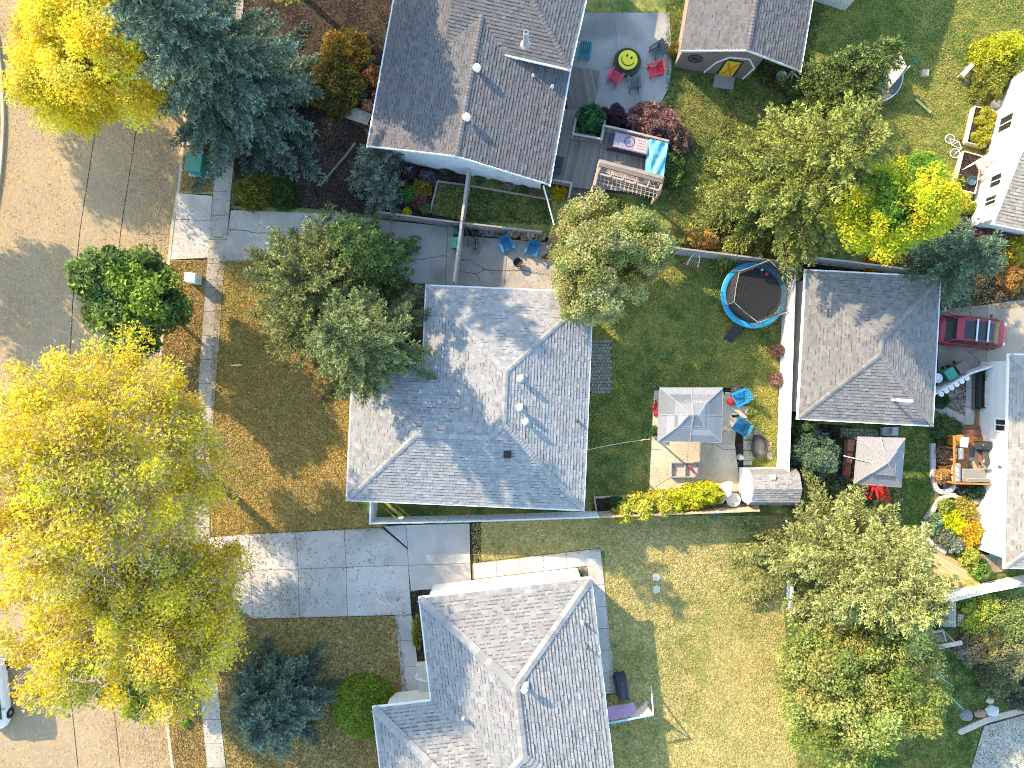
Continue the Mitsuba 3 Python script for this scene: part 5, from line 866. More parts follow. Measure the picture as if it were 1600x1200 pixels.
rock(1549, 1109, .45, (.45, .48, .46), 'pale grey stone on the kerb edge at the lower right', .7, .5, 8); rock(1531, 1114, .38, (.34, .2, .16), 'reddish stone on the kerb edge at the lower right', .6, .5, 9); rock(1508, 1116, .4, (.2, .19, .19), 'dark grey stone at the kerb beside the green pole', .9, .6, 10); rock(1546, 1094, .25, (.5, .45, .3), 'small tan stone above the pale grey one at the kerb', .8, .5, 11)
rock(617, 252, .35, (.14, .13, .15), 'dark stone below the white gable wall', 1.2, .4, 12); rock(1448, 345, .4, (.5, .42, .33), 'pale stones among the red shrubs at the white house corner', 1.4, .4, 13)
# swing bench, small grey shed and poles in the lower right yard
t = thing('garden_swing', 'pale wooden swing bench with frame in the lower right yard', 'swing bench'); SC = (.46, .41, .37); h = 1.5
part(t, 'top_beam', beam(W3(1450, 1014, h), W3(1503, 1004, h), .26, .06), SC); part(t, 'back_rest', beam(W3(1443, 991, .95), W3(1474, 985, .95), .14, .05), (.42, .35, .28))
for a, b in (((1432, 991, .05), (1449, 1011, h)), ((1467, 978, .05), (1492, 1004, h)), ((1434, 1011, .05), (1441, 999, 1.0)), ((1474, 986, .9), (1478, 1002, .5))): part(t, 'leg', beam(W3(*a), W3(*b), .07), (.42, .36, .32))
for i in range(4): part(t, 'seat_slat', beam(W3(1445 + i * .8, 996 + i * 3, .5), W3(1473 + i, 991 + i * 3, .5), .1, .03), (.3, .25, .2))
part(t, 'side_rail', cat([beam(W3(1443, 992, .9), W3(1448, 1007, .6), .05), beam(W3(1473, 987, .9), W3(1479, 1002, .6), .05)]), (.4, .34, .3))
t = thing('tool_shed', 'narrow grey wooden lean-to below the white fence in the lower right yard', 'shed'); c = [W(x, y, 1.5) for x, y in ((1474, 944), (1494, 941), (1494, 980), (1473, 979))]; part(t, 'wall', prism(Polygon([tuple(p) for p in c]).buffer(-.05), 0, 1.45), (.2, .18, .17))
for i in range(6): a, b = c[0] + (c[1] - c[0]) * (i + .04) / 6, c[0] + (c[1] - c[0]) * (i + .96) / 6; a2, b2 = c[3] + (c[2] - c[3]) * (i + .04) / 6, c[3] + (c[2] - c[3]) * (i + .96) / 6; part(t, 'roof_plank', prism(Polygon([tuple(a), tuple(b), tuple(b2), tuple(a2)]), 1.45, 1.5), np.array((.27, .26, .25)) * RNG.uniform(.85, 1.15))
t = thing('plank_screen', 'short weathered plank screen right of the grey lean-to', 'screen'); [part(t, 'plank', beam(W3(1498 + i * 3, 960 + i * .4, 1.1), W3(1497 + i * 3, 978, .1), .1, .03), np.array((.3, .28, .26)) * RNG.uniform(.8, 1.2)) for i in range(3)]
for a, b, l in (((1450, 1045, .6), (1489, 1072, 1.2), 'upper turquoise pole sticking out of the pale green tree'), ((1478, 1082, .6), (1505, 1108, .9), 'lower turquoise pole by the grey stone at the kerb')): solo('pole', tube([W3(*a), W3(*b)], .04, 8), (.10, .42, .38), l, 'pole', bsdf='satin', smooth=True)
# things beside the bottom house
t = thing('barbecue', 'long dark covered barbecue at the end of the concrete walk by the bottom house', 'barbecue'); x, y = W(973, 1077, .9); part(t, 'cover', move(bevel_prism(sbox(-.32, -.72, .32, .72), 0, 1.0, .14), x, y, 0, .12), (.045, .048, .07)); part(t, 'side_bulge', move(bevel_prism(sbox(-.42, .15, -.25, .6), 0, .8, .1), x, y, 0, .12), (.035, .04, .055)); part(t, 'ridge', move(beam([0, -.5, 1.0], [0, .5, 1.0], .2, .06), x, y, 0, .12), (.06, .065, .1))
g = np.meshgrid(np.linspace(0, 1, 20), np.linspace(0, 1, 14)); A, B, C, D = W3(945, 1104, .3), W3(990, 1096, .4), W3(998, 1116, .6), W3(944, 1126, .5); q = (A * (1 - g[0][..., None]) + B * g[0][..., None]) * (1 - g[1][..., None]) + (D * (1 - g[0][..., None]) + C * g[0][..., None]) * g[1][..., None]; q[..., 2] += .2 * meshkit.fbm(q * 2.5, 3, 9); q = q.reshape(-1, 3); f = np.array([[i * 20 + j, (i + 1) * 20 + j, (i + 1) * 20 + j + 1, i * 20 + j + 1] for i in range(13) for j in range(19)]); v2, f2 = arr((q, f))
t = thing('tarpaulin', 'pink tarpaulin spread beside the blue swing frame at the bottom house', 'tarpaulin'); part(t, 'sheet', (np.vstack([v2, v2 - [0, 0, .02]]), np.vstack([f2[:, ::-1], f2 + len(v2)])), (.44, .27, .42), 'satin', True)
t = thing('swing_set', 'light blue tube swing frame at the corner of the bottom house', 'swing set'); h = 1.9; a, b = W3(930, 1134, h), W3(1021, 1117, h); part(t, 'top_bar', tube([a, b], .06, 8), (.25, .55, .65), 'satin', True)
for p, s in ((b, 1), (b, -1), (a, 1)): part(t, 'leg', tube([p, [p[0] + .25, p[1] - s * .9, 0]], .05, 8), (.45, .58, .64), 'satin', True)
for s in (.55, .8): p = a + (b - a) * s; part(t, 'rope', tube([p, p - [.0, .25, h - .5]], .015, 5), (.6, .6, .58))
part(t, 'slide_board', (np.array([W3(984, 1121, 1.0), W3(1008, 1098, .5), W3(1020, 1115, 1.2), W3(1000, 1120, 1.3), W3(984, 1121, .95), W3(1008, 1098, .45), W3(1020, 1115, 1.15), W3(1000, 1120, 1.25)]), np.vstack([BOXF[:, ::-1]])), (.6, .48, .4)); part(t, 'end_board', beam(W3(1004, 1105, .5), W3(1012, 1096, .5), .22, .06), (.38, .38, .39))
for x, y, l in ((1026, 902, 'upper'), (1026, 920, 'lower')): solo('stepping_stone', move(bevel_prism(Polygon([(-.3, -.1), (-.05, -.27), (.26, -.1), (.22, .12), (0, .25), (-.24, .14)]), 0, .07, .03), *W(x, y), 0, .1 * (y - 910)), (.52, .52, .5), f'{l} of two pale stepping stones lying in the dry lawn', 'stepping stone')
# round table covers, timber and clutter between creeper and white shed
t = thing('garden_table', 'round stone-topped table beside the creeper end', 'table'); a = W3(1146, 781, .7); part(t, 'top', cyl(a[0], a[1], .44, .65, .72, 28), (.5, .5, .48)); part(t, 'foot', cyl(a[0], a[1], .14, 0, .65, 14), (.4, .4, .4))
t = thing('parasol', 'folded pale parasol top leaning over the round stone table', 'parasol'); a = W3(1140, 772, .9)
for i in range(9): q = 1.2 + i * .33; part(t, 'canopy_panel', (np.array([[a[0], a[1], 1.15], [a[0] + .75 * math.cos(q), a[1] + .75 * math.sin(q), .75], [a[0] + .75 * math.cos(q + .3), a[1] + .75 * math.sin(q + .3), .72], [a[0], a[1], 1.13], [a[0] + .75 * math.cos(q), a[1] + .75 * math.sin(q), .73], [a[0] + .75 * math.cos(q + .3), a[1] + .75 * math.sin(q + .3), .7]]), np.array([[0, 1, 2], [5, 4, 3], [0, 3, 4], [0, 4, 1], [1, 4, 5], [1, 5, 2], [2, 5, 3], [2, 3, 0]])), np.array((.58, .58, .57)) * RNG.uniform(.9, 1.08))
part(t, 'pole', tube([[a[0], a[1], 0], [a[0], a[1], 1.15]], .03, 6), (.4, .3, .2))
t = thing('timber_pile', 'loose tan timber boards in front of the white shed', 'timber'); [part(t, 'board', beam(W3(1154 + i * 2, 772 + i, .3 + .05 * i), W3(1182 + i * 1.5, 793 - i * 1.5, .12 + .05 * i), .13, .04), np.array((.5, .36, .26)) * RNG.uniform(.7, 1.2)) for i in range(6)]
solo('pavement_strip', prism(P([(1120, 788), (1185, 786), (1186, 797), (1125, 799)]), 0, .05), (.45, .42, .38), 'pale paving strip at the foot of the brown creeper fence', 'paving')
# lamp-like yellow rods behind the white fence
for i, (x0, x1) in enumerate(((594, 617), (619, 641))): solo('bamboo_rod', tube([W3(x0, 789, .1), W3(x1, 808, 1.0)], .022, 6), (.62, .55, .06), f'{("left", "right")[i]} of two yellow rods behind the left end of the long white fence', 'rod')
solo('garden_stake', tube([W3(361, 571, .1), W3(378, 570, .3)], .03, 6), (.72, .66, .5), 'short pale stake lying in the shaded front lawn', 'stake')

# ------------------------------------------------------------------ vehicles
def car(label, px, py, d, col, L=4.4, w=1.8, glass_roof=False, bars=False, name='parked_car', category='car', Hc=1.5):
    t = thing(name, label, category); x, y = W(px, py, .9); r = face(*d); col = np.asarray(col); m = lambda q: move(q, x, y, 0, r)
    xs = np.array([-.5, -.485, -.44, -.36, -.2, 0, .2, .34, .42, .47, .495]) * L; hw = np.array([.55, .76, .92, .99, 1, 1, .99, .96, .86, .66, .36]) * w / 2; zt = np.array([.72, .86, .95, .99, .98, .97, .95, .9, .84, .74, .62])
    sec = [(1.0, .0), (1.03, .32), (1.0, .72), (.9, .93), (.7, 1.0), (.3, 1.03)]; sec = sec + [(-a, b) for a, b in sec[::-1]]; n = len(sec); v, f = [], []
    for i in range(len(xs)):
        for a, b in sec: v.append([xs[i], -a * hw[i], .24 + b * (zt[i] - .24)])
    for i in range(len(xs) - 1):
        for k in range(n - 1): f += [[i * n + k, (i + 1) * n + k, (i + 1) * n + k + 1], [i * n + k, (i + 1) * n + k + 1, i * n + k + 1]]
    for i, o in ((0, 1), (len(xs) - 1, -1)):
        v.append([xs[i], 0, .5]); c = len(v) - 1
        for k in range(n - 1): f.append([c, i * n + k, i * n + k + 1][::o])
    f = np.array(f)[:, ::-1]; part(t, 'body', m((np.array(v), f[:, ::-1])), col, 'paint', True)
    g = [(-.43, .78, .93), (-.33, .68, Hc - .06), (-.1, .70, Hc), (.08, .69, Hc - .01), (.19, .65, Hc - .1), (.34, .80, .93)]   # greenhouse: x, half width, z
    P0 = lambda i, s: np.array([g[i][0] * L, s * g[i][1] * w / 2, g[i][2]]); B0 = lambda i, s: np.array([g[i][0] * L * (1 if i in (0, 5) else 1), s * .9 * w / 2, .93])
    quad = lambda a, b, c, e: arr((np.array([a, b, c, e, *(np.array([a, b, c, e]) - [0, 0, .03])]), BOXF[:, ::-1]))
    part(t, 'rear_window', m(quad(P0(0, -1), P0(1, -1), P0(1, 1), P0(0, 1))), None, 'glass'); part(t, 'windscreen', m(quad(P0(4, -1), P0(5, -1), P0(5, 1), P0(4, 1))), None, 'glass')
    part(t, 'roof', m(cat([quad(P0(1, -1), P0(2, -1), P0(2, 1), P0(1, 1)), quad(P0(2, -1), P0(3, -1), P0(3, 1), P0(2, 1)), quad(P0(3, -1), P0(4, -1), P0(4, 1), P0(3, 1))])), col, 'paint')
    for s in (-1, 1):
        part(t, 'side_window', m((np.array([B0(0, s), B0(1, s), B0(2, s), B0(3, s), B0(4, s), B0(5, s), P0(1, s), P0(2, s), P0(3, s), P0(4, s)]), np.array([[0, 1, 6], [1, 2, 7], [1, 7, 6], [2, 3, 8], [2, 8, 7], [3, 4, 9], [3, 9, 8], [4, 5, 9]])[:, ::s])), None, 'glass')
        part(t, 'roof_rail', m(tube([P0(1, s) + [0, 0, .01], P0(2, s) + [0, 0, .03], P0(3, s) + [0, 0, .03], P0(4, s) + [0, 0, .0], P0(5, s) + [0, 0, .02]], .035, 6)), col * .9, 'paint', True)
        part(t, 'pillar', m(beam(B0(0, s), P0(1, s), .07, .1)), col, 'paint')
        mk = numbered(t + '__mirror'); put(mk, m(ball(.2 * L, s * (w / 2 + .1), 1.0, .1, .12, .08)), col * .6, 'paint', True)
        part(t, 'headlight', m(ball(.43 * L, s * .31 * w, .72, .16, .16, .1)), (.75, .75, .78), 'satin', True); part(t, 'tail_light', m(ball(-.475 * L, s * .38 * w, .84, .08, .12, .1)), (.4, .02, .02), 'satin', True)
        for xx in (-.3, .31):
            wv, wf = lathe([(.12, -.1), (.3, -.1), (.33, -.06), (.33, .06), (.3, .1), (.12, .1)], 22); wk = numbered(t + '__wheel'); put(wk, m((np.c_[wv[:, 0] + xx * L, wv[:, 2] + s * (w / 2 - .09), wv[:, 1] + .33], wf)), (.02, .02, .02), 'matte', True)
            cv, cf = cyl(0, 0, .2, -.09, .09, 14); part(wk, 'hub', m((np.c_[cv[:, 0] + xx * L, cv[:, 2] + s * (w / 2 - .085), cv[:, 1] + .33], cf)), (.5, .5, .5), 'metal')
    if glass_roof:
        l = lambda a, b, k: a + (b - a) * k
        a, b = l(P0(1, -.86), P0(2, -.86), .45), l(P0(1, .86), P0(2, .86), .45); part(t, 'glass_roof', m(cat([quad(*(q + [0, 0, .012] for q in (a, P0(2, -.86), P0(2, .86), b))), quad(*(q + [0, 0, .012] for q in (P0(2, -.86), P0(3, -.86), P0(3, .86), P0(2, .86)))), quad(*(q + [0, 0, .012] for q in (P0(3, -.86), P0(4, -.86), P0(4, .86), P0(3, .86))))])), None, 'glass')
    if bars:
        for xx in (-.07, .085): part(t, 'roof_bar', m(beam([xx * L, -.36 * w, Hc + .09], [xx * L, .36 * w, Hc + .09], .09, .04)), (.62, .64, .66), 'satin')
    part(t, 'number_plate', m(box(-.505 * L, -.49 * L, -.22, .22, .6, .72)), (.6, .6, .6)); return t
car('red hatchback with dark glass roof and two roof bars parked beside the garage', 1523, 518, (1, .09), (.34, .012, .035), 4.35, 1.85, True, True)
car('silver car parked at the kerb, mostly hidden under the lower yellow tree', 212, 1024, (.06, 1), (.55, .56, .58), 4.6, 1.85); car('pale van just entering the bottom left corner of the picture', -22, 1085, (.1, 1), (.6, .62, .65), 4.8, 1.9, name='parked_van', category='van', Hc=1.9)
deck('boardwalk', 'tan wooden boardwalk sloping along the lower side of the flower garden', [(1441, 846), (1476, 866), (1527, 893), (1532, 926), (1498, 918), (1462, 898), (1444, 874)], .14, (.50, .36, .19), .16, 0)
deck('boardwalk', 'weathered brown boardwalk below the barrels at the corner of the right house', [(1512, 866), (1574, 868), (1574, 892), (1545, 896)], .12, (.30, .24, .18), .16, 1)

# ------------------------------------------------------------------ trees and shrubs
def tris(cen, d, up, L, Wd):
    "leaf triangles from centres, directions, side hints, lengths, widths"
    s = np.cross(d, up); s /= np.maximum(np.linalg.norm(s, axis=1, keepdims=True), 1e-6); n = len(cen)
    v = np.stack([cen - d * L[:, None] * .5 - s * Wd[:, None] * .5, cen - d * L[:, None] * .3 + s * Wd[:, None] * .5, cen + d * L[:, None] * .5], 1).reshape(-1, 3)
    return v, np.arange(3 * n).reshape(-1, 3)
def rdir(r, n, zb=0.0):
    d = r.normal(size=(n, 3)); d[:, 2] += zb; return d / np.linalg.norm(d, axis=1, keepdims=True)
def tone(r, n, pal, var=.18):
    p = np.asarray(pal, float); c = p[r.integers(0, len(p), n)] * (1 + r.normal(0, var, n))[:, None] * (1 + r.normal(0, .05, (n, 3))); return np.clip(c, .004, .95)
BARK = (.16, .13, .11)
def broadleaf(name, label, base, H, R, pal, seed, leaves=40000, size=.16, h0=.25, lean=(0, 0), squash=1.0, clumps=260, gap=.0, cat_='tree', group=None, spread=.42, bark=BARK, twigs=0, patches=None, lobes=9, lobe=.55, bright=1.35, bare=0.0):
    t = thing(name, label, cat_, group); r = np.random.default_rng(seed); b = W(*base); zc, zr = H * (1 + h0) / 2, H * (1 - h0) / 2; ctr = np.array([b[0] + lean[0], b[1] + lean[1], zc])
    # crown: lobes standing out of an ellipsoid, clumps of leaves on the lobes
    ld = rdir(r, lobes, .25); k = r.integers(0, lobes, clumps * 3); d = ld[k] + r.normal(0, .40, (clumps * 3, 3)); d /= np.linalg.norm(d, axis=1, keepdims=True)
    al = np.sum(d * ld[k], 1); rad = (1 - lobe + lobe * np.clip(al, 0, 1) ** 2) * r.uniform(.35, 1, clumps * 3) ** .45
    c = d * rad[:, None] * [R, R, zr]; keep = meshkit.noise(c * (1.6 / R) * 2 + seed, seed) > gap; c = (c[keep])[:clumps] + ctr; nc = len(c)
    per = leaves // nc; sz = spread * .72 * (R / 5 + .4) * r.uniform(.6, 1.25, nc); P_ = np.repeat(c, per, 0); o = rdir(r, nc * per) * (r.random(nc * per) ** .45 * 2.0 * np.repeat(sz, per))[:, None] * [1, 1, .75]; P_ = P_ + o; P_[:, 2] = np.maximum(P_[:, 2], .15); ci = np.repeat(np.arange(nc), per)
    if bare: kp = r.random(len(P_)) > bare * np.clip((meshkit.fbm(P_ * .28 + 7, 3, seed + 9) - .42) * 6, 0, 1); P_, ci = P_[kp], ci[kp]
    n = len(P_); dd = rdir(r, n, -.1); up = rdir(r, n, 1.2); L = size * r.uniform(.7, 1.35, n); v, f = tris(P_, dd, up, L, L * .75)
    ct = tone(r, nc, pal, .07) * bright; col = ct[ci] * (1 + r.normal(0, .16, n))[:, None]
    if patches:
        for (pal2, q) in patches: w = meshkit.fbm(P_ * .35 + 31, 3, seed + 5) > 1 - q; col[w] = tone(r, int(w.sum()), pal2, .15) * bright
    part(t, 'crown', (v, f, np.repeat(np.clip(col, .004, .95), 3, 0)), None, 'leaf')
    tz = H * h0 + .2 * zr; fork = np.array([b[0] + lean[0] * .3, b[1] + lean[1] * .3, tz]); tr = max(.05, H * .018)
    part(t, 'trunk', tube([[b[0], b[1], -.1], [b[0], b[1], .3], fork, ctr + [0, 0, zr * .3]], [tr * 1.5, tr * 1.1, tr * .8, tr * .35], 8), bark)
    ms = []
    for i in r.permutation(nc)[:int(14 + R * 7)]:
        q = c[i]; s = r.uniform(0, .75); p0 = fork + (ctr + [0, 0, zr * .3] - fork) * s; mid = (p0 + q) / 2 + r.normal(0, .12 * R * .4, 3) - [0, 0, .05 * R]; ms.append(tube([p0, mid, q], [tr * .5, tr * .28, tr * .09], 5, False))
    if twigs:
        i = r.integers(0, nc, twigs); p = c[i] + r.normal(0, 1, (twigs, 3)) * sz[i][:, None] * 1.1; e = unit_rows((p - ctr) / [R, R, zr] + r.normal(0, .5, (twigs, 3))); ln = r.uniform(.25, .8, twigs)
        for a, q, l in zip(p, e, ln): ms.append(tri_rod(a - q * l / 2, a + q * l / 2, .012))
    part(t, 'limbs', cat(ms), bark if twigs < 2000 else (.44, .38, .37), kind='stuff'); return t
def unit_rows(d): return d / np.maximum(np.linalg.norm(d, axis=1, keepdims=True), 1e-9)
def tri_rod(a, b, w):
    d = unit(b - a); s = unit(np.cross(d, [.3, .2, 1.0])); u = np.cross(s, d); v = [a + s * w, a - s * w * .5 + u * w, a - s * w * .5 - u * w, b]; return np.array(v), np.array([[0, 1, 3], [1, 2, 3], [2, 0, 3]])
def conifer(name, label, base, H, R, pal, tip, seed, branches=200, dens=12.0, blades=7, z0=.06, droop=.18, rise=8, blade=.26, power=.85, lean=(0, 0), cat_='tree', group=None, wide=.30, leaders=1, bright=1.65):
    t = thing(name, label, cat_, group); r = np.random.default_rng(seed); b = W(*base); Vs, Cs = [], []; limb = []
    for ld in range(leaders):
        off = np.zeros(2) if ld == 0 else R * .4 * np.array([math.cos(ld * 2.4), math.sin(ld * 2.4)]); Hk, Rk = (H, R) if ld == 0 else (H * r.uniform(.6, .85), R * r.uniform(.55, .75))
        nb = int(branches * .7) if ld == 0 else int(branches * .5)
        for i in range(nb):
            nl = max(4, int(Hk * (1 - z0) / .8)); fz = z0 + (1 - z0) * min(.985, (math.floor(((i + .5) / nb) ** 1.1 * nl) + .5 + r.normal(0, .12)) / nl); az = i * 2.39996 + r.normal(0, .25); L = (Rk * ((1 - fz) / (1 - z0)) ** power) * r.uniform(.55, 1.18) + .22
            e0 = math.radians(rise + 38 * (fz - .5) + r.normal(0, 5)); dh = np.array([math.cos(az), math.sin(az), 0]); sd = np.array([-dh[1], dh[0], 0]); o = np.array([b[0] + off[0] + lean[0] * fz, b[1] + off[1] + lean[1] * fz, fz * Hk])
            z = lambda k: k * L * math.tan(e0) - droop * L * k ** 2 + .10 * L * np.clip(k - .7, 0, 1) * 1.5
            nt = max(3, int(L / .2)); gb = r.uniform(.78, 1.22); s = np.concatenate([np.repeat(np.linspace(.14, .97, nt), 2), [1.0, .8, .5]]) + r.normal(0, .012, 2 * nt + 3); sg = np.concatenate([np.tile([-1, 1], nt), [0, 0, 0]])
            bl = np.minimum(1.0, wide * .82 * L * np.clip(1.08 - s, .0, 1) ** .75 + .2) * r.uniform(.6, 1.15, len(s)); bl[-3:] = [.3, .35, .35]; q0 = o + dh * (s * L)[:, None]; q0[:, 2] = o[2] + z(s)
            bd = unit_rows(dh * r.uniform(.75, 1.0, (len(s), 1)) + sd * (sg * r.uniform(.7, 1.0, len(s)))[:, None] + np.c_[np.zeros((len(s), 2)), r.normal(-.16, .1, len(s)) + (e0 - 2 * droop * s) * .8])
            m = np.maximum(8, (bl * dens * 2.9).astype(int)); ii = np.repeat(np.arange(len(s)), m); n = len(ii); w = r.uniform(.05, 1, n); br = r.uniform(.72, 1.25, len(s))[ii]
            D = unit_rows(bd[ii] * .6 + r.normal(0, .55, (n, 3)) + [0, 0, .3]); Lb = blade * .72 * r.uniform(.7, 1.3, n) * (1.2 - .4 * w); cen = q0[ii] + bd[ii] * (w * bl[ii])[:, None] + D * Lb[:, None] * .45; cen[:, 2] = np.maximum(cen[:, 2], .04)
            v, _ = tris(cen, D, rdir(r, n, .7), Lb, Lb * .42); k = np.clip(w * .75 + .35 * s[ii] - .25, 0, 1)[:, None] * r.uniform(.3, 1, (n, 1)); c = (tone(r, n, pal, .12) * .72 * (1 - k) + np.asarray(tip) * k) * (bright * gb * br)[:, None]  # inner needle colour darkened, painting in the shade of gaps between boughs
            Vs.append(v); Cs.append(np.repeat(c, 3, 0)); limb.append(tube([o, o + dh * L * .5 + [0, 0, float(z(.5))], o + dh * L * .9 + [0, 0, float(z(.9))]], [.02 + .008 * L, .014 + .004 * L, .006], 4, False))
        limb.append(tube([[b[0] + off[0], b[1] + off[1], -.1], [b[0] + off[0] + lean[0] * .5, b[1] + off[1] + lean[1] * .5, Hk * .5], [b[0] + off[0] + lean[0], b[1] + off[1] + lean[1], Hk]], [H * .018, H * .01, .01], 7))
    v = np.vstack(Vs); part(t, 'crown', (v, np.arange(len(v)).reshape(-1, 3), np.clip(np.vstack(Cs), .004, .95)), None, 'needle'); part(t, 'trunk', cat(limb), (.12, .09, .075)); return t
def shrub(name, label, base, r_, h, pal, seed, n=5000, size=.1, cat_='shrub', sy=1.0, rot=0.0, group=None, dome=False, bsdf='leaf', spiky=0.0, z=0.0):
    t = thing(name, label, cat_, group); r = np.random.default_rng(seed); b = W(*base, h * .5)
    d = rdir(r, n, .5); d[:, 2] = np.abs(d[:, 2]); bump = 1 if dome else (.42 + 1.1 * meshkit.fbm(d * 2.3 + seed * 3.1, 3, seed)); rad = (r.uniform(.55 if not dome else .85, 1, n) ** .6) * bump
    p = d * rad[:, None] * [r_, r_ * sy, h * .95] ; p[:, 2] += .05; c, s = math.cos(rot), math.sin(rot); p = np.c_[p[:, 0] * c - p[:, 1] * s + b[0], p[:, 0] * s + p[:, 1] * c + b[1], p[:, 2] + z]
    D = unit_rows(rdir(r, n) + d * (.3 + spiky)); L = size * r.uniform(.7, 1.4, n); v, f = tris(p, D, rdir(r, n, 1), L, L * (.7 - .3 * min(1, spiky))); cl = np.floor(p * 2.2).astype(int); w = ((cl * [73, 151, 283]).sum(1) % 17) / 17.0
    col = tone(r, n, pal, .14) * 1.35 * (.82 + .36 * w)[:, None]; part(t, 'foliage', (v, f, np.repeat(np.clip(col, .004, .95), 3, 0)), None, bsdf)
    part(t, 'stems', cat([tube([[b[0], b[1], z], [b[0] + .5 * r_ * math.cos(q), b[1] + .5 * r_ * sy * math.sin(q), z + h * .6]], [.025, .008], 4, False) for q in np.linspace(0, 6.28, 7)[:-1]]), (.12, .09, .07)); return t
YEL = [(.58, .48, .04), (.66, .56, .06), (.53, .45, .05), (.60, .48, .04), (.50, .44, .08)]
YGR = [(.42, .42, .03), (.32, .36, .03), (.50, .46, .04), (.24, .30, .03)]
GRN = [(.08, .135, .04), (.115, .18, .055), (.07, .11, .04), (.16, .23, .07)]
PGRN = [(.24, .26, .09), (.31, .32, .13), (.19, .21, .07), (.36, .36, .17)]
BLUE_N, BLUE_T = [(.055, .10, .075), (.07, .125, .095), (.045, .08, .06)], (.27, .33, .25)
OLV_N, OLV_T = [(.13, .155, .035), (.17, .19, .045), (.10, .12, .03)], (.37, .40, .12)
DGR_N, DGR_T = [(.05, .095, .03), (.07, .12, .035), (.04, .075, .025)], (.21, .27, .08)

broadleaf('yellow_tree', 'bright yellow tree hanging over the road at the top left', (262, 172), 10, 4.7, YEL, 11, 80000, .16, .2, clumps=340, lean=(-.9, .2))
conifer('blue_spruce', 'big blue spruce at the top left reaching over the verge and the mulch bed', (402, 168), 16, 5.4, BLUE_N, BLUE_T, 12, 340, 13, 7, .04, .14, 3, .27, .8)
broadleaf('green_tree', 'young green tree in the verge between road and pavement', (266, 490), 6.6, 3.5, GRN, 13, 34000, .24, .28, clumps=170, spread=.42, lean=(-.8, 0), lobe=.62, patches=[([(.24, .32, .06), (.2, .28, .05)], .42)])
broadleaf('yellow_elm', 'huge yellow tree at the left edge, upper of two, showing bare grey twigs', (286, 706), 14.5, 6.8, YEL, 14, 150000, .155, .24, clumps=430, spread=.38, twigs=16000, lobes=18, lobe=.5, bare=.7, bright=1.15, patches=[([(.40, .40, .04)], .2)])
broadleaf('yellow_elm', 'huge yellow tree at the lower left edge, lower of two, over the parked silver car', (296, 900), 11.2, 6.3, YEL, 15, 130000, .155, .22, clumps=400, spread=.38, twigs=11000, lobes=15, lobe=.5, bare=.5, bright=1.15, patches=[([(.30, .34, .04)], .34)])
broadleaf('green_tree', 'small green lobe of a tree over the kerb at the bottom left', (262, 1046), 4.6, 1.9, YGR[1:] + GRN[:2], 16, 15000, .13, .3, clumps=90)
broadleaf('street_tree', 'tree standing across the road outside the left edge', (-135, 290), 9, 4.0, YEL, 17, 14000, .22, .3, clumps=150, gap=.35)
broadleaf('street_tree', 'tree standing across the road outside the top left corner', (-70, 20), 9, 4.2, YEL, 18, 14000, .22, .3, clumps=150)
broadleaf('garden_tree', 'tree standing outside the top edge above the autumn bed', (470, -8), 10.5, 5.0, YGR, 19, 24000, .22, .3, clumps=120, gap=.42)
conifer('pine_tree', 'broad olive green pine beside the upper driveway', (520, 462), 6.6, 4.4, [(.12, .15, .05), (.16, .18, .065), (.09, .11, .04)], (.34, .36, .15), 20, 190, 11, 7, .2, .05, 14, .28, .6, leaders=4)
conifer('spruce_tree', 'dark green spruce between the pine and the upper driveway', (588, 415), 7.8, 2.7, DGR_N, DGR_T, 21, 170, 12, 7, .05, .2, 4, .25, leaders=2)
conifer('spruce_tree', 'bright green spruce touching the left roof edge of the middle house', (600, 546), 13, 4.5, [(.085, .12, .05), (.115, .15, .06), (.06, .09, .035)], (.31, .34, .15), 22, 230, 14, 7, .05, .16, 4, .25)
broadleaf('pale_tree', 'pale grey green tree overhanging the fence above the middle house', (930, 440), 6.6, 3.9, PGRN, 23, 90000, .13, .2, clumps=230, lobes=13, lobe=.68, spread=.36, twigs=400, lean=(.2, .6))
conifer('spruce_tree', 'large olive spruce above the trampoline', (1195, 318), 12.5, 4.9, OLV_N, OLV_T, 24, 300, 13, 7, .05, .14, 5, .26, .62)
broadleaf('yellow_green_tree', 'bright yellow green tree right of the olive spruce', (1250, 386), 11.5, 3.2, YGR, 25, 66000, .14, .35, clumps=300, lean=(1.2, .6), patches=[([(.10, .20, .03), (.14, .24, .04)], .4)])
conifer('cedar_tree', 'green cedar above the shaded lawn at the top right', (1280, 178), 8.5, 2.5, DGR_N, (.26, .30, .10), 26, 190, 14, 7, .05, .1, 12, .22, leaders=3)
conifer('fir_tree', 'airy blue green fir over the upper right corner of the garage roof', (1434, 424), 7, 3.0, [(.06, .10, .06), (.08, .13, .085)], (.20, .27, .18), 27, 120, 12, 6, .2, .12, 6, .24)
conifer('spruce_tree', 'very large pale green spruce right of the dry lawn', (1282, 852), 12, 5.4, [(.16, .18, .06), (.20, .22, .08), (.12, .145, .05)], (.44, .46, .19), 28, 330, 14, 7, .05, .14, 4, .26)
broadleaf('pale_tree', 'pale leafy tree at the bottom right of the dry lawn', (1300, 1030), 7.0, 5.1, [(.19, .23, .06), (.25, .28, .085), (.15, .19, .05), (.31, .32, .11)], 29, 96000, .15, .15, clumps=300, lobes=16, lobe=.65, spread=.4, twigs=250)
conifer('blue_spruce', 'small blue spruce on the shaded lawn at the bottom', (448, 1082), 5.2, 3.3, BLUE_N, BLUE_T, 30, 190, 15, 7, .04, .1, 8, .23, leaders=2)
shrub('dome_shrub', 'clipped round green shrub beside the bottom house', (567, 1110), 2.0, 1.7, [(.12, .21, .03), (.20, .28, .04), (.09, .16, .03), (.30, .28, .04)], 31, 26000, .1, dome=True)
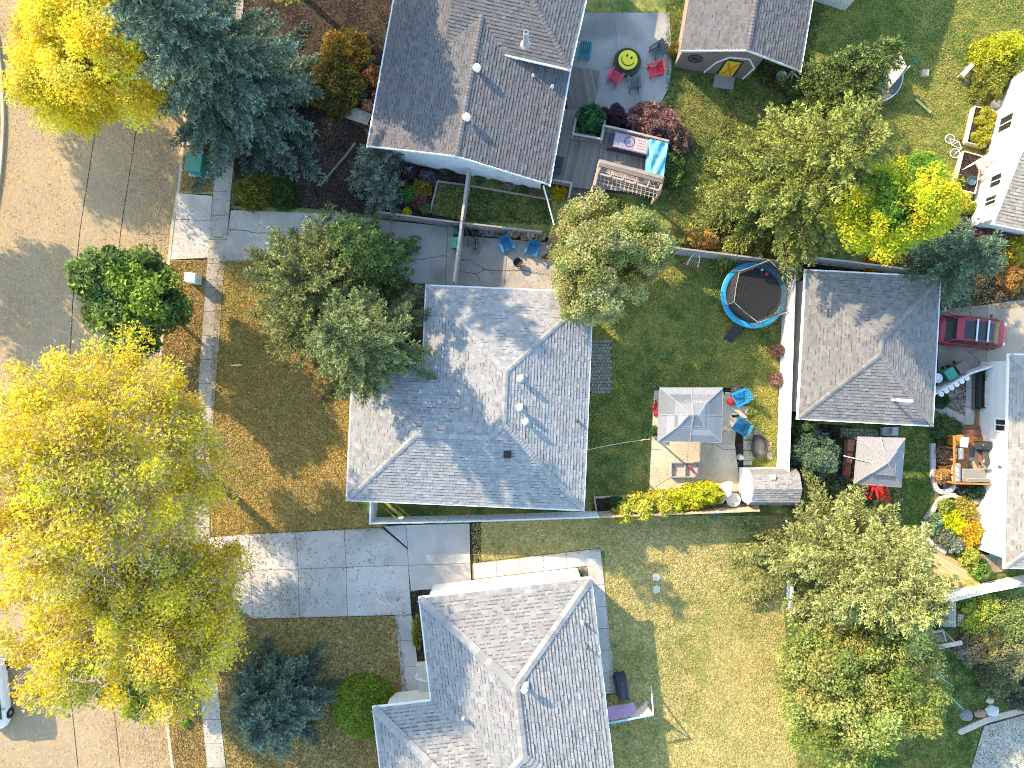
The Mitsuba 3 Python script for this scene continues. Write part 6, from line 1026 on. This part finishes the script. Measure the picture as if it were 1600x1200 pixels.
for i, (x, y, r_, h_, l) in enumerate(((605, 258, 1.3, 2.2, 'top'), (588, 287, 1.25, 1.9, 'middle'), (604, 312, 1.2, 1.9, 'bottom'))): conifer('juniper_shrub', f'grey green juniper left of the gabled house, {l} of three touching lumps', (x, y), h_, r_, [(.10, .14, .115), (.13, .17, .13)], (.27, .32, .24), 32 + i, 70, 26, 7, .05, -.1, 30, .15, .5, cat_='shrub')
shrub('purple_shrub', 'large dusty purple shrub right of the deck railing', (1018, 192), 1.75, 1.6, [(.22, .12, .11), (.30, .18, .16), (.14, .075, .07)], 35, 11000, .13, sy=.75, rot=-.3); shrub('purple_shrub', 'dark purple shrub between patio and plant box', (957, 184), 1.05, 1.2, [(.05, .03, .045), (.07, .04, .055)], 36, 4500, .12, sy=.8); shrub('purple_shrub', 'purple shrub right of the blue tarpaulin', (1060, 222), 1.0, 1.2, [(.18, .11, .09), (.25, .15, .12)], 37, 4500, .13)
shrub('leafy_plant', 'dense green plant filling the deck plant box', (921, 192), .85, 1.5, [(.03, .10, .04), (.05, .14, .06), (.02, .07, .03)], 38, 5000, .13, z=.85); shrub('yellow_shrub', 'yellow shrub inside the short railing by the deck steps', (874, 299), .55, .8, [(.45, .33, .02), (.35, .3, .03)], 39, 2200, .1, spiky=.6)
for i, (x, y, r_, h_) in enumerate(((975, 800, 1.0, 1.9), (1003, 793, 1.2, 2.0), (1035, 788, 1.1, 2.0), (1060, 784, 1.0, 1.9), (1088, 778, 1.1, 2.0), (1108, 772, 1.0, 1.9))): shrub('yellow_creeper', ['yellow creeper at the left end of the brown fence, spilling over it', 'yellow creeper second from the left end of the brown fence', 'yellow creeper third from the left on the brown fence', 'greenish yellow creeper third from the right on the brown fence', 'greenish yellow creeper second from the right below the patio', 'pointed yellow creeper at the right end below the patio'][i], (x, y), r_, h_, [(.48, .45, .07), (.36, .38, .06), (.52, .47, .09), (.22, .26, .05)] if i < 3 else YGR, 40 + i, 4200, .14, sy=.75, cat_='creeper')
shrub('green_shrub', 'grey green bush between the white fence and the fabric gazebo', (1275, 714), 1.7, 2.6, [(.10, .16, .10), (.14, .2, .13), (.08, .12, .08)], 47, 15000, .12); shrub('green_shrub', 'dark green bush between white fence and garage corner', (1258, 668), .8, 1.4, GRN, 48, 4000, .14)
shrub('hedge_shrub', 'low green autumn hedge beside the pavement under the blue spruce', (400, 300), 1.6, .9, [(.05, .10, .03), (.10, .13, .03), (.3, .2, .03)], 49, 9000, .1, sy=.75); shrub('hedge_shrub', 'low green hedge right of the one beside the pavement', (440, 303), 1.1, .8, [(.04, .08, .03), (.08, .11, .03)], 50, 5000, .1)
shrub('red_shrub', 'reddish bush at the upper part of the white fence right of the lawn', (1217, 547), .5, .9, [(.25, .13, .11), (.18, .10, .08)], 51, 1500, .09, spiky=.8); shrub('red_shrub', 'pinkish bush at the middle of the white fence right of the lawn', (1217, 592), .55, .9, [(.30, .18, .16), (.21, .12, .10)], 52, 1700, .09, spiky=.8)
shrub('autumn_shrub', 'large olive and gold shrub in the bed left of the gabled house', (525, 130), 1.9, 1.4, [(.09, .085, .03), (.17, .14, .03), (.06, .065, .025)], 53, 11000, .12); shrub('autumn_shrub', 'orange autumn shrub at the top edge left of the gabled house', (540, 80), 1.6, 1.1, [(.28, .17, .04), (.30, .24, .04), (.17, .10, .03)], 54, 8000, .12); shrub('autumn_shrub', 'rust coloured low shrub nearest the gabled wall', (580, 118), .8, .8, [(.22, .11, .05), (.14, .08, .04)], 55, 3000, .11)  # orange shrub palette darkened to paint in the shade of the tree above
for i, (x, y, r_, c, l) in enumerate(((573, 102, .6, (.05, .11, .08), 'bluish'), (560, 142, .55, (.09, .16, .12), 'silvery green'), (590, 150, .4, (.2, .1, .09), 'reddish'), (574, 164, .35, (.28, .16, .12), 'dusty pink'))): shrub('garden_plant', f'{l} plant in the bed along the left wall of the gabled house', (x, y), r_, .5, [c, tuple(np.array(c) * 1.4)], 60 + i, 1500, .1, 'plant')
for i, (x, y, r_, c, l) in enumerate(((642, 303, .6, (.10, .22, .05), 'bright green'), (658, 293, .65, (.32, .2, .04), 'orange yellow'), (655, 316, .55, (.22, .09, .08), 'red flecked'), (668, 276, .5, (.12, .12, .15), 'grey violet'), (640, 268, .5, (.08, .06, .07), 'blackish'), (700, 262, .5, (.06, .10, .05), 'dark green'), (664, 326, .4, (.14, .18, .07), 'pale leaved'), (635, 332, .3, (.6, .42, .03), 'golden'))): shrub('garden_plant', f'{l} plant in the dark bed under the white gable wall', (x, y), r_, .5, [c, tuple(np.array(c) * 1.5), tuple(np.array(c) * .6)], 70 + i, 1500, .1, 'plant')
for i, (x, y, c, l) in enumerate(((752, 276, (.12, .17, .06), 'green lily clump under the white wall, leftmost'), (775, 281, (.16, .18, .07), 'olive lily clump under the white wall, second from left'), (797, 286, (.28, .2, .17), 'pinkish flower clump under the white wall'), (818, 291, (.10, .15, .06), 'green lily clump under the white wall, second from right'), (838, 296, (.2, .15, .1), 'brownish flower clump at the right end of the white wall'))): shrub('garden_plant', l, (x, y), .42, .5, [c, tuple(np.array(c) * 1.4)], 80 + i, 1200, .16, 'plant', spiky=1.2)
shrub('green_shrub', 'dark green creeper mass right of the blue tarpaulin deck end', (1050, 262), .9, 1.3, GRN, 86, 5000, .12, sy=1.6); shrub('green_shrub', 'dark planting below the deck steps', (947, 322), 1.1, .8, [(.06, .10, .04), (.15, .15, .04)], 87, 4000, .1, sy=.6)
shrub('yellow_shrub', 'yellow green tree top at the upper right corner', (1568, 84), 1.5, 2.0, YGR, 88, 9000, .12); shrub('green_shrub', 'yellowish green bush below the upper right corner by the white railing', (1562, 118), 1.5, 1.7, [(.22, .24, .05), (.30, .30, .07), (.14, .17, .04)], 89, 12000, .11, sy=1.25); shrub('garden_plant', 'ochre undergrowth left of the bush at the upper right', (1540, 98), .9, .5, [(.4, .26, .09), (.32, .26, .08)], 90, 3000, .09, 'plant')
for i in range(9): x, y = [(1535, 178), (1526, 192), (1541, 197), (1530, 208), (1520, 216), (1535, 219), (1543, 184), (1527, 224), (1538, 206)][i]; shrub('vegetable_plant', f'yellow green vegetable plant in the upper raised bed, {ORD[[0, 2, 3, 5, 7, 6, 1, 8, 4][i]]} from its top end', (x, y), .34, .35, YGR[:2] + [(.3, .26, .08)], 91 + i, 700, .12, 'plant', group='vegetables in the upper raised bed', z=.33)
shrub('garden_plant', 'bushy plant by the path end at the white house', (1549, 237), .5, .6, [(.25, .28, .07)], 101, 1800, .1, 'plant'); shrub('green_shrub', 'green curving hedge strip below the lower raised bed', (1512, 328), 1.2, .5, [(.28, .32, .05), (.2, .26, .04)], 102, 3500, .1, sy=.3, rot=.35)
shrub('red_shrub', 'dusty mauve shrub at the lower corner of the white house', (1548, 372), 1.2, .9, [(.20, .12, .12), (.28, .18, .16)], 103, 5000, .12); shrub('red_shrub', 'brownish shrub left of the white house corner', (1490, 352), 1.0, .9, [(.24, .18, .12), (.16, .16, .08)], 104, 4500, .11); shrub('autumn_shrub', 'orange bush at the right edge above the red car', (1585, 432), 1.0, 1.0, [(.38, .19, .07), (.30, .22, .08)], 105, 4500, .12); shrub('yellow_shrub', 'yellow bush at the right edge below the white house', (1592, 392), 1.1, 1.2, [(.5, .4, .05), (.35, .33, .05)], 106, 5000, .12)
shrub('autumn_shrub', 'orange leaves hanging over the pale fence behind the garage', (1385, 408), 1.2, 1.7, [(.52, .26, .02), (.6, .33, .03), (.4, .18, .02)], 107, 6000, .13, sy=.6); shrub('autumn_shrub', 'orange and pink low plants beside the olive spruce', (1098, 372), 1.2, .6, [(.5, .24, .09), (.45, .32, .16), (.3, .26, .07)], 108, 5000, .1, sy=.5, rot=-.3); shrub('yellow_shrub', 'yellow green tuft at the end of the shaded lawn strip', (1090, 368), .5, .6, [(.42, .40, .05)], 109, 1500, .1); shrub('autumn_shrub', 'golden plants at the foot of the orange fence', (1190, 385), 1.4, .6, [(.35, .3, .06), (.2, .2, .05), (.45, .28, .06)], 110, 5000, .1, sy=.5, rot=-.2)
for i, (x, y, r_, c, l) in enumerate(((1488, 818, 1.0, (.50, .55, .02), 'lime yellow round'), (1512, 832, 1.1, (.55, .38, .04), 'orange gold'), (1462, 820, .8, (.16, .24, .14), 'sage green'), (1475, 840, .8, (.2, .22, .15), 'grey green'), (1490, 850, .6, (.24, .27, .22), 'silvery'), (1507, 795, .9, (.36, .32, .07), 'olive gold'), (1478, 790, .5, (.25, .3, .07), 'small green'), (1530, 828, .6, (.36, .36, .1), 'pale yellow'), (1515, 870, .8, (.34, .36, .08), 'yellowish creeping'), (1530, 890, .7, (.16, .28, .06), 'fresh green'), (1530, 765, .9, (.07, .12, .06), 'shaded green'), (1478, 712, .7, (.3, .2, .12), 'brown grassy'), (1470, 745, .5, (.35, .24, .11), 'tan grassy'), (1482, 672, 1.0, (.10, .15, .06), 'speckled green'), (1549, 590, .5, (.12, .2, .04), 'leafy green potted'), (1549, 603, .35, (.36, .32, .05), 'yellow potted'), (1544, 632, .35, (.16, .3, .03), 'lime potted'), (1470, 625, .6, (.05, .1, .05), 'dark leafy'))): shrub('garden_plant', f'{l} plant in the ' + ('flower garden by the right house' if i < 10 else ['bed under the orange deck', 'bed left of the orange deck, upper', 'bed left of the orange deck, lower', 'corner bed between garage and orange deck', 'black planter box, uppermost', 'black planter box, second', 'black planter box, lowest', 'corner behind the picket fence'][i - 10]), (x, y), r_, .7, [c, tuple(np.array(c) * 1.3), tuple(np.array(c) * .65)], 111 + i, int(3500 * r_ * r_ + 500), .11, 'plant', z=.42 if 14 <= i <= 16 else 0)
for i, (x, y, r_, h_, pal, l) in enumerate(((1530, 950, 1.5, 1.3, [(.36, .40, .07), (.28, .34, .07)], 'lime green shrub below the white fence at the lower right'), (1570, 965, 1.9, 1.6, [(.24, .28, .10), (.18, .23, .08)], 'pale green shrub at the right edge below the white fence'), (1545, 1000, 1.6, 1.2, [(.4, .3, .12), (.3, .27, .10)], 'straw coloured shrub right of the swing bench'), (1585, 1025, 1.7, 1.5, [(.22, .25, .12), (.3, .28, .16)], 'grey green shrub at the right edge beside the shaded yard'), (1520, 1012, 1.1, .8, [(.2, .2, .15), (.3, .25, .18)], 'twiggy pale shrub at the right end of the swing bench'), (1560, 1062, 1.3, 1.0, [(.10, .14, .08), (.2, .2, .1)], 'dark shrub above the kerb at the lower right'), (1598, 1085, 1.0, .9, [(.06, .08, .06), (.12, .12, .1)], 'blackish shrub at the kerb near the bottom right corner'), (1512, 962, .6, .9, [(.4, .4, .05)], 'yellow green sprig right of the grey lean-to'))): shrub('green_shrub', l, (x, y), r_, h_, pal, 140 + i, int(4200 * r_), .11)
shrub('garden_plant', 'dark leafy plants filling the long low planter', (970, 786), 1.2, .6, [(.04, .08, .03), (.08, .11, .04)], 150, 3500, .1, 'plant', sy=.32, rot=-.12, z=.3); shrub('garden_plant', 'silvery ground plant at the right end of the creeper', (1118, 795), .6, .4, [(.2, .3, .22)], 151, 1400, .1, 'plant'); shrub('garden_plant', 'yellow green plants in the narrow strip beside the bottom house', (651, 985), .35, .35, [(.3, .26, .05), (.15, .15, .05)], 152, 1800, .08, 'plant', sy=3.2); shrub('green_shrub', 'small green plant at the corner of the bottom house', (906, 898), .3, .4, [(.12, .2, .06)], 153, 500, .1)
shrub('garden_plant', 'green sprig at the bottom left verge', (290, 1130), .35, .3, [(.2, .3, .04)], 154, 500, .1, 'plant'); shrub('autumn_shrub', 'brown leaf heap on the driveway yard under the pale tree', (864, 401), .6, .16, [(.28, .13, .07), (.36, .18, .09)], 155, 2200, .09, sy=.5, cat_='leaf heap'); shrub('green_shrub', 'green plant in the corner by the firewood under the pale tree', (872, 386), .5, .6, [(.08, .16, .04)], 156, 1500, .11); shrub('garden_plant', 'small pink flowers by the upper edge of the gazebo patio', (1150, 607), .35, .3, [(.4, .32, .3), (.2, .24, .1)], 157, 700, .07, 'plant'); shrub('garden_plant', 'potted green plant at the lower left corner of the gazebo', (1024, 675), .35, .6, [(.07, .14, .07)], 158, 900, .1, 'plant')
shrub('autumn_shrub', 'orange grass tuft beside the left end of the brown shed', (1056, 78), .5, .6, [(.4, .24, .07), (.2, .2, .06)], 159, 1500, .12, spiky=1.0)

# ------------------------------------------------------------------ grass and fallen leaves
def scatter(poly, n, r):
    x0, y0, x1, y1 = poly.bounds; out = []; k = 0
    shapely.prepare(poly)
    while k < n:
        q = np.c_[r.uniform(x0, x1, 2 * n), r.uniform(y0, y1, 2 * n)]; q = q[shapely.contains_xy(poly, q[:, 0], q[:, 1])]; out.append(q); k += len(q)
        if len(q) == 0: break
    return np.vstack(out)[:n]
view = sbox(-33, -25, 33, 25)
def grass(poly, per, pal, dry, bias, seed, label, size=.13):
    poly = poly.intersection(view); r = np.random.default_rng(seed); n = int(poly.area * per); q = scatter(poly, n, r); n = len(q)
    cl = meshkit.fbm(np.c_[q * .35, np.full(n, 3.)], 3, 1) * .5 + meshkit.fbm(np.c_[q * 1.9, np.ones(n)], 2, 2) * .5 + bias; t = np.clip((cl - .36) / .3, 0, 1)[:, None]
    c = 1.45 * (tone(r, n, pal, .18) * (1 - t) + tone(r, n, dry, .18) * t); D = rdir(r, n); D[:, 2] = np.abs(D[:, 2]) * .7; D = unit_rows(D); L = size * r.uniform(.6, 1.3, n)
    v, f = tris(np.c_[q, np.full(n, .02)] + D * L[:, None] * .45, D, rdir(r, n), L, L * .3); k = numbered('grass'); lab(k, label, 'grass', kind='stuff'); put(k, (v, f, np.repeat(c, 3, 0)), None, 'leaf')
GG, GD = [(.07, .12, .035), (.095, .15, .04), (.06, .10, .03)], [(.19, .18, .05), (.24, .21, .07)]
DRY1, DRY2 = [(.19, .22, .06), (.25, .27, .08)], [(.39, .34, .15), (.44, .38, .18), (.33, .29, .12)]
grass(lawnBy, 420, GG, GD, -.06, 201, 'green lawn between the gabled house and the top right fence'); grass(lawnB, 420, [(.04, .08, .025)], GD, -.2, 202, 'dark green side lawn below the gabled house'); grass(lawnF, 420, [(.17, .23, .05), (.21, .26, .06)], [(.34, .32, .10), (.38, .34, .13)], .0, 203, 'yellow green lawn at the top right')
grass(lawnA2.difference(P([(1014, 604), (1162, 606), (1170, 770), (1014, 770)])), 420, [(.13, .19, .045), (.16, .22, .055)], [(.33, .31, .07), (.40, .35, .10)], .06, 204, 'patchy lawn behind the middle house'); grass(lawnC2, 420, DRY1, DRY2, .16, 205, 'dry yellow lawn at the bottom centre'); grass(lawnE, 420, [(.07, .14, .03), (.09, .16, .03)], GD, -.22, 206, 'lush green lawn beside the fabric gazebo'); grass(lawnR, 300, GG, GD, -.02, 207, 'rough lawn in the lower right yard')
grass(lawnA, 330, [(.2, .2, .045), (.25, .22, .055)], [(.34, .25, .07), (.38, .26, .08)], .05, 208, 'leaf strewn front lawn of the middle house'); grass(lawnC, 300, [(.12, .11, .04)], [(.22, .16, .06), (.26, .17, .08)], .05, 209, 'brownish front lawn of the bottom house'); grass(boulev, 300, [(.13, .10, .03)], [(.28, .17, .05), (.34, .2, .06)], .1, 210, 'leaf strewn verge grass along the road')
def leaves(poly, n, pal, seed, label, z=.03, size=.085, weight=None):
    r = np.random.default_rng(seed); q = scatter(poly.intersection(view), n, r)
    if weight is not None: q = q[r.random(len(q)) < weight(q)]
    n = len(q); D = rdir(r, n); D[:, 2] *= .25; D = unit_rows(D); L = size * r.uniform(.6, 1.4, n); v, f = tris(np.c_[q, np.full(n, z) + r.uniform(0, .03, n)], D, rdir(r, n, 2.5), L, L * .8); k = numbered('fallen_leaves'); lab(k, label, 'fallen leaves', kind='stuff'); put(k, (v, f, np.repeat(tone(r, n, pal, .25), 3, 0)), None, 'leaf')
LF = [(.46, .34, .15), (.40, .27, .11), (.54, .44, .22), (.28, .17, .08)]
edge = shapely.LineString(WP(RKP)); dist = lambda q: shapely.distance(shapely.points(q), edge)
patch = lambda q: meshkit.fbm(np.c_[q * .45, np.zeros(len(q))], 3, 77)
leaves(road_poly, 95000, [(.55, .42, .22), (.5, .33, .12), (.6, .47, .26)], 301, 'tan leaves strewn over the road', -.105, .075, lambda q: np.clip(np.exp(-dist(q) / 1.5) * 1.6 + .8 * (patch(q) - .3), .06, 1)); leaves(boulev, 26000, LF, 302, 'brown leaves covering the verge'); leaves(lawnA, 24000, LF, 303, 'brown leaves on the front lawn of the middle house'); leaves(lawnC, 9000, [(.32, .2, .12), (.4, .26, .12), (.24, .14, .08)], 304, 'dull leaves on the front lawn of the bottom house')
leaves(P([(300, 835), (600, 825), (640, 965), (395, 968), (300, 910)]), 2600, [(.24, .17, .07), (.16, .12, .06), (.34, .27, .08)], 305, 'scattered leaves on the lower driveway', .05, .08, lambda q: np.clip(1.5 * (patch(q * 1.5) - .3) + np.exp(-(q[:, 0] + 18) / 3), .04, 1)); leaves(sw_poly, 1700, LF, 306, 'scattered leaves on the pavement', .05, .07); leaves(P([(277, 302), (700, 350), (880, 380), (880, 456), (440, 410), (268, 406)]), 1500, LF, 307, 'scattered leaves on the upper driveway', .05, .07)
leaves(lawnA2.union(lawnBy), 1800, [(.5, .42, .28), (.42, .27, .1), (.6, .56, .5)], 308, 'few pale leaves on the back lawns', .06, .075); leaves(mulchB, 5000, [(.2, .13, .08), (.3, .2, .12), (.12, .08, .06)], 309, 'leaf bits on the dark mulch bed', .03, .07); leaves(P([(1060, 385), (1240, 408), (1252, 250), (1225, 260), (1085, 350)]), 3000, LF, 310, 'leaves under the olive spruce'); leaves(P([(1420, 415), (1600, 390), (1600, 480), (1480, 490)]), 3500, LF, 311, 'leaves above the red car')

print('triangles', sum(len(x[1]) for x in meshkit.WRITTEN.values()))
